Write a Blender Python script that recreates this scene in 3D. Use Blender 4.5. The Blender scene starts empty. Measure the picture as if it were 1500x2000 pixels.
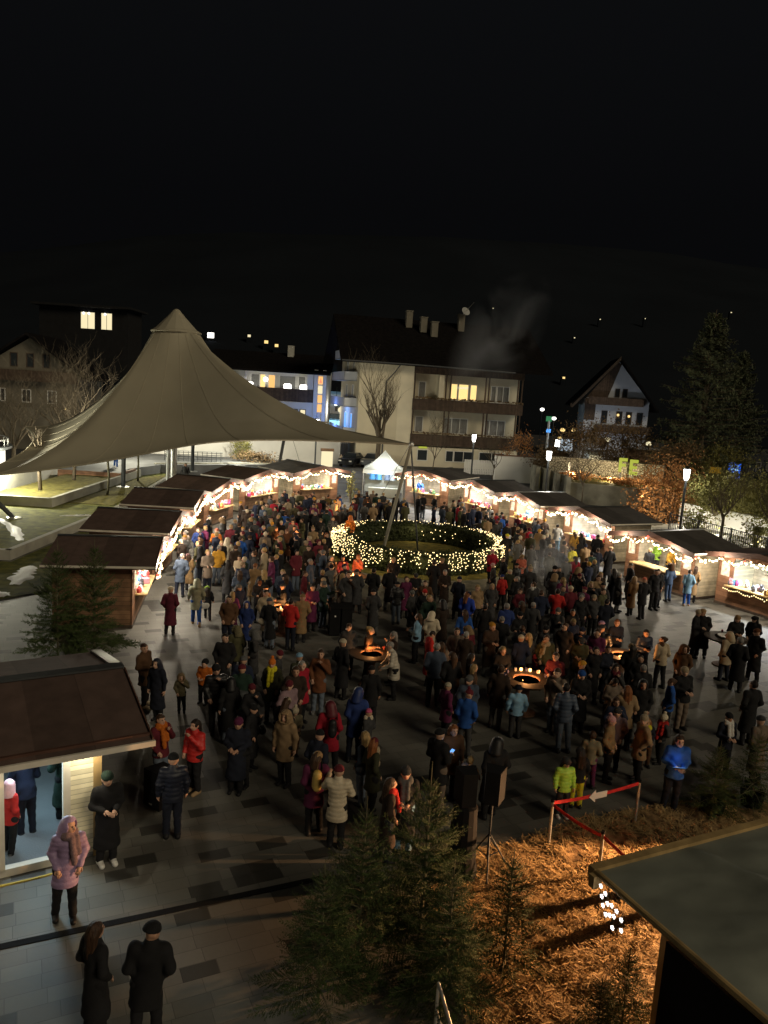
import bpy, bmesh, math, random
import numpy as np
from mathutils import Vector, Matrix, Euler, noise
random.seed(7)
rng = np.random.default_rng(11)
S = bpy.context.scene
COL = S.collection
PI = math.pi

# ------------------------------------------------------------------ camera
cam_d = bpy.data.cameras.new('camera')
cam = bpy.data.objects.new('camera', cam_d)
COL.objects.link(cam)
cam_d.sensor_fit = 'VERTICAL'
cam_d.sensor_height = 36.0
cam_d.lens = 27.0
cam_d.clip_end = 4000
cam_d.clip_start = 0.1
PITCH, ROLL = 0.15737, 0.0621
_f = Vector((0, math.cos(PITCH), -math.sin(PITCH)))
_u = Vector((0, math.sin(PITCH), math.cos(PITCH)))
_r = Vector((1, 0, 0))
_r2 = _r * math.cos(ROLL) + _u * math.sin(ROLL)
_u2 = _u * math.cos(ROLL) - _r * math.sin(ROLL)
m = Matrix.Identity(4)
for i in range(3):
    m[i][0] = _r2[i]; m[i][1] = _u2[i]; m[i][2] = -_f[i]
m[2][3] = 8.59
cam.matrix_world = m
S.camera = cam

# ------------------------------------------------------------------ world, faint light of the town
W = bpy.data.worlds.new('World')
S.world = W
W.use_nodes = True
wn = W.node_tree.nodes; wl = W.node_tree.links
bg = wn['Background']
geo = wn.new('ShaderNodeTexCoord')
sep = wn.new('ShaderNodeSeparateXYZ')
ramp = wn.new('ShaderNodeValToRGB')
ramp.color_ramp.elements[0].position = 0.0
ramp.color_ramp.elements[0].color = (0.0021, 0.0022, 0.0025, 1)
_e = ramp.color_ramp.elements.new(.22); _e.color = (0.0024, 0.0025, 0.0029, 1)
_e = ramp.color_ramp.elements.new(.45); _e.color = (0.0036, 0.0039, 0.0045, 1)
ramp.color_ramp.elements[-1].position = 1.0
ramp.color_ramp.elements[-1].color = (0.0044, 0.0047, 0.0054, 1)
wl.new(geo.outputs['Generated'], sep.inputs[0])
wl.new(sep.outputs[2], ramp.inputs[0])
wl.new(ramp.outputs[0], bg.inputs[0])
bg.inputs[1].default_value = 1.0
sun_d = bpy.data.lights.new('town_glow', 'SUN')
sun = bpy.data.objects.new('town_glow', sun_d)
COL.objects.link(sun)
sun_d.energy = 1.0
sun_d.angle = math.radians(24)
sun_d.color = (1.0, 0.84, 0.58)
sun.rotation_euler = Vector((-0.70, 0.68, -0.56)).to_track_quat('-Z', 'Y').to_euler()

S.view_settings.view_transform = 'Standard'
S.view_settings.look = 'None'
S.view_settings.exposure = 0
S.view_settings.gamma = 1
S.cycles.use_denoising = True
S.cycles.max_bounces = 5
S.cycles.diffuse_bounces = 2
S.cycles.glossy_bounces = 2
S.cycles.transparent_max_bounces = 8
S.cycles.sample_clamp_indirect = 3.0
S.cycles.sample_clamp_direct = 0.0
S.cycles.caustics_reflective = False
S.cycles.caustics_refractive = False

def lamp(name, kind, loc, power, color, size=0.3, target=None, spot=None, blend=0.5, sy=None):
    d = bpy.data.lights.new(name, kind)
    o = bpy.data.objects.new(name, d)
    COL.objects.link(o)
    o.location = loc
    d.energy = power; d.color = color
    if kind == 'AREA':
        d.shape = 'RECTANGLE'; d.size = size; d.size_y = sy or size
    else:
        d.shadow_soft_size = size
    if kind == 'SPOT':
        d.spot_size = math.radians(spot or 90); d.spot_blend = blend
    if target is not None:
        o.rotation_euler = (Vector(target) - Vector(loc)).to_track_quat('-Z', 'Y').to_euler()
    return o

# ------------------------------------------------------------------ materials
def mat(name, col=(.5, .5, .5), rough=.7, var=.15, scale=4.0, bump=0.0, bscale=30.0, objcol=False,
        metal=0.0, emit=None, estr=0.0, stretch=None, col2=None, spec=0.3, detail=4.0, sample=True):
    M = bpy.data.materials.new(name)
    M.use_nodes = True
    n = M.node_tree.nodes; l = M.node_tree.links
    b = n['Principled BSDF']
    b.inputs['Roughness'].default_value = rough
    b.inputs['Metallic'].default_value = metal
    b.inputs['Specular IOR Level'].default_value = spec
    tc = n.new('ShaderNodeTexCoord')
    mp = n.new('ShaderNodeMapping')
    l.new(tc.outputs['Object'], mp.inputs[0])
    if stretch: mp.inputs['Scale'].default_value = stretch
    nz = n.new('ShaderNodeTexNoise')
    nz.inputs['Scale'].default_value = scale
    nz.inputs['Detail'].default_value = detail
    l.new(mp.outputs[0], nz.inputs['Vector'])
    mix = n.new('ShaderNodeMix'); mix.data_type = 'RGBA'
    if objcol:
        oi = n.new('ShaderNodeObjectInfo')
        hs = n.new('ShaderNodeMix'); hs.data_type = 'RGBA'; hs.blend_type = 'MULTIPLY'
        hs.inputs[0].default_value = 1.0
        l.new(oi.outputs['Color'], hs.inputs[6])
        hs.inputs[7].default_value = (1 - 2 * var, 1 - 2 * var, 1 - 2 * var, 1)
        l.new(oi.outputs['Color'], mix.inputs[7]); l.new(hs.outputs[2], mix.inputs[6])
    else:
        a = tuple(max(0, c * (1 - var)) for c in col)
        c2 = col2 or tuple(min(1, c * (1 + var)) for c in col)
        mix.inputs[6].default_value = (*a, 1); mix.inputs[7].default_value = (*c2, 1)
    rp = n.new('ShaderNodeValToRGB')
    rp.color_ramp.elements[0].position = .32; rp.color_ramp.elements[1].position = .68
    l.new(nz.outputs[0], rp.inputs[0])
    l.new(rp.outputs[0], mix.inputs[0])
    l.new(mix.outputs[2], b.inputs['Base Color'])
    if bump:
        nb = n.new('ShaderNodeTexNoise'); nb.inputs['Scale'].default_value = bscale
        nb.inputs['Detail'].default_value = 3
        l.new(mp.outputs[0], nb.inputs['Vector'])
        bp = n.new('ShaderNodeBump'); bp.inputs['Strength'].default_value = bump
        bp.inputs['Distance'].default_value = .02
        l.new(nb.outputs[0], bp.inputs['Height']); l.new(bp.outputs[0], b.inputs['Normal'])
    if emit:
        b.inputs['Emission Color'].default_value = (*emit, 1)
        b.inputs['Emission Strength'].default_value = estr
        if not sample: M.cycles.emission_sampling = 'NONE'
    return M

def plank_mat(name, col, width=.14, axis=2, gap=.35, rough=.75, var=.25, gapw=.08):
    """boards: stripes across one axis with a dark joint and a tone per board"""
    M = mat(name, col, rough, var, 3.0)
    n = M.node_tree.nodes; l = M.node_tree.links
    b = n['Principled BSDF']
    mp = [x for x in n if x.type == 'MAPPING'][0]
    mix = [x for x in n if x.type == 'MIX'][0]
    sp = n.new('ShaderNodeSeparateXYZ'); l.new(mp.outputs[0], sp.inputs[0])
    dv = n.new('ShaderNodeMath'); dv.operation = 'DIVIDE'; dv.inputs[1].default_value = width
    l.new(sp.outputs[axis], dv.inputs[0])
    fr = n.new('ShaderNodeMath'); fr.operation = 'FRACT'; l.new(dv.outputs[0], fr.inputs[0])
    fl = n.new('ShaderNodeMath'); fl.operation = 'FLOOR'; l.new(dv.outputs[0], fl.inputs[0])
    wn_ = n.new('ShaderNodeTexWhiteNoise'); wn_.noise_dimensions = '1D'; l.new(fl.outputs[0], wn_.inputs['W'])
    lt = n.new('ShaderNodeMath'); lt.operation = 'LESS_THAN'; lt.inputs[1].default_value = gapw; l.new(fr.outputs[0], lt.inputs[0])
    mr = n.new('ShaderNodeMapRange'); mr.inputs[3].default_value = .75; mr.inputs[4].default_value = 1.15
    l.new(wn_.outputs[0], mr.inputs[0])
    gm = n.new('ShaderNodeMapRange'); gm.inputs[3].default_value = 1.0; gm.inputs[4].default_value = gap
    l.new(lt.outputs[0], gm.inputs[0])
    mu = n.new('ShaderNodeMath'); mu.operation = 'MULTIPLY'; l.new(mr.outputs[0], mu.inputs[0]); l.new(gm.outputs[0], mu.inputs[1])
    vm = n.new('ShaderNodeVectorMath'); vm.operation = 'SCALE'
    l.new(mix.outputs[2], vm.inputs[0]); l.new(mu.outputs[0], vm.inputs['Scale'])
    l.new(vm.outputs[0], b.inputs['Base Color'])
    return M

def emat(name, col, strength, sample=True):
    M = mat(name, (0.02, .02, .02), emit=col, estr=strength, sample=sample)
    return M

# ------------------------------------------------------------------ mesh helpers
class MB:
    def __init__(s): s.v = []; s.f = []; s.mi = []; s.cur = 0
    def add(s, vs, fs, mi=None):
        o = len(s.v); s.v += [tuple(x) for x in vs]
        for f in fs: s.f.append([i + o for i in f]); s.mi.append(s.cur if mi is None else mi)
        return s
    def box(s, c, size, rz=0.0, rot=None, mi=None):
        R = rot.to_matrix() if isinstance(rot, Euler) else (Matrix.Rotation(rz, 3, 'Z') if rot is None else rot)
        h = Vector(size) / 2; c = Vector(c); vs = []
        for z in (-1, 1):
            for y in (-1, 1):
                for x in (-1, 1): vs.append(c + R @ Vector((x * h.x, y * h.y, z * h.z)))
        return s.add(vs, [(0, 2, 3, 1), (4, 5, 7, 6), (0, 1, 5, 4), (2, 6, 7, 3), (0, 4, 6, 2), (1, 3, 7, 5)], mi)
    def b2(s, lo, hi, mi=None):
        lo = Vector(lo); hi = Vector(hi)
        return s.box((lo + hi) / 2, hi - lo, mi=mi)
    def tube(s, p0, p1, r0, r1=None, n=8, cap=True, mi=None):
        return s.path([p0, p1], [r0, r0 if r1 is None else r1], n, cap, mi)
    def path(s, pts, rs, n=8, cap=True, mi=None):
        pts = [Vector(p) for p in pts]
        if not hasattr(rs, '__len__'): rs = [rs] * len(pts)
        vs = []; fs = []
        for i, p in enumerate(pts):
            d = (pts[min(i + 1, len(pts) - 1)] - pts[max(i - 1, 0)])
            if d.length < 1e-9: d = Vector((0, 0, 1))
            d.normalize()
            a = d.cross(Vector((0.13, 0.97, 0.2)) if abs(d.y) < .9 else Vector((1, 0, 0.1))).normalized()
            b = d.cross(a)
            for k in range(n):
                t = 2 * PI * k / n
                vs.append(p + (a * math.cos(t) + b * math.sin(t)) * rs[i])
        for i in range(len(pts) - 1):
            for k in range(n):
                k2 = (k + 1) % n
                fs.append((i * n + k, i * n + k2, (i + 1) * n + k2, (i + 1) * n + k))
        if cap:
            fs.append(tuple(range(n))[::-1]); fs.append(tuple(range((len(pts) - 1) * n, len(pts) * n)))
        return s.add(vs, fs, mi)
    def lathe(s, prof, c=(0, 0, 0), n=20, mi=None):
        c = Vector(c); vs = []; fs = []
        for (r, z) in prof:
            for k in range(n):
                t = 2 * PI * k / n
                vs.append(c + Vector((r * math.cos(t), r * math.sin(t), z)))
        for i in range(len(prof) - 1):
            for k in range(n):
                k2 = (k + 1) % n
                fs.append((i * n + k, i * n + k2, (i + 1) * n + k2, (i + 1) * n + k))
        if prof[0][0] > 1e-6: fs.append(tuple(range(n))[::-1])
        if prof[-1][0] > 1e-6: fs.append(tuple(range((len(prof) - 1) * n, len(prof) * n)))
        return s.add(vs, fs, mi)
    def ball(s, c, r, n=8, m=6, mi=None):
        R = r if hasattr(r, '__len__') else (r, r, r)
        c = Vector(c); vs = [c + Vector((0, 0, -R[2]))]; fs = []
        for i in range(1, m):
            a = -PI / 2 + PI * i / m
            for k in range(n):
                t = 2 * PI * k / n
                vs.append(c + Vector((R[0] * math.cos(a) * math.cos(t), R[1] * math.cos(a) * math.sin(t), R[2] * math.sin(a))))
        vs.append(c + Vector((0, 0, R[2])))
        for k in range(n):
            fs.append((0, 1 + (k + 1) % n, 1 + k))
            L = 1 + (m - 2) * n
            fs.append((len(vs) - 1, L + k, L + (k + 1) % n))
        for i in range(m - 2):
            for k in range(n):
                k2 = (k + 1) % n
                fs.append((1 + i * n + k, 1 + i * n + k2, 1 + (i + 1) * n + k2, 1 + (i + 1) * n + k))
        return s.add(vs, fs, mi)
    def prism(s, poly, a, b, axis=1, mi=None):
        """poly: 2D outline; extruded from a to b along an axis (0: yz, 1: xz, 2: xy outline)"""
        def P(q, t): return {0: (t, q[0], q[1]), 1: (q[0], t, q[1]), 2: (q[0], q[1], t)}[axis]
        k = len(poly)
        vs = [P(q, a) for q in poly] + [P(q, b) for q in poly]
        fs = [tuple(range(k)), tuple(range(2 * k - 1, k - 1, -1))]
        for i in range(k):
            j = (i + 1) % k
            fs.append((i, i + k, j + k, j))
        return s.add(vs, fs, mi)
    def build(s, name, mats, parent=None, smooth=False, loc=None, rz=None, recalc=True):
        me = bpy.data.meshes.new(name)
        me.from_pydata(s.v, [], s.f)
        if not isinstance(mats, (list, tuple)): mats = [mats]
        for x in mats: me.materials.append(x)
        if len(mats) > 1: me.polygons.foreach_set('material_index', s.mi)
        if recalc:
            bm = bmesh.new(); bm.from_mesh(me)
            bmesh.ops.recalc_face_normals(bm, faces=bm.faces)
            bm.to_mesh(me); bm.free()
        if smooth: me.polygons.foreach_set('use_smooth', [True] * len(me.polygons))
        me.update()
        o = bpy.data.objects.new(name, me)
        COL.objects.link(o)
        if parent: o.parent = parent
        if loc is not None: o.location = loc
        if rz is not None: o.rotation_euler = (0, 0, rz)
        return o

def npmesh(name, v, f, mats, smooth=True, mi=None):
    me = bpy.data.meshes.new(name)
    v = np.asarray(v, np.float32); f = np.asarray(f, np.int32)
    k = f.shape[1]
    me.vertices.add(len(v)); me.vertices.foreach_set('co', v.ravel())
    me.loops.add(len(f) * k); me.loops.foreach_set('vertex_index', f.ravel())
    me.polygons.add(len(f)); me.polygons.foreach_set('loop_start', np.arange(0, len(f) * k, k, dtype=np.int32))
    if not isinstance(mats, (list, tuple)): mats = [mats]
    for x in mats: me.materials.append(x)
    if mi is not None: me.polygons.foreach_set('material_index', np.asarray(mi, np.int32))
    if smooth: me.polygons.foreach_set('use_smooth', np.ones(len(f), bool))
    me.update(calc_edges=True)
    me.validate()
    return me

def link(name, me, parent=None, loc=None, rz=None, color=None, scale=None):
    o = bpy.data.objects.new(name, me)
    COL.objects.link(o)
    if parent: o.parent = parent
    if loc is not None: o.location = loc
    if rz is not None: o.rotation_euler = (0, 0, rz)
    if color is not None: o.color = (*color, 1)
    if scale is not None: o.scale = scale if hasattr(scale, '__len__') else (scale,) * 3
    return o

def empty(name, loc, rz=0):
    o = bpy.data.objects.new(name, None)
    COL.objects.link(o)
    o.location = loc; o.rotation_euler = (0, 0, rz)
    o.empty_display_size = .2
    return o
def tag(o, label=None, cat=None, group=None, kind=None):
    if label: o['label'] = label
    if cat: o['category'] = cat
    if group: o['group'] = group
    if kind: o['kind'] = kind
    return o
def thing(name, loc, rz, label, cat, group=None): return tag(empty(name, loc, rz), label, cat, group)
def copy_tree(o, parent=None):
    c = o.copy(); COL.objects.link(c); c.parent = parent
    for ch in list(o.children): copy_tree(ch, c)
    return c
def fbm(x, y, s=1.0, z=0.0): return noise.noise(Vector((x * s, y * s, z))) + .5 * noise.noise(Vector((x * s * 2.1, y * s * 2.1, z + 7)))
# ------------------------------------------------------------------ material library
M = {}
M['asphalt'] = mat('asphalt', (.055, .055, .057), .85, .25, .8, bump=.3, bscale=60)
M['street'] = mat('street_stone', (.16, .165, .17), .7, .25, .6, bump=.3, bscale=30)
M['cream'] = mat('cream_render', (.60, .54, .40), .9, .1, .5, bump=.08, bscale=20)
M['cream2'] = mat('cream_render_light', (.70, .64, .49), .9, .1, .5, bump=.08, bscale=20)
M['white_wall'] = mat('white_render', (.70, .69, .64), .9, .06, .6, bump=.1, bscale=14)
M['bluewall'] = mat('pale_render', (.55, .57, .62), .9, .06, .8)
M['concrete'] = mat('concrete', (.36, .35, .31), .9, .18, 1.2, bump=.15, bscale=25)
M['oldconcrete'] = mat('weathered_concrete', (.26, .25, .20), .95, .4, .9, bump=.2, bscale=12)
M['roof'] = mat('dark_roof_tiles', (.010, .009, .009), 1.0, .3, 3.0, bump=.4, bscale=22, spec=.03)
M['felt'] = plank_mat('brown_roof_felt', (.092, .061, .052), .92, 1, .78, .9, .16, .018)
M['darkfelt'] = plank_mat('charcoal_roof_felt', (.085, .078, .074), .92, 1, .78, .9, .16, .018)
M['brownwood'] = plank_mat('brown_planks', (.20, .115, .065), .16, 2)
M['redwood'] = plank_mat('red_brown_planks', (.19, .095, .052), .20, 2, gap=.6)
M['palewood'] = plank_mat('pale_planks', (.55, .47, .34), .16, 2, gap=.6)
M['whitewood'] = plank_mat('white_planks', (.76, .70, .50), .09, 2, gap=.55, var=.08, gapw=.12)
M['darkwood'] = plank_mat('dark_balcony_boards', (.085, .058, .042), .16, 0, gap=.5)
M['fascia'] = mat('fascia_board', (.085, .042, .03), .7, .2, 3, stretch=(1, 1, 6))
M['trim'] = mat('pale_trim', (.62, .58, .50), .6, .1, 3)
M['alu'] = mat('aluminium', (.62, .62, .60), .35, .06, 3, metal=.7)
M['steel'] = mat('galvanised_steel', (.42, .43, .42), .45, .12, 5, metal=.6)
M['darksteel'] = mat('dark_steel', (.06, .065, .07), .5, .12, 5, metal=.3)
M['black'] = mat('black_plastic', (.008, .008, .009), .85, .2, 5, spec=.15)
M['glass'] = mat('dark_glass', (.03, .035, .04), .08, .1, 1, spec=.6)
M['grayglass'] = mat('curtained_glass', (.20, .20, .19), .3, .2, 2.5, stretch=(6, 1, 1))
M['frame'] = mat('white_window_frame', (.75, .74, .70), .6, .04, 3)
M['grass'] = mat('grass', (.085, .105, .020), .95, .4, 2.2, bump=.6, bscale=60, col2=(.17, .17, .035))
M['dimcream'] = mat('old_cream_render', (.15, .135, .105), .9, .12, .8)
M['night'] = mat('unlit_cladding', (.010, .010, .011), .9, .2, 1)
M['leafy'] = mat('grass_with_leaves', (.13, .125, .03), .95, .45, 3.0, bump=.6, bscale=60, col2=(.19, .16, .035))
M['snow'] = mat('old_snow', (.80, .82, .84), .6, .05, 6, bump=.4, bscale=25)
M['needle'] = mat('fir_needles', (.042, .072, .020), .75, .35, 3.0, col2=(.08, .12, .036))
M['darkneedle'] = mat('spruce_needles', (.085, .10, .055), .8, .35, .5)
M['olive'] = mat('olive_foliage', (.20, .19, .06), .8, .4, 1.2)
M['box'] = mat('box_leaves', (.030, .040, .014), .7, .35, 4)
M['orange_leaf'] = mat('orange_dry_leaves', (.42, .18, .06), .8, .35, 1.5, col2=(.55, .28, .11))
M['brown_leaf'] = mat('brown_dry_twigs', (.15, .10, .05), .85, .4, 1.5)
M['bark'] = mat('bark', (.10, .08, .055), .95, .3, 8, bump=.5, bscale=25, stretch=(1, 1, .25))
M['palebark'] = mat('pale_young_bark', (.13, .12, .075), .9, .3, 8, bump=.3, bscale=25, stretch=(1, 1, .3))
M['straw'] = mat('straw', (.42, .27, .12), .8, .3, 9, col2=(.62, .43, .20))
M['strawbed'] = mat('trodden_straw', (.16, .09, .04), .95, .5, 5, bump=.9, bscale=70, col2=(.42, .27, .13))
M['membrane'] = mat('tent_membrane', (.335, .31, .235), .75, .12, .22, bump=.05, bscale=3)
M['seam'] = mat('tent_seam', (.34, .312, .235), .8, .1, 2)
M['canvas'] = mat('white_canvas', (.80, .80, .72), .8, .05, 1.5, bump=.1, bscale=8)
_n = M['canvas'].node_tree.nodes; _l = M['canvas'].node_tree.links
_t = _n.new('ShaderNodeBsdfTranslucent'); _t.inputs[0].default_value = (.85, .85, .74, 1)
_x = _n.new('ShaderNodeMixShader'); _x.inputs[0].default_value = .45
_l.new(_n['Principled BSDF'].outputs[0], _x.inputs[1]); _l.new(_t.outputs[0], _x.inputs[2])
_l.new(_x.outputs[0], [q for q in _n if q.type == 'OUTPUT_MATERIAL'][0].inputs[0])
M['tarp'] = mat('grey_tarpaulin', (.185, .20, .172), .6, .2, .7, bump=.35, bscale=3)
M['beam'] = mat('pine_beam', (.36, .25, .11), .7, .3, 3, stretch=(1, 1, .2))
M['bulb'] = emat('warm_bulb', (1.0, .74, .40), 9, sample=False)
M['bulbring'] = emat('warm_fairy_bulb', (1.0, .75, .34), 3.4, sample=False)
M['bulbred'] = emat('red_bulb', (1.0, .10, .06), 3, sample=False)
M['wire'] = mat('light_cable', (.02, .03, .02), .7)
M['lampglass'] = emat('street_lamp_glass', (1.0, .97, .90), 14, sample=False)
M['flame'] = emat('flame', (1.0, .42, .12), 9, sample=False)
M['ember'] = emat('ember', (1.0, .22, .05), 2.0, sample=False)
M['rust'] = mat('rusty_steel', (.13, .07, .045), .8, .35, 6, bump=.3)
M['tablewood'] = mat('scorched_table_wood', (.055, .04, .03), .7, .3, 3, stretch=(1, 6, 1))
M['winwarm'] = emat('lit_room', (1.0, .68, .25), 1.3, sample=False)
M['winpale'] = emat('lit_pale_room', (1.0, .86, .52), 1.0, sample=False)
M['winorange'] = emat('lit_orange_pane', (1.0, .55, .18), 1.1, sample=False)
M['wincyan'] = emat('lit_shop_front', (.35, .80, 1.0), 1.6, sample=False)
M['winblue'] = emat('lit_blue_pane', (.10, .38, 1.0), 1.3, sample=False)
M['soffit'] = emat('lit_soffit', (1.0, .95, .78), 1.6)
M['yellow_letter'] = emat('yellow_sign_letter', (.72, .80, .08), .55, sample=False)
M['sign_blue'] = emat('blue_light_box', (.02, .16, .95), .9, sample=False)
M['sign_text'] = emat('pale_light_text', (.45, .80, 1.0), 1.1, sample=False)
M['sign_green'] = emat('green_light_text', (.12, .75, .3), .25, sample=False)
M['led'] = emat('white_led', (1.0, .95, .86), 4, sample=False)
M['phone'] = emat('phone_screen', (.16, .42, 1.0), 1.3, sample=False)
M['red'] = mat('red_webbing', (.55, .03, .035), .6, .1, 5)
M['redcloth'] = mat('red_cloth', (.45, .03, .04), .8, .15, 6)
M['white'] = mat('white_board', (.80, .79, .75), .6, .04, 4)
M['paint'] = mat('object_paint', rough=.45, objcol=True, var=.06)
M['goods'] = mat('market_goods', rough=.6, objcol=True, var=.12, scale=9)
M['carpaint'] = mat('car_paint', (.02, .022, .026), .25, .1, 2, spec=.6)
M['cargrey'] = mat('grey_car_paint', (.10, .11, .12), .3, .1, 2, spec=.6)
M['tyre'] = mat('tyre_rubber', (.02, .02, .02), .8)
M['poster'] = mat('poster_print', (.52, .40, .33), .7, .4, 7, col2=(.78, .70, .60))
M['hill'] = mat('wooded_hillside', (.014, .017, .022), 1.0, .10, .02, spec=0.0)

def rubble():
    X = mat('rubble_stone', (.42, .37, .27), .9, .2, 3)
    n = X.node_tree.nodes; l = X.node_tree.links; b = n['Principled BSDF']
    mp = [x for x in n if x.type == 'MAPPING'][0]
    v = n.new('ShaderNodeTexVoronoi'); v.inputs['Scale'].default_value = 5.5; v.feature = 'DISTANCE_TO_EDGE'
    l.new(mp.outputs[0], v.inputs['Vector'])
    r = n.new('ShaderNodeValToRGB'); r.color_ramp.elements[0].position = .02; r.color_ramp.elements[1].position = .16
    r.color_ramp.elements[0].color = (.10, .08, .05, 1); r.color_ramp.elements[1].color = (.55, .50, .38, 1)
    l.new(v.outputs['Distance'], r.inputs[0]); l.new(r.outputs[0], b.inputs['Base Color'])
    bp = n.new('ShaderNodeBump'); bp.inputs['Distance'].default_value = .1
    l.new(r.outputs[0], bp.inputs['Height']); l.new(bp.outputs[0], b.inputs['Normal'])
    return X
M['rubble'] = rubble()

def paving():
    """large slabs in courses with random darker slabs, thin joints, worn sheen"""
    X = bpy.data.materials.new('slab_paving'); X.use_nodes = True
    n = X.node_tree.nodes; l = X.node_tree.links; b = n['Principled BSDF']
    def mth(op, a, c=None, d=None):
        q = n.new('ShaderNodeMath'); q.operation = op
        for i, x in enumerate((a, c, d)):
            if x is None: continue
            if isinstance(x, (int, float)): q.inputs[i].default_value = x
            else: l.new(x, q.inputs[i])
        return q.outputs[0]
    tc = n.new('ShaderNodeTexCoord'); mp = n.new('ShaderNodeMapping')
    mp.inputs['Rotation'].default_value = (0, 0, -math.radians(26))
    l.new(tc.outputs['Object'], mp.inputs[0])
    sp = n.new('ShaderNodeSeparateXYZ'); l.new(mp.outputs[0], sp.inputs[0])
    def cells(w, h, shift, thr, jw):
        ry = mth('DIVIDE', mth('ADD', sp.outputs[1], shift), h); row = mth('FLOOR', ry); fy = mth('FRACT', ry)
        w1 = n.new('ShaderNodeTexWhiteNoise'); w1.noise_dimensions = '1D'; l.new(row, w1.inputs['W'])
        rx = mth('ADD', mth('DIVIDE', sp.outputs[0], w), w1.outputs[0]); col = mth('FLOOR', rx); fx = mth('FRACT', rx)
        cv = n.new('ShaderNodeCombineXYZ'); l.new(row, cv.inputs[0]); l.new(col, cv.inputs[1]); cv.inputs[2].default_value = shift
        w2 = n.new('ShaderNodeTexWhiteNoise'); w2.noise_dimensions = '3D'; l.new(cv.outputs[0], w2.inputs['Vector'])
        dark = mth('GREATER_THAN', w2.outputs[0], thr)
        jy = mth('LESS_THAN', fy, jw / h); jx = mth('LESS_THAN', fx, jw / w)
        return w2.outputs[0], dark, mth('MAXIMUM', jx, jy)
    rnd, dk, jt = cells(.54, .30, 0.0, .865, .012)
    rnd2, dk2, _ = cells(.80, .60, 3.3, .965, .0)
    dark = mth('MAXIMUM', dk, dk2)
    nz = n.new('ShaderNodeTexNoise'); nz.inputs['Scale'].default_value = .35; nz.inputs['Detail'].default_value = 6
    l.new(tc.outputs['Object'], nz.inputs['Vector'])
    nf = n.new('ShaderNodeTexNoise'); nf.inputs['Scale'].default_value = 14; nf.inputs['Detail'].default_value = 5
    l.new(tc.outputs['Object'], nf.inputs['Vector'])
    base = mth('ADD', mth('ADD', mth('MULTIPLY', rnd, .042), .070), mth('ADD', mth('MULTIPLY', nz.outputs[0], .05), mth('MULTIPLY', nf.outputs[0], .03)))
    val = mth('MULTIPLY', base, mth('SUBTRACT', 1.0, mth('MULTIPLY', dark, .70)))
    val = mth('MULTIPLY', val, mth('SUBTRACT', 1.0, mth('MULTIPLY', jt, .36)))
    cr = n.new('ShaderNodeCombineColor')
    l.new(val, cr.inputs[0]); l.new(mth('MULTIPLY', val, .97), cr.inputs[1]); l.new(mth('MULTIPLY', val, .86), cr.inputs[2])
    l.new(cr.outputs[0], b.inputs['Base Color'])
    l.new(mth('ADD', mth('MULTIPLY', nf.outputs[0], .25), .45), b.inputs['Roughness'])
    b.inputs['Specular IOR Level'].default_value = .35
    bp = n.new('ShaderNodeBump'); bp.inputs['Strength'].default_value = .35; bp.inputs['Distance'].default_value = .01
    l.new(mth('SUBTRACT', mth('MULTIPLY', nf.outputs[0], .3), jt), bp.inputs['Height']); l.new(bp.outputs[0], b.inputs['Normal'])
    return X
M['paving'] = paving()

# volume for smoke
def smokemat(name, dens, scale):
    X = bpy.data.materials.new(name); X.use_nodes = True
    n = X.node_tree.nodes; l = X.node_tree.links
    n.remove(n['Principled BSDF'])
    out = [x for x in n if x.type == 'OUTPUT_MATERIAL'][0]
    v = n.new('ShaderNodeVolumePrincipled')
    v.inputs['Color'].default_value = (.85, .88, .95, 1)
    tc = n.new('ShaderNodeTexCoord')
    nz = n.new('ShaderNodeTexNoise'); nz.inputs['Scale'].default_value = scale; nz.inputs['Detail'].default_value = 3
    nz.inputs['Distortion'].default_value = .6
    l.new(tc.outputs['Object'], nz.inputs['Vector'])
    r = n.new('ShaderNodeValToRGB'); r.color_ramp.elements[0].position = .40; r.color_ramp.elements[1].position = .72
    l.new(nz.outputs[0], r.inputs[0])
    # fade towards the faces of the box (generated coordinates 0..1)
    vm = n.new('ShaderNodeVectorMath'); vm.operation = 'SUBTRACT'; vm.inputs[1].default_value = (.5, .5, .5)
    l.new(tc.outputs['Generated'], vm.inputs[0])
    ln = n.new('ShaderNodeVectorMath'); ln.operation = 'LENGTH'; l.new(vm.outputs[0], ln.inputs[0])
    mr = n.new('ShaderNodeMapRange'); mr.inputs[1].default_value = .48; mr.inputs[2].default_value = .05
    l.new(ln.outputs['Value'], mr.inputs[0])
    mm = n.new('ShaderNodeMath'); mm.operation = 'MULTIPLY'; l.new(r.outputs[0], mm.inputs[0]); l.new(mr.outputs[0], mm.inputs[1])
    m2 = n.new('ShaderNodeMath'); m2.operation = 'MULTIPLY'; l.new(mm.outputs[0], m2.inputs[0]); m2.inputs[1].default_value = dens
    l.new(m2.outputs[0], v.inputs['Density'])
    l.new(v.outputs[0], out.inputs['Volume'])
    return X
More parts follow.
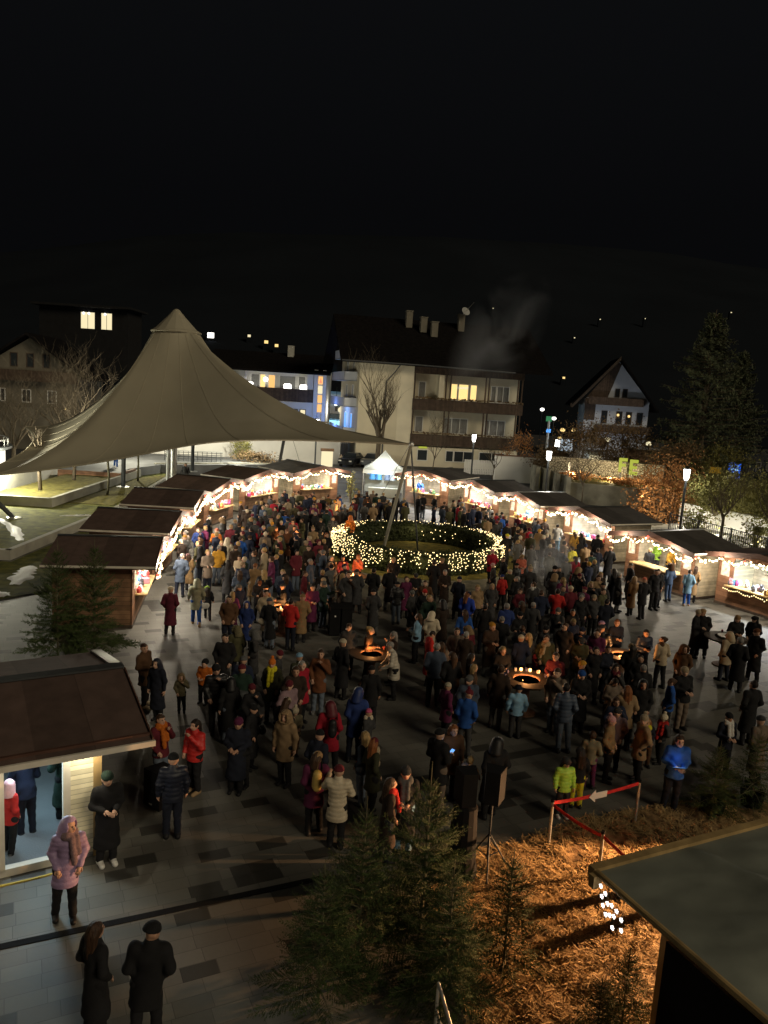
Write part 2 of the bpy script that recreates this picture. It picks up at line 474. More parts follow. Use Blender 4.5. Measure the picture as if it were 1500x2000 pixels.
# ------------------------------------------------------------------ ground
def poly_sheet(name, pts, z, m, kind='structure', sub=0):
    b = MB(); b.add([(x, y, z) for x, y in pts], [tuple(range(len(pts)))])
    return tag(b.build(name, m), kind=kind)
poly_sheet('ground', [(-1500, -200), (1500, -200), (1500, 2500), (-1500, 2500)], 0.0, M['asphalt'])
poly_sheet('paving', [(-17.5, 2), (19.5, 2), (19.5, 40), (14, 64), (-9, 66), (-16.6, 48), (-17.0, 30), (-14.0, 27.2), (-26, 24)], .008, M['paving'])
poly_sheet('street', [(-9, 66), (14, 64), (9, 84), (-2.6, 88), (-6, 150), (-13, 150), (-9.5, 88), (-11, 72)], .004, M['street'])
poly_sheet('lower_lawn', [(-40, 25.2), (-14.1, 27.5), (-12.9, 29.2), (-13.2, 48), (-16.2, 48), (-16.4, 33.2), (-40, 33.2)], .04, M['grass'])
b = MB(); b.box((0, 0, .0), (5.6, .13, .016)); o = b.build('drain_channel', M['black'], loc=(-3.1, 11.3, .012), rz=math.radians(24.4)); tag(o, kind='structure')
b = MB(); b.box((-20.5, 26.4, .06), (13, .22, .12), rz=math.radians(6)); tag(b.build('kerb', M['concrete']), 'pale kerb edging the grass below the lawn wall', 'kerb')

# raised lawns with retaining walls
def lawn(name, pts, z, m):
    b = MB(); b.prism(pts, 0.0, z, 2); return tag(b.build(name, m), kind='structure')
def wallrun(name, pts, h, t, m, label, cat='wall', z0=0.0, cap=None):
    b = MB(); c = MB()
    for (x0, y0), (x1, y1) in zip(pts[:-1], pts[1:]):
        L = math.hypot(x1 - x0, y1 - y0); a = math.atan2(y1 - y0, x1 - x0)
        b.box(((x0 + x1) / 2, (y0 + y1) / 2, z0 + h / 2), (L + t * .98, t, h), rz=a)
        if cap: c.box(((x0 + x1) / 2, (y0 + y1) / 2, z0 + h + .04), (L + t, t + .1, .08), rz=a)
    o = tag(b.build(name, m), label, cat)
    if cap: c.build('coping', cap, o)
    return o
lawn('lawn', [(-40, 33.6), (-16.9, 33.9), (-16.7, 47.6), (-18.5, 66), (-40, 66)], .30, M['grass'])
lawn('upper_lawn', [(-40, 46.3), (-20.5, 46.3), (-20.6, 58.6), (-24.6, 58.6), (-24.4, 49.4), (-40, 45.0)], .72, M['leafy'])
lawn('leaf_strip', [(-20.0, 48), (-17.2, 48), (-18.6, 65), (-20.0, 62)], .33, M['leafy'])
wallrun('concrete_wall', [(-40, 33.5), (-16.75, 33.7), (-16.5, 47.6), (-18.3, 66)], .48, .26, M['concrete'], 'long low concrete wall holding the front lawn behind the left huts')
wallrun('concrete_wall', [(-40, 46.0), (-20.3, 46.1), (-20.4, 63)], .86, .24, M['concrete'], 'higher concrete wall round the bright raised lawn under the tent')
wallrun('white_wall', [(-24.7, 48.4), (-25.2, 54), (-26.0, 61)], 1.9, .3, M['white_wall'], 'bright white garden wall along the back of the raised lawn')
# snow left over
def snow_strip(pts, w, z, label):
    random.seed(len(pts) * 13 + int(w * 100)); vs = []; fs = []
    path = []
    for (a, c) in zip(pts[:-1], pts[1:]):
        for k in range(7): path.append(Vector((a[0] + (c[0] - a[0]) * k / 7, a[1] + (c[1] - a[1]) * k / 7, 0)))
    path.append(Vector((*pts[-1], 0)))
    n = 8
    for i, p in enumerate(path):
        d = (path[min(i + 1, len(path) - 1)] - path[max(0, i - 1)]).normalized(); s = Vector((-d.y, d.x, 0))
        e = math.sin(PI * (i + .4) / (len(path) + .3)) ** .5; ww = w * e * random.uniform(.55, 1.3)
        for k in range(n):
            t = k / (n - 1) * 2 - 1
            vs.append(p + s * ww * t + Vector((0, 0, z + (1 - t * t) * .055 * e * random.uniform(.3, 1.6))))
    for i in range(len(path) - 1):
        for k in range(n - 1): fs.append((i * n + k, i * n + k + 1, (i + 1) * n + k + 1, (i + 1) * n + k))
    b = MB(); b.add(vs, fs); o = b.build('snow', M['snow'], smooth=True)
    return tag(o, label, 'snow')
snow_strip([(-21.2, 41.6), (-19.2, 39.2), (-17.5, 36.4)], .30, .30, 'heap of old snow on the front lawn beside the leaning tent post')
snow_strip([(-15.3, 32.7), (-14.9, 31.2), (-14.5, 29.6)], .42, .04, 'short heap of old snow on the grass in front of the lawn wall')
snow_strip([(-18.6, 43.4), (-17.4, 43.9), (-16.9, 44.2)], .14, .30, 'thin streak of snow beside the lawn wall')
snow_strip([(-15.6, 28.4), (-14.5, 28.2), (-14.0, 28.0)], .35, .04, 'patch of snow at the left edge of the picture')

# paved terrace under and behind the tent
b = MB(); b.prism([(-25.2, 58.8), (-20.6, 58.7), (-20.9, 62), (-19.5, 66), (-10.6, 72), (-10, 77), (-26, 75)], 0, 1.02, 2)
tag(b.build('terrace', M['street']), kind='structure')
b = MB(); b.box((-22.9, 58.68, .5), (4.7, .2, 1.06)); b.box((-20.5, 60.4, .5), (.2, 3.6, 1.06))
tag(b.build('terrace_wall', M['redwood']), 'dark plinth of the paved terrace behind the raised lawn', 'wall')
wallrun('garden_wall', [(-26, 75.5), (-20.4, 77.2), (-12.2, 82.4), (-5.6, 86.5)], 2.75, .35, M['white_wall'],
        'long bright cream wall behind the left huts and the tent', cap=M['darksteel'])
# steps and railing on the terrace
t = thing('railing', (-17.8, 70.5, 1.02), .25, 'low grey slatted railing on the terrace under the tent', 'railing')
b = MB()
for k in range(13): b.box((k * .42 - 2.6, 0, .45), (.05, .05, .9))
b.build('post', M['darksteel'], t)
b = MB(); b.box((0, 0, .93), (5.3, .07, .06)); b.build('handrail', M['steel'], t)
b = MB()
for z in (.2, .4, .6, .8): b.box((0, .03, z), (5.2, .02, .05))
b.build('slats', M['darksteel'], t)
wallrun('stone_wall', [(-20.0, 66.5), (-14.8, 70.2), (-10.9, 72.2)], 1.1, .4, M['oldconcrete'], 'grey stone wall of the terrace behind the left huts')

# ------------------------------------------------------------------ hills and their lights
def hill_h(x, y):
    d = max(0.0, (y - 175) / 420.0); d = min(d, 1.0)
    s = d * d * (3 - 2 * d)
    return s * (95 + 25 * math.sin(x * .006 + 1.3) + 18 * fbm(x, y, .004) + 5 * fbm(x, y, .03)) - .5
xs = np.linspace(-1100, 1100, 56); ys = np.linspace(160, 1400, 40)
vs = [(x, y, hill_h(x, y)) for y in ys for x in xs]
fs = [(j * 56 + i, j * 56 + i + 1, (j + 1) * 56 + i + 1, (j + 1) * 56 + i) for j in range(39) for i in range(55)]
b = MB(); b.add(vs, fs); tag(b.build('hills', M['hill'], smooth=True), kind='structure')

# ------------------------------------------------------------------ buildings
def window(parent, x, z, w, h, y=0.0, m='grayglass', panes=2, fr=.09, frame='frame', name='window', ax='x'):
    """a framed window standing 3 cm proud of a wall whose outer face is local y (or x when ax='y')"""
    def bx(mb, cx, cz, sx, sz, d, dep):
        if ax == 'x': mb.box((cx, y - d, cz), (sx, dep, sz))
        else: mb.box((y - d, cx, cz), (dep, sx, sz))
    f = MB()
    bx(f, x - w / 2 + fr / 2, z, fr, h, .03, .08); bx(f, x + w / 2 - fr / 2, z, fr, h, .03, .08)
    bx(f, x, z + h / 2 - fr / 2, w - 2 * fr, fr, .03, .08); bx(f, x, z - h / 2 + fr / 2, w - 2 * fr, fr, .03, .08)
    for k in range(1, panes): bx(f, x - w / 2 + w * k / panes, z, fr * .8, h - 2 * fr, .03, .075)
    fo = f.build(name, M[frame], parent)
    p = MB(); bx(p, x, z, w - fr, h - fr, .004, .02); p.build('pane', M[m], fo)
    return fo

# --- the cream apartment house with wooden balconies
hs = thing('apartment_house', (-3.7, 88.3, 0), .20, 'cream apartment house with two long dark wooden balconies behind the market', 'house')
b = MB(); b.b2((0, 0, 0), (6.3, 15, 12.2)); b.b2((6.3, 1.5, 0), (19.7, 15, 12.2))
b.prism([(0.0, 12.2), (15.0, 12.2), (7.5, 17.0)], 0.02, .3, 0)
b.build('wall', M['cream'], hs)
b = MB(); b.b2((4.6, -.03, 2.4), (6.3, 0, 11.9)); b.b2((6.3, .0, 0), (19.7, 1.5, 2.3)); b.build('light_wall', M['cream2'], hs)
b = MB()
for sgn, y0, y1 in ((1, -1.3, 7.5), (-1, 16.3, 7.5)):
    z0 = 11.75; z1 = 17.3
    b.add([(-2.4, y0, z0), (22.6, y0, z0), (22.6, y1, z1), (-2.4, y1, z1), (-2.4, y0, z0 - .32), (22.6, y0, z0 - .32), (22.6, y1, z1 - .32), (-2.4, y1, z1 - .32)],
          [(0, 1, 2, 3), (4, 7, 6, 5), (0, 4, 5, 1), (1, 5, 6, 2), (2, 6, 7, 3), (3, 7, 4, 0)])
rf = b.build('roof', M['roof'], hs)
for (x, y, z, hh) in ((6.6, 6, 16.4, 1.9), (8.2, 5, 15.9, 1.7), (9.4, 4.3, 15.4, 1.7), (13.2, 6.2, 16.4, 2.0)):
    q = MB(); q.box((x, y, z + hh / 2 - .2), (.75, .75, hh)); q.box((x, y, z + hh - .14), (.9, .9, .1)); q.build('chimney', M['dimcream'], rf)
q = MB(); q.lathe([(.02, -.12), (.3, -.08), (.55, .05)], (0, 0, 0), 16); q.tube((0, 0, -.1), (0, 0, -.6), .03); q.tube((-.0, 0, 0), (0, 0, 1.9), .025)
d = q.build('satellite_dish', M['steel'], rf); d.location = (13.4, 5.2, 18.6); d.rotation_euler = (math.radians(60), 0, .3)
q = MB(); q.tube((6.2, -1.36, 11.6), (18, -1.36, 11.45), .09); q.tube((-2.3, -1.36, 11.6), (6.2, -1.36, 11.6), .09); q.build('gutter', M['darksteel'], hs)
q = MB(); q.path([(4.4, -1.2, 11.5), (3.9, -.6, 10.6), (3.1, -.1, 9.6), (3.1, -.08, .2)], .07, 8); q.build('downpipe', M['darksteel'], hs)
q = MB(); q.b2((6.32, -.05, 10.7), (19.7, .12, 11.6)); q.build('frieze_boards', M['darkwood'], hs)
for z in (6.55, 2.5):
    q = MB(); q.b2((6.3, -.12, z), (19.75, .0, z + 1.22)); q.b2((6.3, -.18, z + 1.22), (19.8, .05, z + 1.30)); q.b2((6.3, 0, z), (19.7, 1.5, z + .2))
    bal = q.build('balcony', M['darkwood'], hs)
    q = MB()
    for k in range(70): q.ball((6.5 + k * .19, -.1 + random.uniform(-.08, .08), z + 1.38 + random.uniform(0, .12)), random.uniform(.05, .15), 5, 4)
    q.build('flower_boxes', M['brown_leaf'], bal)
for x in (6.45, 10.2, 10.75, 15.0, 15.4, 19.0, 19.5):
    q = MB(); q.b2((x - .07, -.1, 2.3), (x + .07, .06, 10.75)); q.build('balcony_post', M['darkwood'], hs)
q = MB(); q.b2((9.35, .0, 7.8), (9.95, 1.5, 10.9)); q.build('partition', M['cream2'], hs)
for (x, w, m_, pn) in ((7.7, .9, 'grayglass', 1), (11.55, 1.0, 'winwarm', 1), (12.75, 1.3, 'winwarm', 1), (14.0, .9, 'winwarm', 1), (16.5, .7, 'grayglass', 1), (17.7, 1.6, 'grayglass', 2)):
    window(hs, x, 8.85, w, 2.0, 1.5, m_, pn)
for (x, w, m_, pn) in ((7.6, 1.0, 'grayglass', 1), (12.1, 3.0, 'grayglass', 3), (16.0, .7, 'grayglass', 1), (17.3, 2.0, 'grayglass', 2)):
    window(hs, x, 4.85, w, 1.9, 1.5, m_, pn)
for (x, w) in ((7.9, 1.3), (11.2, 1.0), (12.9, 2.4), (16.4, 3.2)):
    window(hs, x, 1.35, w, 1.35, 0.0, 'glass', 2 if w > 2 else 1)
q = MB(); q.b2((7.4, -.14, 2.15), (8.4, -.03, 2.35)); q.build('shop_sign', M['yellow_letter'], hs)
q = MB(); q.b2((11.9, 1.46, 9.25), (13.4, 1.47, 9.5)); q.build('ceiling_lamp', M['winpale'], hs)
# gable end with balconies, lit blue from the alley
for z in (3.0, 6.4, 9.4, 12.0):
    q = MB(); wd = (12.5, 12.5, 11.5, 7)[(3.0, 6.4, 9.4, 12.0).index(z)]
    q.b2((-1.5, 7.5 - wd / 2, z), (-1.4, 7.5 + wd / 2, z + 1.05)); q.b2((-1.5, 7.5 - wd / 2, z), (0, 7.5 + wd / 2, z + .14)); q.b2((-1.5, 7.5 - wd / 2, z), (0, 7.6 - wd / 2, z + 1.05))
    q.build('gable_balcony', M['bluewall'], hs)
    for yy in (4.5, 9.5): window(hs, yy, z + 1.6, 1.4, 2.0, 0.0, 'winblue' if z < 4 else 'grayglass', 1, ax='y')
# white boarded fence in front
t = thing('board_fence', (8.6, 84.6, 0), .14, 'white boarded fence in front of the cream house, behind the right huts', 'fence')
q = MB()
for k in range(34): q.box((k * .2, 0, .8), (.17, .04, 1.6 - .02 * (k % 3)))
q.build('boards', M['frame'], t)
q = MB(); q.box((3.3, .05, .4), (6.8, .05, .1)); q.box((3.3, .05, 1.3), (6.8, .05, .1)); q.build('rail', M['trim'], t)

# --- white building left of it, long loggia, tower of lit panes
ws = thing('loggia_house', (-23.5, 101, 0), 0.0, 'low white building with a dark balcony and lit loggia behind the tent', 'house')
q = MB(); q.b2((0, 2.0, 0), (13.4, 12, 10.3)); q.b2((0, 0, 0), (13.4, 2.0, 6.3)); q.b2((13.4, -.2, 0), (13.9, 8, 10.6)); q.b2((14.55, -.2, 0), (15.0, 8, 10.6)); q.b2((13.9, .3, 0), (14.55, 8, 10.3)); q.build('wall', M['white_wall'], ws)
q = MB()
for sgn, y0, y1 in ((1, -1.2, 6), (-1, 13, 6)):
    q.add([(-1, y0, 10.2), (15.6, y0, 10.2), (15.6, y1, 12.7), (-1, y1, 12.7), (-1, y0, 9.95), (15.6, y0, 9.95), (15.6, y1, 12.45), (-1, y1, 12.45)],
          [(0, 1, 2, 3), (4, 7, 6, 5), (0, 4, 5, 1), (1, 5, 6, 2), (2, 6, 7, 3), (3, 7, 4, 0)])
rf = q.build('roof', M['roof'], ws)
q = MB(); q.box((9.6, 5, 12.9), (.8, .8, 1.6)); q.build('chimney', M['concrete'], rf)
q = MB(); q.b2((-.1, -.12, 6.35), (13.4, 0, 8.0)); q.build('balcony', M['darkwood'], ws)
q = MB(); q.b2((3.6, 0, 6.3), (4.4, 1.4, 10)); q.b2((12.5, 0, 6.3), (13.3, 1.4, 10)); q.build('pillar', M['white_wall'], ws)
for (x, w, m_) in ((5.4, 1.2, 'grayglass'), (6.4, .8, 'winwarm'), (7.6, 1.0, 'winorange'), (9.7, 2.2, 'grayglass'), (11.6, 1.0, 'grayglass'), (2.2, 1.8, 'grayglass')):
    window(ws, x, 8.6, w, 2.2, 2.0, m_, 1)
q = MB(); q.ball((6.9, 1.2, 9.0), .33, 8, 6); q.build('globe_lamp', M['led'], ws)
for x in (4.9, 9.9, 12.0):
    q = MB(); q.b2((x - .5, .5, 7.9), (x + .5, .6, 8.5)); q.b2((x - .38, .4, 8.5), (x + .38, .5, 8.62)); q.build('balcony_ornament', M['led'], ws)
for (x, w, m_) in ((8.0, 1.5, 'grayglass'), (9.6, 1.1, 'winpale'), (12.1, .8, 'winpale'), (10.9, 1.1, 'grayglass')): window(ws, x, 4.6, w, 1.7, 0, m_, 1, frame='darksteel')
for x in (6.2, 8.6, 11.6): window(ws, x, 1.7, 1.8, 1.6, 0, 'winpale', 2, frame='darksteel')
for k, z in enumerate((9.3, 8.1, 6.9, 5.7, 3.6, 2.3)):
    q = MB(); q.b2((13.93, .24, z - .5), (14.52, .28, z + .5)); pn = q.build('stair_window', M['winorange' if k in (0, 2, 3) else 'winpale'], ws)
q = MB(); q.prism([(14.05, 8.95), (14.4, 8.95), (14.22, 9.7)], .2, .23, 1); q.build('window_star', M['bulbred'], ws)

# --- alley shop in cyan light, white house over it
al = thing('alley_shop', (-10.6, 128, 0), 0, 'small shop glowing cyan in the alley between the two houses', 'shop')
q = MB(); q.b2((0, 0, 0), (4.2, 6, 3.4)); q.build('wall', M['bluewall'], al)
window(al, 1.9, 1.75, 3.2, 2.9, 0, 'wincyan', 2, frame='darksteel', name='shop_window')
q = MB(); q.b2((-.2, -1.0, 3.4), (4.4, .5, 4.2)); q.build('canopy', M['darkwood'], al)
wh = thing('white_house', (-11.5, 131, 0), 0, 'white house with a brown door above the cyan shop', 'house')
q = MB(); q.b2((0, 3.2, 0), (6.5, 10, 7.8)); q.build('wall', M['bluewall'], wh)
q = MB(); q.b2((-.6, 2.6, 7.8), (6.6, 10.4, 9.8)); q.build('roof', M['roof'], wh)
window(wh, 2.6, 5.6, 1.2, 2.2, 3.2, 'grayglass', 1, frame='darkwood')
for (nm, x, y, z, mm_, lb) in (('string_lamp', -8.3, 118, 6.2, 'led', 'round warm lamp hanging over the alley'), ('string_lamp', -7.5, 117, 5.2, 'winpale', 'lower lamp of the pair over the alley')):
    t = thing(nm, (x, y, z), 0, lb, 'lamp'); q = MB(); q.ball((0, 0, 0), .42, 10, 8); q.build('globe', M[mm_], t); q = MB(); q.tube((0, 0, .4), (0, 0, 2.4), .03); q.build('cable', M['wire'], t)

# --- chalet at far left
ch = thing('chalet', (-49.5, 94, 0), .12, 'cream chalet with a wooden balcony behind the bare trees at far left', 'house')
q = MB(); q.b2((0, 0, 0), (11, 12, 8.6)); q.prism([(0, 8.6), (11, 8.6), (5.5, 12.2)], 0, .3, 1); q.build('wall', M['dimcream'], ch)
q = MB()
for x0, x1 in ((-1.6, 5.5), (12.6, 5.5)):
    z0 = 7.7; z1 = 12.75
    q.add([(x0, -1.5, z0), (x0, 12, z0), (x1, 12, z1), (x1, -1.5, z1), (x0, -1.5, z0 - .3), (x0, 12, z0 - .3), (x1, 12, z1 - .3), (x1, -1.5, z1 - .3)],
          [(0, 1, 2, 3), (4, 7, 6, 5), (0, 4, 5, 1), (1, 5, 6, 2), (2, 6, 7, 3), (3, 7, 4, 0)])
q.build('roof', M['roof'], ch)
q = MB(); q.b2((-.2, -1.2, 7.0), (11.2, -1.05, 8.3)); q.b2((-.2, -1.05, 7.0), (11.2, 0, 7.15)); q.build('balcony', M['darkwood'], ch)
for x in (3.6, 5.5, 7.4): window(ch, x, 9.5, .9, 1.7, 0, 'glass', 1, frame='darkwood')
for x in (2.0, 5.0, 8.0): window(ch, x, 5.2, 1.1, 1.6, 0, 'glass', 2)
window(ch, 9.6, 3.6, .5, 1.0, 0, 'winwarm', 1, frame='darkwood')
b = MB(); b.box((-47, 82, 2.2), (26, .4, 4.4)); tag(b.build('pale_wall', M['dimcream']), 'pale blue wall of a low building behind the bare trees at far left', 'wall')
up = thing('hillside_hotel', (-68, 150, 8), 0, 'dark flat roofed house with two lit windows high at far left', 'house')
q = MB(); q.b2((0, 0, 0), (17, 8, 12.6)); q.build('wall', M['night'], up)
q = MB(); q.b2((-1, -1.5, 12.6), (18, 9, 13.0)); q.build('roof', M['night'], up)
for x, w in ((9.3, 2.8), (12.9, 2.2)): window(up, x, 10.2, w, 3.2, 0, 'winpale', 2, frame='darksteel')
for x in (8.6, 9.6, 12.7):
    q = MB(); q.ball((x, -.3, 11.5), .22, 8, 6); q.build('ceiling_lamp', M['led'], up)

# --- lit pavilion roof at left edge
pv = thing('pavilion', (-31.0, 50.0, 0), 0, 'round glass walled pavilion glowing white at the left edge', 'pavilion')
q = MB(); q.lathe([(0, 3.1), (5.75, 3.1), (5.85, 3.16), (5.85, 3.3), (5.7, 3.36), (0, 3.4)], n=48); rf = q.build('roof', M['darksteel'], pv)
q = MB(); q.lathe([(5.4, .1), (5.4, 3.09)], n=48); q.f = [f for f in q.f if len(f) == 4]; q.build('glass_wall', M['soffit'], pv)
q = MB(); q.lathe([(5.6, 3.72), (5.64, 3.76), (5.6, 3.8), (5.56, 3.76), (5.6, 3.72)], n=48); q.f = [f for f in q.f if len(f) == 4]
for k in range(40): q.tube((5.6 * math.cos(k * PI / 20), 5.6 * math.sin(k * PI / 20), 3.38), (5.6 * math.cos(k * PI / 20), 5.6 * math.sin(k * PI / 20), 3.74), .02, n=5)
q.build('railing', M['steel'], rf)

# --- tall gabled chalet right
cr = thing('gabled_house', (29.7, 119, 0), -.16, 'tall gabled house with pale walls and wooden balconies beside the big spruce', 'house')
q = MB(); q.b2((0, 0, 0), (9.4, 12, 9.2)); q.prism([(0, 9.2), (9.4, 9.2), (4.4, 15.0)], 0, .35, 1); q.build('wall', M['bluewall'], cr)
q = MB(); q.prism([(.1, 9.4), (3.2, 9.4), (4.8, 14.6), (4.2, 14.8)], -.08, 0, 1); q.b2((0, -.08, 6.0), (1.6, 0, 9.3)); q.build('gable_boards', M['darkwood'], cr)
q = MB()
for x0, z0, x1 in ((-2.2, 8.3, 4.4), (10.6, 8.0, 4.4)):
    z1 = 15.6
    q.add([(x0, -1.8, z0), (x0, 12, z0), (x1, 12, z1), (x1, -1.8, z1), (x0, -1.8, z0 - .35), (x0, 12, z0 - .35), (x1, 12, z1 - .35), (x1, -1.8, z1 - .35)],
          [(0, 1, 2, 3), (4, 7, 6, 5), (0, 4, 5, 1), (1, 5, 6, 2), (2, 6, 7, 3), (3, 7, 4, 0)])
q.build('roof', M['roof'], cr)
q = MB(); q.b2((-2.3, -1.95, 7.9), (-2.1, -1.8, 8.4)); q.prism([(-2.3, 7.85), (-2.0, 7.7), (4.4, 15.1), (4.4, 15.7)], -1.95, -1.81, 1); q.build('bargeboard', M['tablewood'], cr)
for z, x0, x1 in ((8.4, .4, 8.4), (4.3, 1.6, 9.6)):
    q = MB(); q.b2((x0, -1.3, z), (x1, -1.18, z + 1.15)); q.b2((x0, -1.18, z), (x1, 0, z + .15)); q.build('balcony', M['darkwood'], cr)
for x, m_ in ((3.0, 'glass'), (5.2, 'glass'), (6.6, 'glass'), (8.2, 'glass')): window(cr, x, 6.6, .9, 1.9, 0, m_, 1, frame='darkwood')
for x in (4.6, 5.7): window(cr, x, 10.3, .7, 1.3, 0, 'glass', 1, frame='darkwood')
for x in (3.2, 6.5): window(cr, x, 2.6, 1.0, 1.5, 0, 'glass', 2, frame='darkwood')
for x, z in ((5.0, 7.0), (6.6, 6.9)):
    q = MB(); q.ball((x, -.25, z), .2, 8, 6); q.build('lantern', M['winwarm'], cr)
shd = thing('garden_shed', (33.5, 108, 0), -.2, 'small shed with a pale metal roof below the gabled house', 'shed')
q = MB(); q.b2((0, 0, 0), (4, 3, 2.6)); q.build('wall', M['brownwood'], shd); q = MB(); q.prism([(-.3, -.4), (4.4, -.4), (4.4, 3.4), (-.3, 3.4)], 2.6, 2.75, 2); q.build('roof', M['steel'], shd)
# ------------------------------------------------------------------ market huts
BULB = {}
def bulb_mesh(key, r):
    b = MB(); b.ball((0, 0, 0), r, 6, 4)
    o = b.build('bulb', M[key]); me = o.data; bpy.data.objects.remove(o)
    return me
BULB['w'] = bulb_mesh('bulb', .042); BULB['r'] = bulb_mesh('bulbring', .025); BULB['red'] = bulb_mesh('bulbred', .06)
GOODCOL = [(.6, .08, .08), (.75, .72, .66), (.12, .3, .6), (.8, .55, .15), (.2, .4, .2), (.7, .35, .45), (.35, .2, .1), (.8, .8, .85), (.1, .1, .12), (.5, .1, .3)]
HUT = {}
def hut(key, FL, FR, label, front='open', inner='palewood', roofm='felt', wallm='brownwood', lamp_c=(1, .93, .80), power=120, D=3.6, goods=1, glabel=None, flash=False, glow=310, sidem=None):
    FL = Vector((*FL, 0)); FR = Vector((*FR, 0))
    w = (FR - FL).length; a = math.atan2(FR.y - FL.y, FR.x - FL.x)
    c = (FL + FR) / 2
    t = thing('market_hut', c, a, label, 'market hut', 'wooden huts round the market square')
    X = Matrix.Translation(c) @ Matrix.Rotation(a, 4, 'Z')
    HUT[key] = (X, w)
    hw = w / 2; ww = hw - .55; y0 = .8; y1 = D - .25; ze = 2.30; zr = 2.78
    sl = (zr - ze) / hw
    b = MB()
    for s in (-1, 1):
        b.add([(0, 0, zr), (s * hw, 0, ze), (s * hw, D, ze), (0, D, zr), (0, 0, zr - .1), (s * hw, 0, ze - .1), (s * hw, D, ze - .1), (0, D, zr - .1)],
              [(0, 1, 2, 3), (7, 6, 5, 4), (0, 4, 5, 1), (1, 5, 6, 2), (2, 6, 7, 3)])
    rf = b.build('roof', M[roofm], t)
    b = MB()
    for s in (-1, 1): b.add([(0, -.03, zr + .04), (s * (hw + .02), -.03, ze + .03), (s * (hw + .02), -.03, ze - .2), (0, -.03, zr - .2), (0, -.003, zr + .04), (s * (hw + .02), -.003, ze + .03), (s * (hw + .02), -.003, ze - .2), (0, -.003, zr - .2)],
                            [(0, 1, 2, 3), (7, 6, 5, 4), (0, 4, 5, 1), (1, 5, 6, 2), (2, 6, 7, 3)])
    b.build('fascia', M['fascia'], rf)
    for s in (-1, 1):
        b = MB(); b.box((s * (hw + .02), D / 2, ze - .02), (.035, D, .07)); b.build('eave_trim', M['trim'], rf)
    b = MB(); b.box((0, D * .5, zr + .025), (.2, D, .03)); b.build('ridge_cap', M['alu' if flash else 'darksteel'], rf)
    # walls
    sm = sidem or wallm
    b = MB(); b.b2((-ww, y0, .06), (-ww + .07, y1, zr - ww * sl - .11)); b.build('side_wall', M[sm], t)
    b = MB(); b.b2((ww - .07, y0, .06), (ww, y1, zr - ww * sl - .11)); b.build('side_wall', M[sm], t)
    b = MB(); b.prism([(-ww + .07, .06), (ww - .07, .06), (ww - .07, zr - ww * sl - .11), (0, zr - .11), (-ww + .07, zr - ww * sl - .11)], y1 - .07, y1, 1); b.build('back_wall', M[inner], t)
    b = MB(); b.b2((-ww - .03, y0 - .03, 0), (ww + .03, y1 + .03, .12)); b.build('floor', M['tablewood'], t)
    # front: pillars with posters, counter, header
    ox = ww - .75
    b = MB()
    for s in (-1, 1): b.b2((min(s * ox, s * ww), y0 - .02, .1), (max(s * ox, s * ww), y0 + .05, 2.2))
    b.prism([(-ww, 2.2), (ww, 2.2), (ww, zr - ww * sl - .11), (0, zr - .11), (-ww, zr - ww * sl - .11)], y0 - .02, y0 + .05, 1)
    fw = b.build('front_panel', M['redwood'], t)
    for s in (-1, 1):
        b = MB(); b.box((s * (ox + ww) / 2, y0 - .045, 1.65), (.42, .02, .6)); b.build('poster', M['poster'], fw)
    if front == 'open':
        b = MB(); b.b2((-ox, y0 - .02, .1), (ox, y0 + .04, .98)); b.build('counter_front', M[wallm], t)
        b = MB(); b.b2((-ox - .1, y0 - .42, .98), (ox + .1, y0 + .35, 1.03)); b.build('counter_top', M['beam'], t)
        b = MB()
        for z in (1.35, 1.75): b.b2((-ox, y1 - .34, z), (ox, y1 - .08, z + .03))
        b.build('shelf', M['palewood'], t)
        b = MB(); b.b2((-1.1, y0 + .45, 2.18), (1.1, y0 + .53, 2.24)); b.build('tube_lamp', M['led'], t)
    # garland along the fascia
    if glabel:
        g = thing('light_garland', X @ Vector((0, 0, 0)), a, glabel, 'light garland', 'light garlands along the hut eaves')
        pts = []
        ns = 5 if w > 5.5 else 4
        N = 9
        for k in range(ns * N + 1):
            x = -hw + w * k / (ns * N)
            sag = .17 * (1 - (2 * ((k % N) / N) - 1) ** 2) if k % N else 0
            pts.append(Vector((x, -.09, zr - abs(x) * sl - .22 - sag)))
        b = MB(); b.path(pts, .014, 4); b.build('cable', M['wire'], g)
        for k, p in enumerate(pts):
            for j in range(random.choice((1, 1, 2, 2))):
                q = p + Vector((random.uniform(-.05, .05), random.uniform(-.06, .02), random.uniform(-.15, .03)))
                link('bulb', BULB['red' if (k in (0, N * 2) and j == 0) else 'w'], g, q)
        for x in (-hw * .55, hw * .55):
            lamp('garland_light', 'POINT', X @ Vector((x, -.25, 2.15)), glow * .55, (1, .87, .68), .05)
    if power:
        lamp('hut_light', 'AREA', X @ Vector((0, y0 + .5, 2.14)), power * 1.35, lamp_c, 2.0, X @ Vector((0, y0 + .75, 0)), sy=.25)
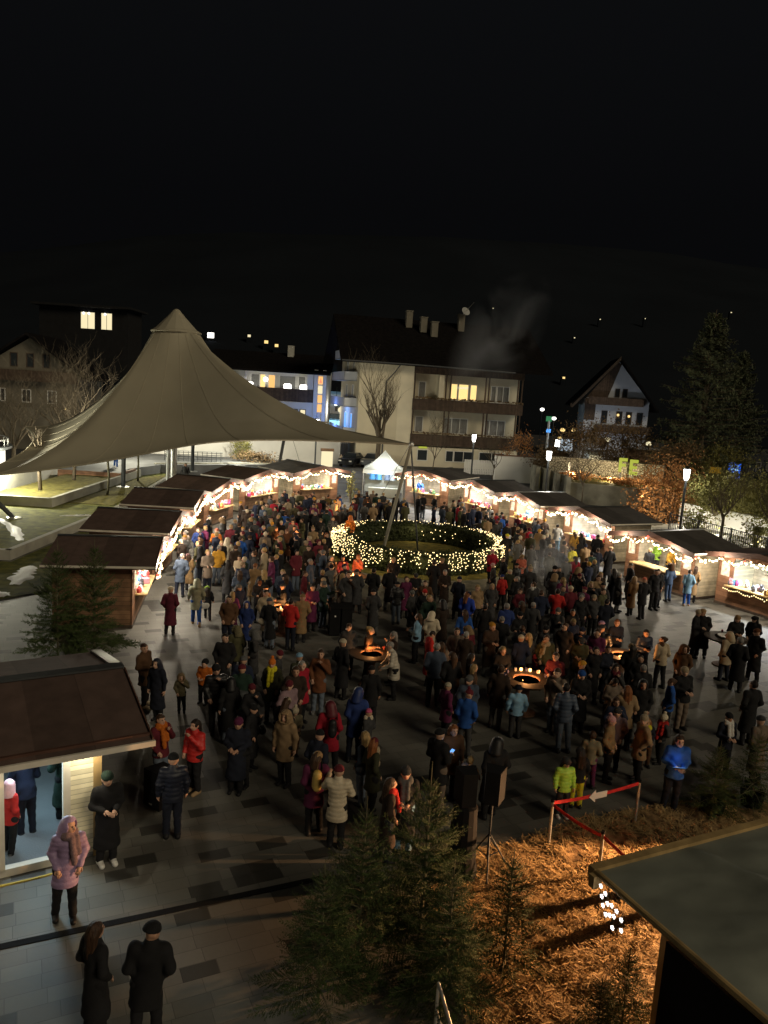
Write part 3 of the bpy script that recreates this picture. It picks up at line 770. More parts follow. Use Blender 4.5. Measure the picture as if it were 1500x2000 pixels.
    # goods
    if goods and front == 'open':
        random.seed(hash(key) % 1000 if False else sum(map(ord, key)))
        for k in range(26 * goods):
            col = random.choice(GOODCOL)
            b = MB(); kind = random.randrange(3)
            if kind == 0: b.box((0, 0, .1), (random.uniform(.12, .3), .18, .2), rz=random.uniform(0, 3)); b.box((0, 0, .21), (.06, .2, .02)); nm = 'gift_box'
            elif kind == 1: b.lathe([(.07, 0), (.09, .06), (.09, .15), (.05, .2), (.05, .24), (.0, .25)], n=9); nm = 'jar'
            else: b.ball((0, 0, .11), (.13, .1, .11), 8, 6); b.ball((0, -.03, .25), .075, 7, 5); b.ball((.06, -.02, .31), .025, 5, 4); b.ball((-.06, -.02, .31), .025, 5, 4); nm = 'soft_toy'
            if goods > 1 and k % 2: loc = X @ Vector((random.uniform(-ox + .1, ox - .1), y1 - .16 - random.uniform(0, .25), random.uniform(1.1, 1.95)))
            elif k % 3 == 0: loc = X @ Vector((random.uniform(-ox + .1, ox - .1), y1 - .2, random.choice((1.38, 1.78))))
            else: loc = X @ Vector((random.uniform(-ox, ox), y0 + random.uniform(-.25, .2), 1.03))
            o = b.build(nm, M['goods'], loc=loc, rz=a + random.uniform(-.4, .4)); o.color = (*col, 1)
            tag(o, 'small colourful ware among the goods on show in the lit market huts', {'gift_box': 'box', 'jar': 'jar', 'soft_toy': 'soft toy'}[nm], 'goods shown in the market huts')
    return X, w

hut('l1', (-7.5, 24.9), (-8.5, 30.0), 'brown hut with a dark felt roof, nearest of the left row behind two firs', glabel='light garland on the nearest hut of the left row', power=150)
hut('l2', (-8.65, 30.6), (-9.05, 35.8), 'brown roofed hut, second from the front in the left row', glabel='light garland on the second hut of the left row', power=150)
hut('l3', (-9.35, 37.2), (-9.6, 42.4), 'brown roofed hut, third from the front in the left row', glabel='light garland on the third hut of the left row', power=150)
hut('l4', (-9.75, 43.0), (-8.6, 48.0), 'brown roofed hut where the left row bends, behind three others', glabel='light garland on the fourth hut of the left row', power=150)
hut('l5', (-9.15, 49.3), (-6.65, 54.3), 'brown roofed hut glowing white inside, left neighbour of the dark roofed back hut', glabel='light garland on the hut glowing white inside at the back', lamp_c=(.9, .97, 1), power=230, sidem='palewood')
hut('b6', (-6.6, 54.6), (-2.75, 58.2), 'hut with a charcoal roof left of the white pavilion tent', roofm='darkfelt', sidem='palewood', glabel='light garland on the charcoal roofed hut left of the white tent', power=190, D=4.6)
hut('r1', (.65, 58.9), (4.75, 56.2), 'hut with a bent dark roof just right of the white pavilion tent', roofm='darkfelt', sidem='palewood', glabel='light garland on the hut right of the white tent', lamp_c=(.95, .97, 1), power=200, D=4.6)
hut('r2', (4.75, 55.4), (7.3, 50.7), 'hut with red goods, second to the right of the white tent', roofm='darkfelt', sidem='palewood', glabel='light garland on the hut with red goods', lamp_c=(.95, .97, 1), power=200)
hut('r3', (7.3, 50.2), (9.3, 45.5), 'third hut right of the white tent, with a pale metal ridge', roofm='darkfelt', sidem='palewood', glabel='light garland on the third hut right of the white tent', power=170, flash=True)
hut('r4', (9.75, 45.2), (12.05, 40.2), 'wide dark roofed hut in the middle of the right row with white wares', roofm='darkfelt', sidem='palewood', glabel='light garland on the middle hut of the right row', lamp_c=(.95, .97, 1), power=200)
hut('r5', (11.3, 37.95), (13.75, 33.25), 'drinks hut with a shining ridge strip and a long bar in the right row', roofm='darkfelt', sidem='palewood', glabel='light garland on the drinks hut of the right row', power=90, flash=True, goods=0)
hut('r6', (14.25, 34.0), (17.2, 28.9), 'hut full of toys, nearest in the right row', sidem='whitewood', glabel='light garland on the toy hut at the right edge', lamp_c=(.9, .97, 1), power=240, goods=3, wallm='redwood')
# second row of bulbs under the toy hut's counter
X, w = HUT['r6']
g = thing('light_garland', X.to_translation(), X.to_euler().z, 'lower light garland along the counter of the toy hut', 'light garland', 'light garlands along the hut eaves')
pts = [Vector((-1.7 + .1 * k, .33, .95 - .09 * abs(math.sin(k * .42)))) for k in range(35)]
b = MB(); b.path(pts, .012, 4); b.build('cable', M['wire'], g)
for p in pts: link('bulb', BULB['r'], g, p + Vector((0, -.03, random.uniform(-.05, .03))))

# the white-boarded hut at the front left, its long side open to us
FL = Vector((-3.8, 12.6, 0)); FR = Vector((-6.3, 16.8, 0))
a = math.atan2(FR.y - FL.y, FR.x - FL.x); c = (FL + FR) / 2
t = thing('market_hut', c, a, 'big front hut of white boards with a brown roof and an open lit doorway', 'market hut', 'wooden huts round the market square')
KX = Matrix.Translation(c) @ Matrix.Rotation(a, 4, 'Z')
hw = (FR - FL).length / 2; D = 6.2; ze = 2.3; zr = 2.80
b = MB()
for s in (-1, 1):
    b.add([(0, 0, zr), (s * hw, 0, ze), (s * hw, D, ze), (0, D, zr), (0, 0, zr - .1), (s * hw, 0, ze - .1), (s * hw, D, ze - .1), (0, D, zr - .1)],
          [(0, 1, 2, 3), (7, 6, 5, 4), (0, 4, 5, 1), (1, 5, 6, 2), (2, 6, 7, 3)])
rf = b.build('roof', M['felt'], t)
b = MB(); b.box((0, D / 2, zr + .03), (.26, D + .02, .035)); b.build('ridge_cap', M['darksteel'], rf)
b = MB(); b.box((-hw - .03, D / 2, ze - .04), (.05, D + .1, .10)); b.build('eave_trim', M['trim'], rf)
b = MB(); b.box((-hw + .17, D / 2, ze + .05), (.06, D, .05)); b.build('roof_batten', M['fascia'], rf)
q = MB(); q.add([(.12, -.02, zr + .02), (hw, -.02, ze + .05), (hw, .2, ze + .05), (.12, .2, zr + .02), (.12, -.02, zr - .08), (hw, -.02, ze - .08), (hw, .2, ze - .08), (.12, .2, zr - .08)],
                [(0, 1, 2, 3), (7, 6, 5, 4), (0, 4, 5, 1), (1, 5, 6, 2), (2, 6, 7, 3), (3, 7, 4, 0)]); q.build('verge_board', M['alu'], rf)
q = MB(); q.add([(-.12, -.03, zr + .02), (-hw, -.03, ze + .05), (-hw, -.003, ze + .05), (-.12, -.003, zr + .02), (-.12, -.03, zr - .16), (-hw, -.03, ze - .16), (-hw, -.003, ze - .16), (-.12, -.003, zr - .16)],
                [(0, 1, 2, 3), (7, 6, 5, 4), (0, 4, 5, 1), (1, 5, 6, 2), (2, 6, 7, 3), (3, 7, 4, 0)]); q.build('verge_board', M['fascia'], rf)
xw = -hw + .55
dy0, dy1 = 1.32, 2.36        # the doorway in the near long side
b = MB(); b.b2((xw, .8, .06), (xw + .07, dy0, ze - .02)); b.build('side_wall', M['whitewood'], t)
b = MB(); b.b2((xw, dy1, .06), (xw + .07, D - .2, ze)); b.build('side_wall', M['whitewood'], t)
b = MB(); b.b2((xw - .03, dy0 - .06, .1), (xw + .1, dy0 + .06, ze)); b.b2((xw - .03, dy1 - .06, .1), (xw + .1, dy1 + .06, ze)); b.b2((xw - .03, dy0 - .06, .02), (xw + .1, dy1 + .06, .16)); b.build('door_frame', M['trim'], t)
b = MB(); b.b2((hw - .6, .8, .06), (hw - .53, D - .2, ze)); b.build('side_wall', M['palewood'], t)
b = MB(); b.b2((xw + .07, .78, .06), (hw - .6, .86, ze + .1)); b.build('front_panel', M['redwood'], t)
b = MB(); b.b2((xw - .02, .74, .02), (xw + .1, .88, ze)); b.build('corner_post', M['beam'], t)
b = MB(); b.b2((xw + .07, D - .27, .06), (hw - .6, D - .2, ze + .1)); b.build('back_wall', M['palewood'], t)
b = MB(); b.b2((xw, .8, .02), (hw - .53, D - .2, .1)); b.build('floor', M['street'], t)
b = MB(); b.tube((-.2, 2.2, 2.2), (-.2, 3.8, 2.2), .03); b.build('tube_lamp', M['led'], t)
lamp('hut_light', 'AREA', KX @ Vector((-.1, 2.2, 2.1)), 48, (.55, .86, 1.0), 1.4, KX @ Vector((-.9, 2.0, 0)), sy=.3)
lamp('door_light', 'AREA', KX @ Vector((-1.2, 1.9, 2.12)), 30, (.62, .86, 1.0), .5, KX @ Vector((-3.4, 2.3, 0)), sy=.3)
q = MB(); q.tube((xw - .2, 1.0, ze - .06), (xw - .2, 3.6, ze - .06), .018); q.build('eave_lamp', M['winpale'], t)
for _y in (1.05, 2.9): lamp('eave_light', 'POINT', KX @ Vector((xw - .3, _y, ze - .16)), 26, (1, .90, .66), .02)
b = MB()
pp = [KX @ Vector((xw - .25, 1.5 + k * .25, .02)) + Vector((math.sin(k) * .03, 0, 0)) for k in range(18)]
b.path(pp, .02, 5); tag(b.build('power_cable', mat('yellow_cable', (.5, .36, .05), .6)), 'yellow cable lying along the foot of the front hut', 'cable')

# ------------------------------------------------------------------ white pavilion tent
t = thing('pavilion_tent', (-.2, 62.6, 0), -.02, 'white pop-up pavilion tent with a lit inside between the back huts', 'tent')
b = MB(); H0 = 2.25; h = 1.65
n = 10; vs = []; fs = []
apex = Vector((0, 0, 3.75))
ring_ = []
for k in range(40):
    s_ = k / 10; sd = int(s_); f_ = s_ - sd
    cn = [(-h, -h), (h, -h), (h, h), (-h, h), (-h, -h)]
    p = Vector((cn[sd][0] + (cn[sd + 1][0] - cn[sd][0]) * f_, cn[sd][1] + (cn[sd + 1][1] - cn[sd][1]) * f_, 0)); ring_.append(p)
for j in range(9):
    u = j / 8
    for p in ring_:
        q = p * (1 - u); vs.append((q.x, q.y, H0 + (apex.z - H0) * (u ** 1.45)))
for j in range(8):
    for k in range(40): fs.append((j * 40 + k, j * 40 + (k + 1) % 40, (j + 1) * 40 + (k + 1) % 40, (j + 1) * 40 + k))
b.add(vs, fs)
b.add([(p.x, p.y, H0) for p in ring_] + [(p.x * 1.01, p.y * 1.01, H0 - .3) for p in ring_], [(k, (k + 1) % 40, 40 + (k + 1) % 40, 40 + k) for k in range(40)])
b.build('canopy', M['canvas'], t, smooth=False)
for sx in (-1, 1):
    for sy in (-1, 1):
        b = MB(); b.tube((sx * h * .97, sy * h * .97, 0), (sx * h * .97, sy * h * .97, 2.2), .035); b.build('leg', M['alu'], t)
b = MB(); b.b2((-h, h - .02, .1), (h, h, H0)); b.build('back_sheet', M['canvas'], t)
b = MB(); b.b2((h - .02, -h, .1), (h, h, H0)); b.build('side_sheet', M['canvas'], t)
lamp('tent_light', 'POINT', (-.2, 62.0, 1.95), 200, (.92, .97, .98), .06)
for x, col in ((-.95, (.1, .35, .8)), (-.4, (.12, .4, .85)), (.3, (.15, .2, .3)), (.75, (.5, .55, .6))):
    b = MB(); b.lathe([(.0, 1.95), (.05, 1.93), (.16, 1.85), (.2, 1.7), (.24, 1.2), (.28, .95)], n=10); b.box((-.25, 0, 1.6), (.16, .14, .5), rot=Euler((0, .5, 0))); b.box((.25, 0, 1.6), (.16, .14, .5), rot=Euler((0, -.5, 0)))
    o = b.build('hanging_jacket', M['goods'], loc=(-.2 + x, 63.6, .25)); o.color = (*col, 1)
    tag(o, {-.95: 'bright blue jacket hung leftmost in the white tent', -.4: 'second blue jacket hung in the white tent', .3: 'dark jacket hung in the middle of the white tent', .75: 'grey jacket hung rightmost in the white tent'}[x], 'jacket')
b = MB(); b.b2((-1.2, -1.2, .7), (1.3, -.5, .75)); b.b2((-1.15, -1.15, 0), (1.25, -.55, .7)); o = b.build('sales_table', M['canvas'], loc=(-.2, 62.6, 0)); tag(o, 'white covered sales table inside the white tent', 'table')

# ------------------------------------------------------------------ big tensile roof on the left
Ct = Vector((-14.2, 51.0, 0)); ZR = 11.6; RR = 1.34
corners = [Vector((-22.71, 41.76, 2.47)), Vector((1.13, 38.2, 6.0)), Vector((-5.07, 64.45, 5.64)), Vector((-28.06, 59.27, 4.07))]
def edge_pt(i, f):
    a_ = corners[i]; c_ = corners[(i + 1) % 4]
    p = a_.lerp(c_, f); pull = (Vector((Ct.x, Ct.y, p.z)) - p); pull.z = 0
    k = 4 * f * (1 - f)
    amt = (.40, .30, .2, .167)[i]
    return p + pull * amt * k + Vector((0, 0, .35 * k))
NE, NR = 22, 30
vs = []; fs = []; mi = []
prof = []
for i in range(4):
    for k in range(NE): prof.append(edge_pt(i, k / NE))
NT = len(prof)
for j in range(NR + 1):
    u = (j / NR)
    for k, e in enumerate(prof):
        ang = math.atan2(e.y - Ct.y, e.x - Ct.x)
        r0 = Vector((Ct.x + RR * math.cos(ang), Ct.y + RR * math.sin(ang), ZR))
        R_ = (Vector((e.x, e.y, 0)) - Vector((r0.x, r0.y, 0))).length
        s_ = 1 - u
        z = e.z + (ZR - e.z) * (s_ ** 1.959)
        p = r0.lerp(e, u); vs.append((p.x, p.y, z))
for j in range(NR):
    for k in range(NT):
        fs.append((j * NT + k, j * NT + (k + 1) % NT, (j + 1) * NT + (k + 1) % NT, (j + 1) * NT + k)); mi.append(0)
tt = thing('tensile_tent', Ct, 0, 'huge cone shaped beige tensile tent roof over the left side of the square', 'tent')
def rel(v): return [(x - Ct.x, y - Ct.y, z) for x, y, z in v]
b = MB(); b.add(rel(vs), fs); mem = b.build('membrane', M['membrane'], tt, smooth=True)
b = MB()
for k in range(0, NT, 4):
    b.path(rel([Vector(vs[j * NT + k]) + Vector((0, 0, .012)) for j in range(NR + 1)]), [.02] * (NR + 1), 4)
b.build('seams', M['seam'], mem)
b = MB(); b.path(rel([p for p in prof] + [prof[0]]), .05, 6); b.build('edge_cable', M['seam'], mem)
b = MB(); b.lathe([(RR + .12, ZR - .22), (RR + .2, ZR - .12), (RR + .12, ZR - .02), (RR + .02, ZR + .02), (.55, ZR + .85), (.2, ZR + 1.25), (.1, ZR + 1.32), (0, ZR + 1.32)], n=14); cp = b.build('top_cap', M['membrane'], tt)
b = MB(); b.lathe([(RR + .22, ZR - .2), (RR + .27, ZR - .14), (RR + .22, ZR - .08)], n=28); b.build('cap_ring', M['seam'], cp)
b = MB(); b.tube((0, 0, 0), (0, 0, ZR + .9), .22, .16, 14); b.build('mast', M['steel'], tt)
def post(p0, p1, r, label, m_='darksteel', nm='tent_post'):
    o = thing(nm, p0, 0, label, 'tent post'); d = Vector(p1) - Vector(p0)
    b = MB(); b.tube((0, 0, 0), d, r, r, 12); b.build('tube', M[m_], o)
    b = MB(); b.lathe([(r * 3, 0), (r * 3, .05), (r * 1.3, .09)], n=14); b.build('base_plate', M['steel'], o)
    b = MB(); b.ball(d, r * 1.5, 8, 6); b.build('head', M['steel'], o)
    return o
post((0, 38.9, .1), corners[1] + Vector((.02, 0, .02)), .085, 'long leaning pole carrying the tent corner over the round hedge', 'oldconcrete')
post((-20.5, 41.9, .3), corners[0] + Vector((0, 0, -.02)), .13, 'leaning dark post of the tent standing on the front lawn at left')
post((-19.4, 56.3, .3), (-19.35, 56.3, 7.0), .16, 'dark upright tent post at the bend of the lawn walls')
post((-16.2, 56.6, .3), (-16.15, 56.6, 7.0), .15, 'pale upright tent post behind the fourth left hut', 'steel')
post((-15.9, 62.6, 1.0), (-15.9, 62.6, 5.9), .14, 'dark upright tent post on the terrace beside the seated visitor')
post((-8.8, 60.2, .0), (-8.2, 62, 5.6), .13, 'dark leaning tent post between the two back huts at left')
for (p0, p1, lb) in ((corners[1], (1.9, 39.9, .35), 'dark stay rod from the pole top down into the round hedge'), (corners[1] + Vector((0, 0, .1)), (-.3, 61.5, .2), 'thin wire stay running back from the pole top'),
                     ((-8.2, 62, 5.6), (-6.4, 63.0, .1), 'thin wire stay of the leaning post between the back huts')):
    b = MB(); b.tube(p0, p1, .045 if 'rod' in lb else .014, n=6); tag(b.build('stay', M['darksteel']), lb, 'stay')

# ------------------------------------------------------------------ round hedge with fairy lights
RC = Vector((1.9, 40.05, 0)); RO, RI, RH = 4.55, 3.75, 1.05
hd = thing('round_hedge', RC, 0, 'dark ring shaped hedge wrapped in fairy lights in the middle of the square', 'hedge')
b = MB()
b.lathe([(RI + .12, .0), (RI + .12, RH - .18), (RI + .25, RH - .08), (RO - .25, RH - .08), (RO - .12, RH - .18), (RO - .12, 0)], n=64)
b.build('inner_branches', M['box'], hd)
def leafquads(P, Nrm, size, seed=0, jitter=.8, aspect=.55):
    r = np.random.default_rng(seed); n = len(P)
    a = r.normal(size=(n, 3)); a += Nrm * .0
    a /= np.linalg.norm(a, axis=1)[:, None]
    q = r.normal(size=(n, 3)) * jitter + Nrm; c = np.cross(a, q); c /= np.linalg.norm(c, axis=1)[:, None] + 1e-9
    s = size * r.uniform(.6, 1.3, (n, 1))
    v = np.stack([P - a * s, P + c * s * aspect, P + a * s, P - c * s * aspect], 1).reshape(-1, 3)
    f = np.arange(4 * n).reshape(-1, 4)
    return v, f
th = rng.uniform(0, 2 * PI, 15000); part_ = rng.uniform(0, 1, 15000)
wob = 1 + .03 * np.sin(th * 9) + .02 * np.sin(th * 23)
rad = np.where(part_ < .45, RO - .05 + rng.normal(0, .05, 15000), np.where(part_ < .75, RI + .05 + rng.normal(0, .06, 15000), rng.uniform(RI, RO, 15000))) * np.where(part_ < .45, 1, 1)
zz = np.where(part_ < .75, rng.uniform(.05, RH, 15000), RH - .05 + rng.normal(0, .05, 15000)) * wob
P_ = np.stack([rad * np.cos(th), rad * np.sin(th), zz], 1)
v, f = leafquads(P_, np.stack([np.cos(th), np.sin(th), 0 * th + .4], 1), .07, 3)
link('foliage', npmesh('hedge_leaves', v, f, M['box'], smooth=False), hd)
b = MB(); b.lathe([(0, .10), (2.2, .10), (RI - .1, .05), (RI + .1, .05)], n=48); tag(b.build('fountain_floor', M['leafy'], loc=RC), 'pale round basin floor inside the hedge ring', 'basin')
fl = thing('fairy_lights', RC, 0, 'curtain of warm white fairy lights draped over the round hedge', 'fairy lights')
pts = []
for k in range(180):
    t_ = 2 * PI * (k + random.uniform(-.4, .4)) / 180; pts.append((( RO - .05) * math.cos(t_), (RO - .05) * math.sin(t_), RH + .03 + random.uniform(-.05, .08), 2))
front = []
k = 0
while k < 104:
    t_ = PI * .98 + (PI * 1.10) * k / 104 - .05
    arch = .55 + .45 * abs(math.sin(k * .33)) ** .7
    L = RH * arch * random.uniform(.75, 1)
    m_ = int(L / .125)
    for j in range(m_): front.append(((RO + .06) * math.cos(t_ + random.uniform(-.02, .02)), (RO + .06) * math.sin(t_), RH - .02 - j * .125 + random.uniform(-.055, .055), 3))
    k += 1 if random.random() < .8 else 3
side = []
for k in range(170):
    t_ = PI + random.gauss(0, .33); r = random.uniform(RI + .1, RO + .05)
    side.append((r * math.cos(t_), r * math.sin(t_), RH + .04 + random.uniform(-.05, .05), 1))
for k in range(150):
    t_ = random.gauss(-.05, .38); r = random.uniform(RI + .3, RO + .05)
    side.append((r * math.cos(t_), r * math.sin(t_), RH + .04 + random.uniform(-.05, .05), 1))
for k in range(26):
    t_ = random.uniform(.1, PI - .1); side.append(((RI - .06) * math.cos(t_), (RI - .06) * math.sin(t_), random.uniform(.25, .85), 1))
allp = front + pts + side
random.shuffle(front)
for p in front[:100]: link('bulb', BULB['r'], fl, p[:3])
b = MB()
for p in front[100:] + pts + side: b.ball(p[:3], random.uniform(.019, .029), 5, 4)
o = b.build('bulbs', M['bulbring'], fl); o['kind'] = 'stuff'
for k in range(9):
    t_ = PI * (1.0 + k / 8.0); lamp('fairy_glow', 'POINT', RC + Vector(((RO + .35) * math.cos(t_), (RO + .35) * math.sin(t_), .75)), 7, (1, .76, .4), .03)
lamp('fairy_glow', 'POINT', RC + Vector((-3.9, 0, 1.4)), 14, (1, .76, .4), .03)
lamp('fairy_glow', 'POINT', RC + Vector((3.9, 0.2, 1.4)), 14, (1, .76, .4), .03)
lamp('fairy_glow', 'POINT', RC + Vector((0, 3.3, .9)), 16, (1, .76, .4), .03)
b = MB(); b.lathe([(0, -.05), (5.35, -.05), (5.35, .012), (0, .012)], n=64); tag(b.build('planted_ring', M['leafy'], loc=RC), kind='structure')

# ------------------------------------------------------------------ round tables with fire bowls
def fire_table(x, y, r, label, fire=1.0, rz=0.0, h=1.0, power=45):
    t = thing('fire_table', (x, y, 0), rz, label, 'fire table', 'round standing tables with fire bowls')
    b = MB(); b.lathe([(r * .52, h - .05), (r, h - .05), (r, h), (r * .52, h), (r * .52, h - .05)], n=32); b.build('table_ring', M['tablewood'], t)
    b = MB(); b.lathe([(0, h - .26), (r * .3, h - .24), (r * .47, h - .12), (r * .515, h - .02), (r * .50, h - .01), (r * .44, h - .12), (r * .28, h - .2), (0, h - .21)], n=24); bw = b.build('fire_bowl', M['rust'], t)
    b = MB(); b.lathe([(.34, 0), (.34, .04), (.12, .08), (.12, h - .25)], n=16); b.build('pedestal', M['rust'], t)
    b = MB()
    for k in range(3): a_ = k * 2.1; b.tube((math.cos(a_) * .1, math.sin(a_) * .1, h - .25), (math.cos(a_) * r * .85, math.sin(a_) * r * .85, h - .06), .02)
    b.build('bracket', M['darksteel'], t)
    if fire:
        b = MB()
        for k in range(4): a_ = random.uniform(0, 3.1); c_ = Vector((random.uniform(-.1, .1), random.uniform(-.1, .1), h - .15)); dv = Vector((math.cos(a_), math.sin(a_), .15)) * r * .3; b.tube(c_ - dv, c_ + dv, .035, .03, 7)
        b.build('log', M['rust'], bw)
        b = MB(); b.lathe([(0, h - .19), (r * .25, h - .18), (r * .3, h - .16), (0, h - .165)], n=12); b.build('embers', M['ember'], bw)
        b = MB()
        for k in range(int(1 + 4 * fire)):
            c_ = Vector((random.uniform(-.13, .13), random.uniform(-.13, .13), h - .18)); hh = random.uniform(.08, .19) * fire
            b.path([c_, c_ + Vector((.01, 0, hh * .3)), c_ + Vector((random.uniform(-.03, .03), 0, hh * .7)), c_ + Vector((random.uniform(-.04, .04), 0, hh))], [.03, .038, .022, .004], 6)
        b.build('flame', M['flame'], bw)
        lamp('fire_light', 'POINT', (x, y, h + .06), power * fire * 1.2, (1.0, .42, .13), .05)
    return t
fire_table(4.2, 20.2, .74, 'large round fire table with cups on its rim, nearest on the right', .8, power=42)
fire_table(-.1, 21.5, .66, 'round fire table with a small flame left of the red padded coat', .55, power=30)
fire_table(-3.3, 25.7, .62, 'round fire table with a bright fire beside the red jacket', 1.2, power=40)
fire_table(-1.1, 30.7, .6, 'round fire table with a tall blaze in front of the hedge at left', 1.5, power=55)
fire_table(-2.4, 47.3, .6, 'round fire table with a bright blaze behind the hedge at left', 1.4, power=55)
fire_table(-4.5, 36.8, .6, 'round fire table glowing in the crowd left of the hedge', 1.1, power=45)
fire_table(7.6, 22.8, .6, 'round fire table with sparks in the right half of the square', 1.2, power=42)
fire_table(11.9, 25.3, .7, 'round table with a pale dish, standing rightmost without a fire', 0)
fire_table(8.6, 37.1, .62, 'round table with a rusty dish in front of the middle right hut', 0)
fire_table(6.1, 45.2, .7, 'round table with a rusty dish behind the hedge at right', 0)
t = thing('bench_table', (-.2, 51.5, 0), .1, 'plain wooden beer table in front of the white tent', 'table')
b = MB(); b.b2((-1, -.3, .98), (1, .3, 1.03)); b.build('tabletop', M['redwood'], t)
for sx in (-.8, .8):
    b = MB(); b.tube((sx, -.22, 0), (sx, .2, .98), .025); b.tube((sx, .22, 0), (sx, -.2, .98), .025); b.build('leg', M['darksteel'], t)
b = MB(); b.lathe([(0, 1.01), (.24, 1.01), (.28, 1.05), (.27, 1.06), (0, 1.03)], n=20); tag(b.build('dish', M['white'], loc=(11.9, 25.3, 0)), 'pale dish lying in the rightmost table', 'dish')
cupm = MB(); cupm.lathe([(.03, 0), (.042, .09), (.038, .09), (.028, .01), (0, .01)], n=10)
o0 = cupm.build('cup', M['paint']); cup = o0.data; bpy.data.objects.remove(o0)
random.seed(5)
for (x, y, r, n_, nm) in ((4.2, 20.2, .74, 7, 'large fire table'), (-.1, 21.5, .66, 4, 'fire table beside the red padded coat'), (11.9, 25.3, .7, 3, 'rightmost round table')):
    for k in range(n_):
        a_ = k * .55 + .3; o = link('cup', cup, None, (x + math.cos(a_) * r * .8, y + math.sin(a_) * r * .8, 1.0), color=random.choice(((.5, .1, .08), (.6, .55, .5), (.1, .1, .2))))
        tag(o, 'small cup on the rim of the ' + nm, 'cup', 'cups on the ' + nm)
for (dx, dy) in ((-.05, .6), (.2, .58), (.42, .5)):
    o = MB(); o.lathe([(.035, 0), (.04, .07), (.035, .07), (0, .02)], n=8); c_ = o.build('tealight', M['flame'], loc=(4.2 + dx, 20.2 + dy, 1.0)); tag(c_, 'glowing tealight on the far rim of the large fire table', 'tealight', 'tealights on the large fire table')
# ------------------------------------------------------------------ street lamps, signs, walls, barriers, cars
def street_lamp(x, y, label, power=260, h=4.8):
    t = thing('street_lamp', (x, y, 0), random.uniform(0, 3), label, 'street lamp', 'street lamps round the square')
    b = MB(); b.lathe([(.13, 0), (.13, .5), (.085, .6), (.075, h - .75)], n=14); b.build('pole', M['darksteel'], t)
    b = MB(); b.lathe([(.10, h - .75), (.16, h - .6), (.20, h - .05), (0, h - .02)], n=14); b.build('lamp_glass', M['lampglass'], t)
    b = MB(); b.lathe([(.21, h - .05), (.22, h), (.1, h + .05), (0, h + .05)], n=14); b.build('lamp_cap', M['darksteel'], t)
    for a_ in (0, 2.1, 4.2): lamp('street_light', 'POINT', (x + .3 * math.cos(a_ + .6), y + .3 * math.sin(a_ + .6), h - .45), power / 3, (1, .95, .84), .04)
    return t
street_lamp(19.3, 49.4, 'tall street lamp with a dark pole in front of the olive trees at right', 230)
street_lamp(12.3, 58.7, 'street lamp with a dark pole in front of the lit rubble wall', 260)
street_lamp(8.5, 76.8, 'street lamp in front of the cream house balconies', 260)
street_lamp(-7.1, 75.5, 'street lamp behind the tent tip near the alley', 420, 5.4)
t = thing('path_light', (18.4, 84.0, 0), 0, 'small square path lamp on the garden wall', 'lamp'); b = MB(); b.box((0, 0, 4.0), (.4, .4, .7)); b.build('lamp_glass', M['lampglass'], t); b = MB(); b.tube((0, 0, 0), (0, 0, 3.65), .05); b.build('pole', M['darksteel'], t)
# white wall with tiles, steps, retaining wall, lit rubble
wallrun('tiled_wall', [(11.2, 78.5), (19.0, 79.6)], 2.7, .4, M['white_wall'], 'white garden wall with red tiles behind the right huts', cap=M['redwood'])
for k in range(4):
    b = MB(); b.box((13.4 + k * .62, 69.0 - k * 1.3, 1.35 - k * .06), (.3, 2.6, 2.7 - .12 * k)); b.box((13.4 + k * .62 - .18, 69.0 - k * 1.3 - 1.31, 1.4), (.08, .03, 2.6)); o = b.build('stair_wall', M['oldconcrete'])
    tag(o, ['rearmost', 'second', 'third', 'foremost'][k] + ' concrete cheek of the steps behind the right huts', 'stair wall')
wallrun('retaining_wall', [(14.8, 66.0), (20.4, 64.4), (23.5, 62.4)], 1.75, .5, M['oldconcrete'], 'grey stained retaining wall behind the middle right huts')
b = MB(); b.prism([(14.6, 66.2), (20.6, 64.8), (24, 62.6), (42, 70), (38, 96), (16, 92)], 0, 1.72, 2); tag(b.build('garden_bank', M['leafy']), kind='structure')
wallrun('rubble_wall', [(15.6, 72.6), (20.4, 71.4), (24.6, 69.2)], 1.7, .7, M['rubble'], 'brightly lit rubble stone wall in the garden at right', z0=1.7)
for (x, y, lb) in ((16.6, 70.0, 'white cross shaped post by the lit rubble wall'),):
    t = thing('white_post', (x, y, 1.72), 0, lb, 'post'); b = MB(); b.box((0, 0, .7), (.14, .14, 1.4)); b.build('upright', M['white'], t); b = MB(); b.box((0, -.08, .55), (1.9, .03, .06)); b.build('crossbar', M['white'], t)
for x, y, e in ((16.8, 69.4, 300), (20.0, 68.4, 320), (23.0, 66.6, 150), (18.2, 53.6, 130)): lamp('garden_light', 'POINT', (x, y, 2.2), e, (1, .80, .50), .05)
# yellow letters
lt = thing('letter_sign', (20.85, 69.2, 2.6), -.25, 'two thick yellow letters F and E on posts in the garden', 'sign')
def letters(parent, polys, x, name, m_, dep=.25):
    b = MB()
    for (x0, z0, x1, z1) in polys: b.b2((x + x0, -dep / 2, z0), (x + x1, dep / 2, z1))
    return b.build(name, M[m_], parent)
letters(lt, [(0, 0, .36, 1.55), (.36, 1.2, 1.0, 1.55), (.36, .62, .85, .93)], 0, 'letter', 'yellow_letter')
for _c in lt.children: _c.scale = (.72, 1, .82)
_e = letters(lt, [(0, -.2, .36, 1.45), (.36, 1.1, 1.0, 1.45), (.36, .46, .88, .78), (.36, -.2, 1.0, .14)], 1.3, 'letter', 'yellow_letter')
_e.scale = (.72, 1, .82)
b = MB(); b.box((.2, .2, -.7), (.1, .1, 1.5)); b.box((1.7, .2, -.8), (.1, .1, 1.3)); b.build('post', M['darksteel'], lt)
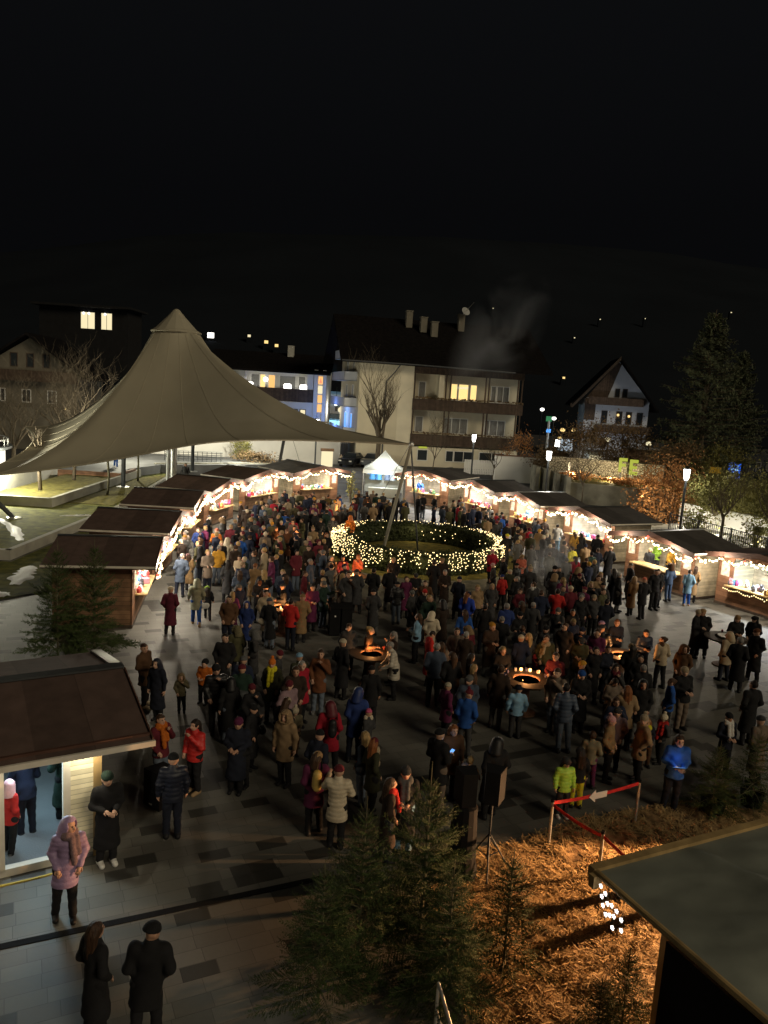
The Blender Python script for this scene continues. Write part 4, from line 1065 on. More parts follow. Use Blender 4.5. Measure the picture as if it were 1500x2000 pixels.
# lit garden front and fence at right
wallrun('lit_wall', [(21.5, 54.8), (25.0, 49.0), (30, 42)], 1.9, .4, M['white_wall'], 'bright floodlit garden wall behind the iron fence at right')
for x, y in ((21.0, 53.0), (22.2, 50.2), (23.4, 47.2), (25.2, 44.6), (27.4, 41.6)): lamp('wall_flood', 'POINT', (x, y, .75), 110, (1, .92, .74), .05)
b = MB(); b.prism([(17.4, 52), (21, 41), (26, 30), (34, 34), (30, 44), (23, 56)], 0, .45, 2); tag(b.build('planting_bed', M['concrete']), kind='structure')
t = thing('iron_fence', (18.6, 49.5, .45), math.atan2(-8.4, 2.9), 'dark iron bar fence on the terrace behind the right huts', 'fence')
b = MB()
for k in range(86): b.tube((k * .16, 0, .05), (k * .16, 0, 1.35), .02, n=5)
b.build('bars', M['darksteel'], t)
b = MB(); b.box((6.8, 0, 1.36), (13.7, .05, .04)); b.box((6.8, 0, .1), (13.7, .04, .04)); b.build('rail', M['darksteel'], t)
for k in range(6):
    b = MB(); b.box((k * 2.7, 0, .7), (.06, .06, 1.45)); b.build('post', M['darksteel'], t)
b = MB(); b.box((6.8, 0, -.1), (13.8, .3, .25)); b.build('kerb', M['concrete'], t)
# blue light box and dark sign band
t = thing('light_box_sign', (35.0, 77.5, 0), -.25, 'blue glowing light box sign with pale lettering at right', 'sign')
b = MB(); b.b2((-.55, -.15, 1.5), (.55, .15, 3.5)); b.build('box', M['sign_blue'], t)
random.seed(3)
b = MB()
for z, wd in ((3.2, .7), (2.85, .8), (2.5, .75)):
    for k in range(4): b.b2((-wd / 2 + k * wd / 4, -.18, z - .12), (-wd / 2 + k * wd / 4 + wd / 5.5, -.16, z + .1))
b.build('lettering', M['sign_text'], t)
b = MB(); b.b2((-.35, -.18, 1.6), (.35, -.16, 1.85)); b.build('green_strip', M['sign_green'], t)
b = MB(); b.box((0, 0, .75), (.2, .2, 1.5)); b.build('post', M['darksteel'], t)
t = thing('shop_front', (37.0, 80, 0), -.22, 'dark shop front with a metal lettered sign band at the right edge', 'shop')
b = MB(); b.b2((0, 0, 2.0), (7, .5, 4.4)); b.build('sign_band', M['darksteel'], t)
b = MB(); b.b2((0, .5, 0), (7, 6, 4.2)); b.build('wall', M['darkfelt'], t)
b = MB()
for x0, z0, x1, z1 in ((1.2, 2.6, 1.28, 3.6), (1.28, 3.52, 1.7, 3.6), (1.62, 3.1, 1.7, 3.52), (1.28, 3.05, 1.7, 3.13)): b.b2((x0, -.06, z0), (x1, -.01, z1))
b.tube((1.4, -.03, 3.06), (1.72, -.03, 2.6), .04)
b.lathe([(.5, -.03), (.42, -.03), (.42, .03), (.5, .03), (.5, -.03)], n=24)
for i in range(len(b.v) - 24 * 5, len(b.v)): x, y, z = b.v[i]; b.v[i] = (x + 2.6, z - .03, y + 3.1)
b.build('lettering', M['alu'], t)
b = MB(); b.b2((3.3, -.2, 4.25), (7, 0, 4.4)); b.build('light_strip', M['sign_text'], t)
b = MB(); b.b2((3.6, -.6, 0), (3.9, -.3, 2.2)); b.build('column', M['white_wall'], t)
b = MB(); b.b2((.2, .46, 0), (6.9, .5, 1.2)); b.build('shop_window', M['grayglass'], t)
t = thing('yellow_sign', (28.2, 66, 1.7), -.2, 'small yellow sign on a post above the orange leaved tree', 'sign'); b = MB(); b.b2((-.45, -.05, 1.55), (.45, .05, 2.1)); b.build('board', mat('yellow_board', (.6, .38, .04), .6), t); b = MB(); b.tube((0, .08, 0), (0, .08, 2.0), .04); b.build('post', M['darksteel'], t)
# street scene beyond the house on the right
for (x, y, z, k, lb) in ((24.2, 108, 4.6, 'winwarm', 'lower left orange street light beyond the house corner'), (25.8, 122, 5.8, 'led', 'white street light beyond the house corner'), (27.6, 116, 4.4, 'winwarm', 'right orange street light beyond the house corner'),
                         (25.0, 128, 7.0, 'led', 'topmost white street light beyond the house corner'), (24.8, 112, 3.2, 'winwarm', 'lowest orange street light beyond the house corner'), (27.2, 96, 4.2, 'winpale', 'round lamp over the lit kiosk near the garden'), (31.0, 92, 4.2, 'winpale', 'slanted pale lamp left of the gabled house')):
    t = thing('distant_lamp', (x, y, 0), 0, lb, 'street lamp'); b = MB(); b.ball((0, 0, z), (.36, .36, .26), 10, 6); b.build('lamp_glass', M[k], t); b = MB(); b.tube((0, 0, 0), (0, 0, z - .2), .06); b.build('pole', M['darksteel'], t)
t = thing('sign_pole', (18.9, 92, 0), 0, 'bluish sign pole with a small green sign at the house corner', 'sign'); b = MB(); b.tube((0, 0, 0), (0, 0, 6.2), .13); b.build('pole', M['bluewall'], t); b = MB(); b.b2((-.35, -.1, 6.1), (.3, .1, 6.7)); b.build('panel', M['sign_green'], t); b = MB(); b.b2((-.2, -.12, 4.8), (.3, .1, 5.2)); b.build('lower_panel', M['winblue'], t)
t = thing('kiosk', (25.5, 94.5, 0), 0, 'small white lit kiosk beyond the garden wall', 'kiosk'); b = MB(); b.b2((-.9, 0, 0), (.9, 1.6, 2.7)); b.build('wall', M['white_wall'], t); b = MB(); b.b2((-.7, -.04, 1.2), (.7, 0, 2.2)); b.build('window', M['winpale'], t); b = MB(); b.b2((-1.2, -.5, 2.7), (1.2, 1.8, 2.85)); b.build('roof', M['darksteel'], t)
t = thing('notice_board', (22.3, 97, 0), 0, 'pale notice board beside the road beyond the garden wall', 'sign'); b = MB(); b.b2((-.9, 0, 2.4), (.9, .1, 3.9)); b.build('board', M['bluewall'], t); b = MB(); b.tube((-.7, .05, 0), (-.7, .05, 2.4), .05); b.tube((.7, .05, 0), (.7, .05, 2.4), .05); b.build('leg', M['darksteel'], t)
lamp('road_light', 'POINT', (22, 93, 5.0), 500, (.72, .90, 1.0), .1)
lamp('lane_light', 'POINT', (31.2, 111, 4.5), 330, (.86, .92, 1.0), .1)
lamp('alley_light', 'POINT', (-9.6, 120, 3.2), 1400, (.35, .75, 1.0), .1)
lamp('alley_blue', 'POINT', (-7.5, 96, 5.0), 520, (.16, .34, 1.0), .1)
lamp('alley_white', 'POINT', (-8.0, 104, 5.6), 220, (1.0, .93, .78), .1)

# cars
def car(x, y, rz, label, m_, z=0.0):
    t = thing('parked_car', (x, y, z), rz, label, 'car', 'cars parked beyond the square')
    pr = [(-2.1, .35), (-2.15, .7), (-1.95, .92), (-.9, 1.0), (1.7, .98), (2.0, .85), (2.05, .35)]
    b = MB(); b.prism([(q[0], q[1]) for q in pr], -.85, .85, 1); b.build('body', M[m_], t)
    b = MB(); b.add([(-1.0, -.78, 1.0), (1.6, -.78, .98), (1.6, .78, .98), (-1.0, .78, 1.0), (-.35, -.62, 1.47), (1.0, -.62, 1.45), (1.0, .62, 1.45), (-.35, .62, 1.47)],
                    [(0, 3, 2, 1), (4, 5, 6, 7), (0, 1, 5, 4), (1, 2, 6, 5), (2, 3, 7, 6), (3, 0, 4, 7)]); b.build('window', M['glass'], t)
    b = MB(); b.b2((-.3, -.6, 1.45), (.95, .6, 1.50)); b.build('roof', M[m_], t)
    for sx in (-1.3, 1.3):
        for sy in (-.8, .8):
            b = MB(); b.lathe([(.0, -.1), (.2, -.1), (.32, -.08), (.32, .08), (.2, .1), (0, .1)], n=16)
            o = b.build('wheel', M['tyre'], t); o.location = (sx, sy, .32); o.rotation_euler = (PI / 2, 0, 0)
    for sy in (-.6, .6):
        b = MB(); b.box((-2.1, sy, .72), (.1, .3, .14)); b.build('headlight', M['frame'], t)
    return t
car(-3.9, 85.3, 1.25, 'black car parked at the left corner of the cream house', 'carpaint')
car(-1.6, 86.0, 1.3, 'grey car parked right of the black one by the bare tree', 'cargrey')
car(-9.0, 104, .5, 'dark bluish car standing in the alley before the cyan shop', 'carpaint')
car(21.0, 89.0, .1, 'dark car parked behind the white tiled wall', 'carpaint', .6)
t = thing('parasol', (-6.9, 96, 0), 0, 'pale parasol lit blue in the alley', 'parasol'); b = MB(); b.lathe([(1.7, 2.5), (.9, 2.85), (0, 3.1)], n=8); b.build('canopy', M['canvas'], t); b = MB(); b.tube((0, 0, 0), (0, 0, 3), .04); b.build('pole', M['steel'], t)
t = thing('white_container', (-5.9, 91.6, 0), .1, 'white slatted box by the house corner in the alley', 'container'); b = MB(); b.b2((-1.1, -.7, 0), (1.1, .7, 2.6)); b.build('body', M['frame'], t); b = MB(); 
for k in range(9): b.b2((-1.02 + k * .23, -.74, .1), (-.9 + k * .23, -.7, 2.4))
b.build('slats', M['bluewall'], t)
t = thing('info_panel', (-6.3, 80.2, 0), .3, 'white lit information panel at the end of the long cream wall', 'panel'); b = MB(); b.b2((-.6, -.06, .3), (.6, .06, 1.9)); b.build('board', M['winpale'], t); b = MB(); b.b2((-.7, -.08, 1.9), (.7, .08, 2.2)); b.build('header', M['brownwood'], t); b = MB(); b.b2((-.6, -.05, 0), (-.5, .05, .3)); b.b2((.5, -.05, 0), (.6, .05, .3)); b.build('leg', M['darksteel'], t)
# bicycles leaning in the square
def bicycle(x, y, rz, label):
    t = thing('bicycle', (x, y, 0), rz, label, 'bicycle')
    for sx in (-.52, .52):
        b = MB(); pts = [(sx + .33 * math.cos(a_), 0, .34 + .33 * math.sin(a_)) for a_ in np.linspace(0, 2 * PI, 21)]
        b.path(pts, .02, 5); b.tube((sx - .3, 0, .34), (sx + .3, 0, .34), .006, n=4); b.tube((sx, 0, .04), (sx, 0, .64), .006, n=4); b.build('wheel', M['tyre'], t)
    b = MB()
    for p0, p1 in (((-.52, 0, .34), (-.05, 0, .34)), ((-.05, 0, .34), (-.18, 0, .82)), ((-.18, 0, .78), (.36, 0, .82)), ((-.05, 0, .34), (.38, 0, .72)), ((.52, 0, .34), (.34, 0, .95)), ((-.52, 0, .34), (-.17, 0, .74))): b.tube(p0, p1, .018, n=6)
    b.build('frame', M['darksteel'], t)
    b = MB(); b.tube((.34, -.28, .98), (.34, .28, .98), .015); b.build('handlebar', M['steel'], t)
    b = MB(); b.ball((-.2, 0, .88), (.13, .07, .04)); b.build('saddle', M['black'], t)
bicycle(8.1, 33.4, .5, 'bicycle standing in the crowd right of the hedge')
bicycle(-.9, 50.2, 1.2, 'bicycle by the beer table in front of the white tent')

# ------------------------------------------------------------------ barrier, straw, speakers, stable roof
def bpost(x, y, label):
    t = thing('barrier_post', (x, y, 0), 0, label, 'barrier post', 'steel posts of the belt barrier')
    b = MB(); b.tube((0, 0, .02), (0, 0, .95), .03, n=12); b.build('tube', M['steel'], t)
    b = MB(); b.lathe([(.17, .01), (.17, .03), (.05, .05)], n=18); b.build('foot', M['darksteel'], t)
    b = MB(); b.tube((0, 0, .95), (0, 0, 1.0), .036, n=12); b.build('belt_head', M['black'], t)
bpost(3.6, 13.8, 'steel barrier post at the left end of the red belt'); bpost(5.6, 14.8, 'steel barrier post at the far right end of the red belt'); bpost(4.3, 12.8, 'steel barrier post standing in the straw near the stable roof')
def belt(p0, p1, label):
    b = MB(); p0 = Vector(p0); p1 = Vector(p1); n = 12; vs = []
    s_ = (p1 - p0).cross(Vector((0, 0, 1))).normalized() * .004
    for k in range(n + 1):
        f_ = k / n; p = p0.lerp(p1, f_) - Vector((0, 0, .05 * 4 * f_ * (1 - f_)))
        for sg in (1, -1): vs += [p + s_ * sg + Vector((0, 0, .035)), p + s_ * sg - Vector((0, 0, .035))]
    fs = []
    for k in range(n):
        o_ = k * 4; q_ = o_ + 4
        fs += [(o_, o_ + 1, q_ + 1, q_), (o_ + 2, q_ + 2, q_ + 3, o_ + 3), (o_, q_, q_ + 2, o_ + 2), (o_ + 1, o_ + 3, q_ + 3, q_ + 1)]
    fs += [(0, 2, 3, 1), (n * 4, n * 4 + 1, n * 4 + 3, n * 4 + 2)]
    b.add(vs, fs); tag(b.build('barrier_belt', M['red']), label, 'barrier belt')
belt((3.6, 13.8, .93), (5.6, 14.8, .93), 'bright red belt between the two rear barrier posts')
belt((3.6, 13.8, .9), (4.3, 12.8, .9), 'dark red belt running from the left post to the post in the straw')
belt((4.3, 12.8, .9), (5.1, 11.1, .9), 'dark red belt running from the straw post to the stable roof')
d_ = Vector((5.6 - 3.6, 1.0, 0)).normalized(); an = math.atan2(d_.y, d_.x)
b = MB(); b.prism([(-.24, 0), (-.08, .13), (-.08, .065), (.22, .065), (.22, -.065), (-.08, -.065), (-.08, -.13)], -.006, .006, 1)
tag(b.build('arrow_sign', M['white'], loc=(4.62, 14.29, .88), rz=an), 'white arrow shaped board hung on the bright red belt', 'sign')

# straw bed: uneven sheet plus loose stalks
sp = [(1.15, 12.6), (2.0, 13.4), (3.2, 14.0), (4.6, 14.9), (6.6, 15.6), (9.0, 16.0), (9.0, 6.5), (1.9, 6.5), (1.5, 10.0)]
def inside(x, y):
    c_ = False
    for i in range(len(sp)):
        x0, y0 = sp[i]; x1, y1 = sp[i - 1]
        if (y0 > y) != (y1 > y) and x < (x1 - x0) * (y - y0) / (y1 - y0) + x0: c_ = not c_
    return c_
gx = np.arange(.8, 9.2, .1); gy = np.arange(6.4, 16.2, .1)
idx = {}; vs = []; fs = []
def sh(x, y): return .05 + .05 * fbm(x, y, 1.7) + .045 * fbm(x, y, 4.5, 3)
for j, y in enumerate(gy):
    for i, x in enumerate(gx):
        if inside(x + .12 * fbm(x, y, 2, 9), y + .12 * fbm(x, y, 2, 5)): idx[i, j] = len(vs); vs.append((x, y, max(.012, sh(x, y))))
for (i, j) in list(idx):
    if all(q in idx for q in ((i + 1, j), (i + 1, j + 1), (i, j + 1))): fs.append((idx[i, j], idx[i + 1, j], idx[i + 1, j + 1], idx[i, j + 1]))
b = MB(); b.add(vs, fs); tag(b.build('straw_bed', M['strawbed'], smooth=True), kind='structure')
N = 26000
px = rng.uniform(1.0, 8.0, N * 2); py = rng.uniform(7.5, 15.9, N * 2)
ok = [k for k in range(N * 2) if inside(px[k], py[k]) and fbm(px[k], py[k], 1.3, 4) > -.38][:N]
px = px[ok]; py = py[ok]; n_ = len(px)
a_ = rng.uniform(0, 2 * PI, n_); L_ = rng.uniform(.07, .24, n_); tl = rng.normal(0, .30, n_)
pz = np.array([sh(x, y) for x, y in zip(px, py)]).clip(.012) + rng.uniform(.005, .05, n_)
P_ = np.stack([px, py, pz], 1); D_ = np.stack([np.cos(a_) * np.cos(tl), np.sin(a_) * np.cos(tl), np.sin(tl)], 1) * L_[:, None]
S_ = np.stack([-np.sin(a_), np.cos(a_), 0 * a_], 1) * .006
v = np.stack([P_ - D_ / 2 - S_, P_ + D_ / 2 - S_, P_ + D_ / 2 + S_, P_ - D_ / 2 + S_], 1).reshape(-1, 3)
st = link('straw', npmesh('straw_stalks', v, np.arange(4 * n_).reshape(-1, 4), M['straw'], smooth=False)); tag(st, 'loose straw scattered over the ground at lower right', 'straw', kind='stuff')

# stable with a tarpaulin roof, only its roof and rail in view
_ta = math.atan2(1.4, 2.9)
t = thing('tarp_shelter', (3.1, 9.3, 0), math.atan2(1.4, 2.9), 'low shelter with a slack grey green tarpaulin roof and pine rim at lower right', 'shelter')
# local x runs along the far rim, local -y towards the camera
n = 60; vs = []; fs = []
for j in range(n):
    for i in range(n):
        x = i / (n - 1) * 6.5; y = -j / (n - 1) * 6.0
        e = min(1, min(x, -y, 6.5 - x) / .25)
        vs.append((x, y, 2.50 + e * (.05 * fbm(x, y, .9) + .035 * fbm(x * .6 + y, y * 1.4, 2.6, 2) + .10 * math.exp(-((x + y * .32 - 1.6) / .16) ** 2) - .10 * math.exp(-((y + 2.6 - .2 * x) / .25) ** 2))))
for j in range(n - 1):
    for i in range(n - 1): fs.append((j * n + i, j * n + i + 1, (j + 1) * n + i + 1, (j + 1) * n + i))
b = MB(); b.add(vs, fs); b.build('tarpaulin', M['tarp'], t, smooth=True)
b = MB(); b.b2((-.06, -.02, 2.38), (6.6, .1, 2.55)); b.build('roof_rim', M['beam'], t)
b = MB(); b.tube((-.02, .02, 2.50), (-.02, -6.0, 2.50), .045, n=10); b.build('roof_rail', M['beam'], t)
b = MB(); b.b2((-.13, -.10, 2.33), (.0, .0, 2.5)); b.build('corner_bracket', M['beam'], t)
b = MB(); b.b2((-.02, -5.9, 0), (.05, -1.25, 2.4)); b.build('side_sheet', M['black'], t)
for (x, y) in ((.75, -.6), (6.0, -.5), (.5, -5.8)):
    b = MB(); b.b2((x - .05, y - .05, 0), (x + .05, y + .05, 2.4)); b.build('post', M['beam'], t)
for (x, y, wd) in ((5.75, 12.8, .13), (5.9, 12.45, .13)):
    p = Matrix.Rotation(-_ta, 3, 'Z') @ (Vector((x, y, 0)) - Vector((3.1, 9.3, 0)))
    b = MB(); b.box((p.x, p.y, .31), (wd, wd, .62)); b.build('side_slat', M['beam'], t)
def star(r, d=.01):
    b = MB(); pl = [(r * (1 if k % 2 == 0 else .42) * math.sin(k * PI / 5), r * (1 if k % 2 == 0 else .42) * math.cos(k * PI / 5)) for k in range(10)]
    vs = [(x, -d, z) for x, z in pl] + [(x, d, z) for x, z in pl] + [(0, -d, 0), (0, d, 0)]
    fs = []
    for k in range(10): j = (k + 1) % 10; fs += [(20, k, j), (21, 10 + j, 10 + k), (k, 10 + k, 10 + j, j)]
    b.add(vs, fs); o = b.build('star', M['led']); me = o.data; bpy.data.objects.remove(o); return me
sm_ = star(.030)
cu = thing('star_curtain', (3.22, 9.15, 0), math.atan2(-2.4, .95), 'curtain of small white glowing stars hanging from the tarpaulin roof edge', 'star lights')
b = MB()
for k, (u, z) in enumerate(((.0, 2.42), (.04, 2.30), (.10, 2.38), (.08, 2.20), (.16, 2.28), (.15, 2.12), (.24, 2.31), (.22, 2.16), (.30, 2.20), (.34, 2.30), (.30, 2.04), (.44, 2.25), (.46, 2.12))):
    link('star', sm_, cu, (u, -.12, z)); b.tube((u, -.12, z), (u, -.12, 2.5), .003, n=4)
b.build('cable', M['wire'], cu)
# loudspeakers
def speaker(x, y, z, rz, label, s=1.0):
    t = thing('loudspeaker', (x, y, z), rz, label, 'loudspeaker')
    b = MB(); b.prism([(-.19 * s, -.16 * s), (.19 * s, -.16 * s), (.13 * s, .18 * s), (-.13 * s, .18 * s)], 0, .62 * s, 2); b.build('cabinet', M['black'], t)
    b = MB(); b.box((0, -.165 * s, .31 * s), (.34 * s, .012, .56 * s)); b.build('grille', M['black'], t)
    b = MB(); b.lathe([(.0, 0), (.11 * s, .0), (.11 * s, .012), (0, .02)], n=18); o = b.build('driver', M['black'], t); o.location = (0, -.172 * s, .2 * s); o.rotation_euler = (PI / 2, 0, 0)
    b = MB(); b.box((.0, -.176 * s, .08 * s), (.07 * s, .01, .03 * s)); b.build('badge', M['alu'], t)
speaker(1.78, 12.75, 1.42, PI + .2, 'black loudspeaker on the cloth wrapped stand in front of the straw')
speaker(2.28, 12.9, 1.40, PI - .3, 'black loudspeaker on the bare tripod beside the straw')
t = thing('draped_stand', (1.78, 12.75, 0), 0, 'speaker stand wrapped in black cloth beside the straw', 'stand')
b = MB(); b.lathe([(.30 + .02, 0), (.27, .3), (.24, .9), (.22, 1.36), (.05, 1.41)], n=14); b.build('cloth', M['black'], t); b = MB(); b.tube((0, 0, .01), (0, 0, 1.415), .02); b.build('pole', M['darksteel'], t)
t = thing('tripod_stand', (2.28, 12.9, 0), .4, 'bare black tripod speaker stand at the edge of the straw', 'stand')
b = MB(); b.tube((0, 0, .25), (0, 0, 1.40), .022); b.build('pole', M['darksteel'], t)
for a_ in (0, 2.1, 4.2):
    b = MB(); b.tube((0, 0, .75), (.45 * math.cos(a_), .45 * math.sin(a_), .02), .015); b.tube((0, 0, .3), (.24 * math.cos(a_), .24 * math.sin(a_), .36), .01); b.build('leg', M['darksteel'], t)
speaker(-4.15, 14.3, .1, -.6, 'black loudspeaker on the ground at the corner of the front hut', 1.25)
t = thing('waste_bin', (-1.3, 26.0, 0), .15, 'tall black waste bin pair beside the fire tables left of centre', 'bin')
for x in (-.2, .21):
    b = MB(); b.prism([(x - .18, -.26), (x + .18, -.26), (x + .2, .26), (x - .2, .26)], .05, 1.0, 2); b.box((x, 0, 1.05), (.40, .58, .08)); b.build('container', M['black'], t)
b = MB(); b.box((-.2, -.268, .75), (.05, .01, .05)); b.box((.21, -.268, .3), (.05, .01, .05)); b.build('sticker', M['white'], t)
# handrail at the very bottom
t = thing('handrail', (1.1, 9.0, 0), .0, 'pale steel stair handrail at the bottom edge of the picture', 'handrail')
b = MB(); b.path([(0, 0, 0), (0, 0, .95), (.32, -1.3, .62)], .024, 8); b.build('top_rail', M['alu'], t)
b = MB(); b.path([(0, 0, .55), (.32, -1.3, .2)], .018, 8); b.build('lower_rail', M['alu'], t)
# pushchair
t = thing('pushchair', (-3.2, 17.9, 0), 1.0, 'dark pushchair with a grey hood near the front hut', 'pushchair')
b = MB(); b.path([(-.25, -.45, .15), (-.25, .1, .6), (-.25, .5, 1.05), (.25, .5, 1.05), (.25, .1, .6), (.25, -.45, .15)], .018, 6); b.path([(-.25, .35, .12), (-.25, -.1, .55)], .016, 6); b.path([(.25, .35, .12), (.25, -.1, .55)], .016, 6); b.build('frame', M['steel'], t)
for x in (-.27, .27):
    for y in (-.45, .38):
        b = MB(); b.lathe([(0, -.03), (.11, -.03), (.11, .03), (0, .03)], n=14); o = b.build('wheel', M['tyre'], t); o.location = (x, y, .12); o.rotation_euler = (0, PI / 2, 0)
b = MB(); b.box((0, -.05, .48), (.42, .5, .08), rot=Euler((.2, 0, 0))); b.box((0, .2, .72), (.42, .08, .5), rot=Euler((-.3, 0, 0))); b.build('seat', M['black'], t)
b = MB(); b.ball((0, .1, .95), (.26, .3, .2), 12, 8); b.build('hood', M['darksteel'], t)
# lights of far houses on the hillside
for (lb, x, y, z, k, s_) in ((0, -114, 300, 22.0, 'winwarm', .8), (1, -106, 300, 23, 'led', .6), (2, -100.5, 300, 31.1, 'winpale', .7), (3, -97.8, 300, 30.9, 'winpale', 1.3), (4, -70.3, 300, 25.1, 'led', 2.4), (5, -55.6, 300, 25.8, 'winpale', 1.1),
                             (6, -49, 300, 23.9, 'winwarm', 1.4), (7, -45, 300, 22.8, 'winwarm', 1.3), (8, 36.5, 300, 41.6, 'winpale', .34), (9, 53.9, 300, 25.9, 'winpale', .3), (10, 65.7, 300, 17.4, 'winwarm', .9), (11, 68.3, 300, 32.6, 'winpale', .42), (12, 77.3, 300, 40, 'winpale', .36), (13, 94.3, 300, 41.3, 'winpale', .3), (14, 126.4, 300, 45.5, 'winpale', .4)):
    d0 = Vector((x, y, z)) - Vector((0, 0, 8.59)); f_ = 1.0
    for q_ in np.linspace(.5, 2.6, 300):
        p = Vector((0, 0, 8.59)) + d0 * q_
        if hill_h(p.x, p.y) > p.z - 3.0: f_ = q_; break
    p = Vector((0, 0, 8.59)) + d0 * f_
    t = thing('hillside_house', (p.x, p.y, p.z - 3.2), 0, ['far house with a yellow light, lowest and leftmost on the dark hill', 'far house with a white light right of the lowest yellow one', 'far house with a small light left of the tent top', 'far house with a brighter light close to the tent top', 'far house with wide white lights right of the tent top', 'far house with a yellow light right of the wide white one', 'far house with the left of two orange lights', 'far house with the right of two orange lights', 'far house with a lone light above the big house roof', 'far house with a small light just right of the big house', 'far house with an amber light low beside the gabled house', 'far house with a white light above left of the gabled house', 'far house with the left of two high lights over the gabled house', 'far house with the right of two high lights over the gabled house', 'far house with a light beyond the spruce top at right'][lb], 'house', 'far houses on the dark hillside')
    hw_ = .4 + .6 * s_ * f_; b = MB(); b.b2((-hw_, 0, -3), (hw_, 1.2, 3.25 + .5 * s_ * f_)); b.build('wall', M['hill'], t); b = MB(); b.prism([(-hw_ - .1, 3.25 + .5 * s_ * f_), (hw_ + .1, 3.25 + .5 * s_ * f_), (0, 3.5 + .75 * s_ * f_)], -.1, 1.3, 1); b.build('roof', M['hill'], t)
    s2 = s_ * f_ ; b = MB(); b.b2((-s2 / 2, -.2, 3.2 - s2 * .4), (s2 / 2, -.02, 3.2 + s2 * .4)); b.build('lit_window', M[k], t)
# ------------------------------------------------------------------ trees
def fir_meshes(h, R, seed, whorl=.17, nb=7, needle=.032, nd=1.0, bare=.10):
    """a young fir: returns trunk mesh builder, branch builder, needle arrays"""
    r = np.random.default_rng(seed); rr = random.Random(seed)
    tk = MB(); tk.path([(0, 0, 0), (rr.uniform(-.02, .02), 0, h * .5), (0, 0, h * .9), (0, 0, h)], [.035 * h / 3, .024 * h / 3, .010, .004], 7)
    br = MB(); segs = []
    z = h * bare
    top = h - .42 * h / 3
    while z < top:
        u = (z - h * bare) / (top - h * bare)
        L = R * (1 - u) ** .85 * rr.uniform(.85, 1.1) + .10
        k0 = rr.uniform(0, 6)
        for k in range(nb):
            a = k0 + 2 * PI * k / nb + rr.uniform(-.3, .3); l = L * rr.uniform(.65, 1.15)
            up = .32 + .5 * u + rr.uniform(-.15, .15)
            pts = []
            for q in range(6):
                f = q / 5; rad = l * f; pts.append(Vector((rad * math.cos(a), rad * math.sin(a), z + l * (up * f - (.55 - .3 * u) * f * f + .22 * f ** 4))))
            br.path(pts, [.011, .009, .008, .006, .004, .002], 4, cap=False)
            for q in range(5): segs.append((pts[q], pts[q + 1]))
            m_ = max(3, int(l / .075))
            for q in range(1, m_ + 1):
                f = .18 + .8 * q / m_; i = min(4, int(f * 5)); p = pts[i].lerp(pts[i + 1], f * 5 - i); d = (pts[i + 1] - pts[i]).normalized()
                for s in (-1, 1):
                    sd = Vector((-math.sin(a), math.cos(a), 0)) * s
                    dd = (d * .75 + sd * .8 + Vector((0, 0, rr.uniform(-.15, .25)))).normalized(); ll = (l * .36 * (1.08 - f) + .06) * rr.uniform(.7, 1.2)
                    e = p + dd * ll; segs.append((p, e))
                    if ll > .16:
                        for s3 in (-1, 1):
                            e2 = p + dd * ll * .5; segs.append((e2, e2 + (dd * .7 + d * .3 * s3 + sd * .3 * s3).normalized() * ll * .45))
        z += whorl * rr.uniform(.8, 1.2) * (1 - .3 * u)
    # leader and its top whorl
    segs.append((Vector((0, 0, top)), Vector((0, 0, h))))
    for k in range(5):
        a = k * 1.3 + rr.uniform(0, .5); e = Vector((math.cos(a) * .16 * h / 3, math.sin(a) * .16 * h / 3, top + rr.uniform(.12, .25) * h / 3)); segs.append((Vector((0, 0, top + .03)), e)); br.tube((0, 0, top + .03), e, .006, .003, 4)
    A = np.array([s[0] for s in segs]); B = np.array([s[1] for s in segs])
    ln = np.linalg.norm(B - A, axis=1); cnt = np.maximum(3, (ln / .0105 * nd)).astype(int)
    idx = np.repeat(np.arange(len(segs)), cnt); n = len(idx)
    t = r.uniform(0, 1, n)[:, None]; P = A[idx] * (1 - t) + B[idx] * t
    D = (B - A)[idx] / (ln[idx][:, None] + 1e-9)
    q = r.normal(size=(n, 3)); q -= (q * D).sum(1)[:, None] * D; q /= np.linalg.norm(q, axis=1)[:, None] + 1e-9
    nd_ = D * .55 + q * .85; nl = needle * r.uniform(.7, 1.25, (n, 1))
    s = np.cross(D, q) * (needle * .11)
    v = np.stack([P - s, P + s, P + nd_ * nl], 1).reshape(-1, 3)
    return tk, br, v, np.arange(3 * n).reshape(-1, 3)
FIR = {}
for key, (h, R, seed) in {'a': (3.0, 1.25, 1), 'b': (3.0, 1.2, 2), 'c': (2.0, .62, 3)}.items():
    tk, br, v, f = fir_meshes(h, R, seed, nd=1.5 if h > 2.5 else 1.2, nb=8)
    o = tk.build('trunk', M['palebark']); o2 = br.build('branches', M['palebark'])
    FIR[key] = (o.data, o2.data, npmesh('needles', v, f, M['needle'], smooth=False)); bpy.data.objects.remove(o); bpy.data.objects.remove(o2)
def fir(key, x, y, h, rz, label, w=1.0, pot=None):
    t = thing('fir_tree', (x, y, 0), rz, label, 'fir tree', 'cut fir trees set up round the square')
    base = 3.0 if key != 'c' else 2.0
    s = h / base; sc = (s * w, s * w, s)
    link('trunk', FIR[key][0], t, scale=sc); link('branches', FIR[key][1], t, scale=sc); link('foliage', FIR[key][2], t, scale=sc)
    if pot:
        b = MB(); b.lathe([(0, 0), (pot * .8, 0), (pot, pot * 1.3), (pot * .9, pot * 1.3), (pot * .8, pot * .9), (0, pot * .9)], n=18); b.build('pot', M['black'], t)
    return t
fir('a', -9.46, 21.9, 3.76, .3, 'slender fir in front of the nearest left hut, left one of the pair', .72)
fir('b', -8.52, 22.3, 3.82, 2.0, 'fuller fir in front of the nearest left hut, right one of the pair', .72)
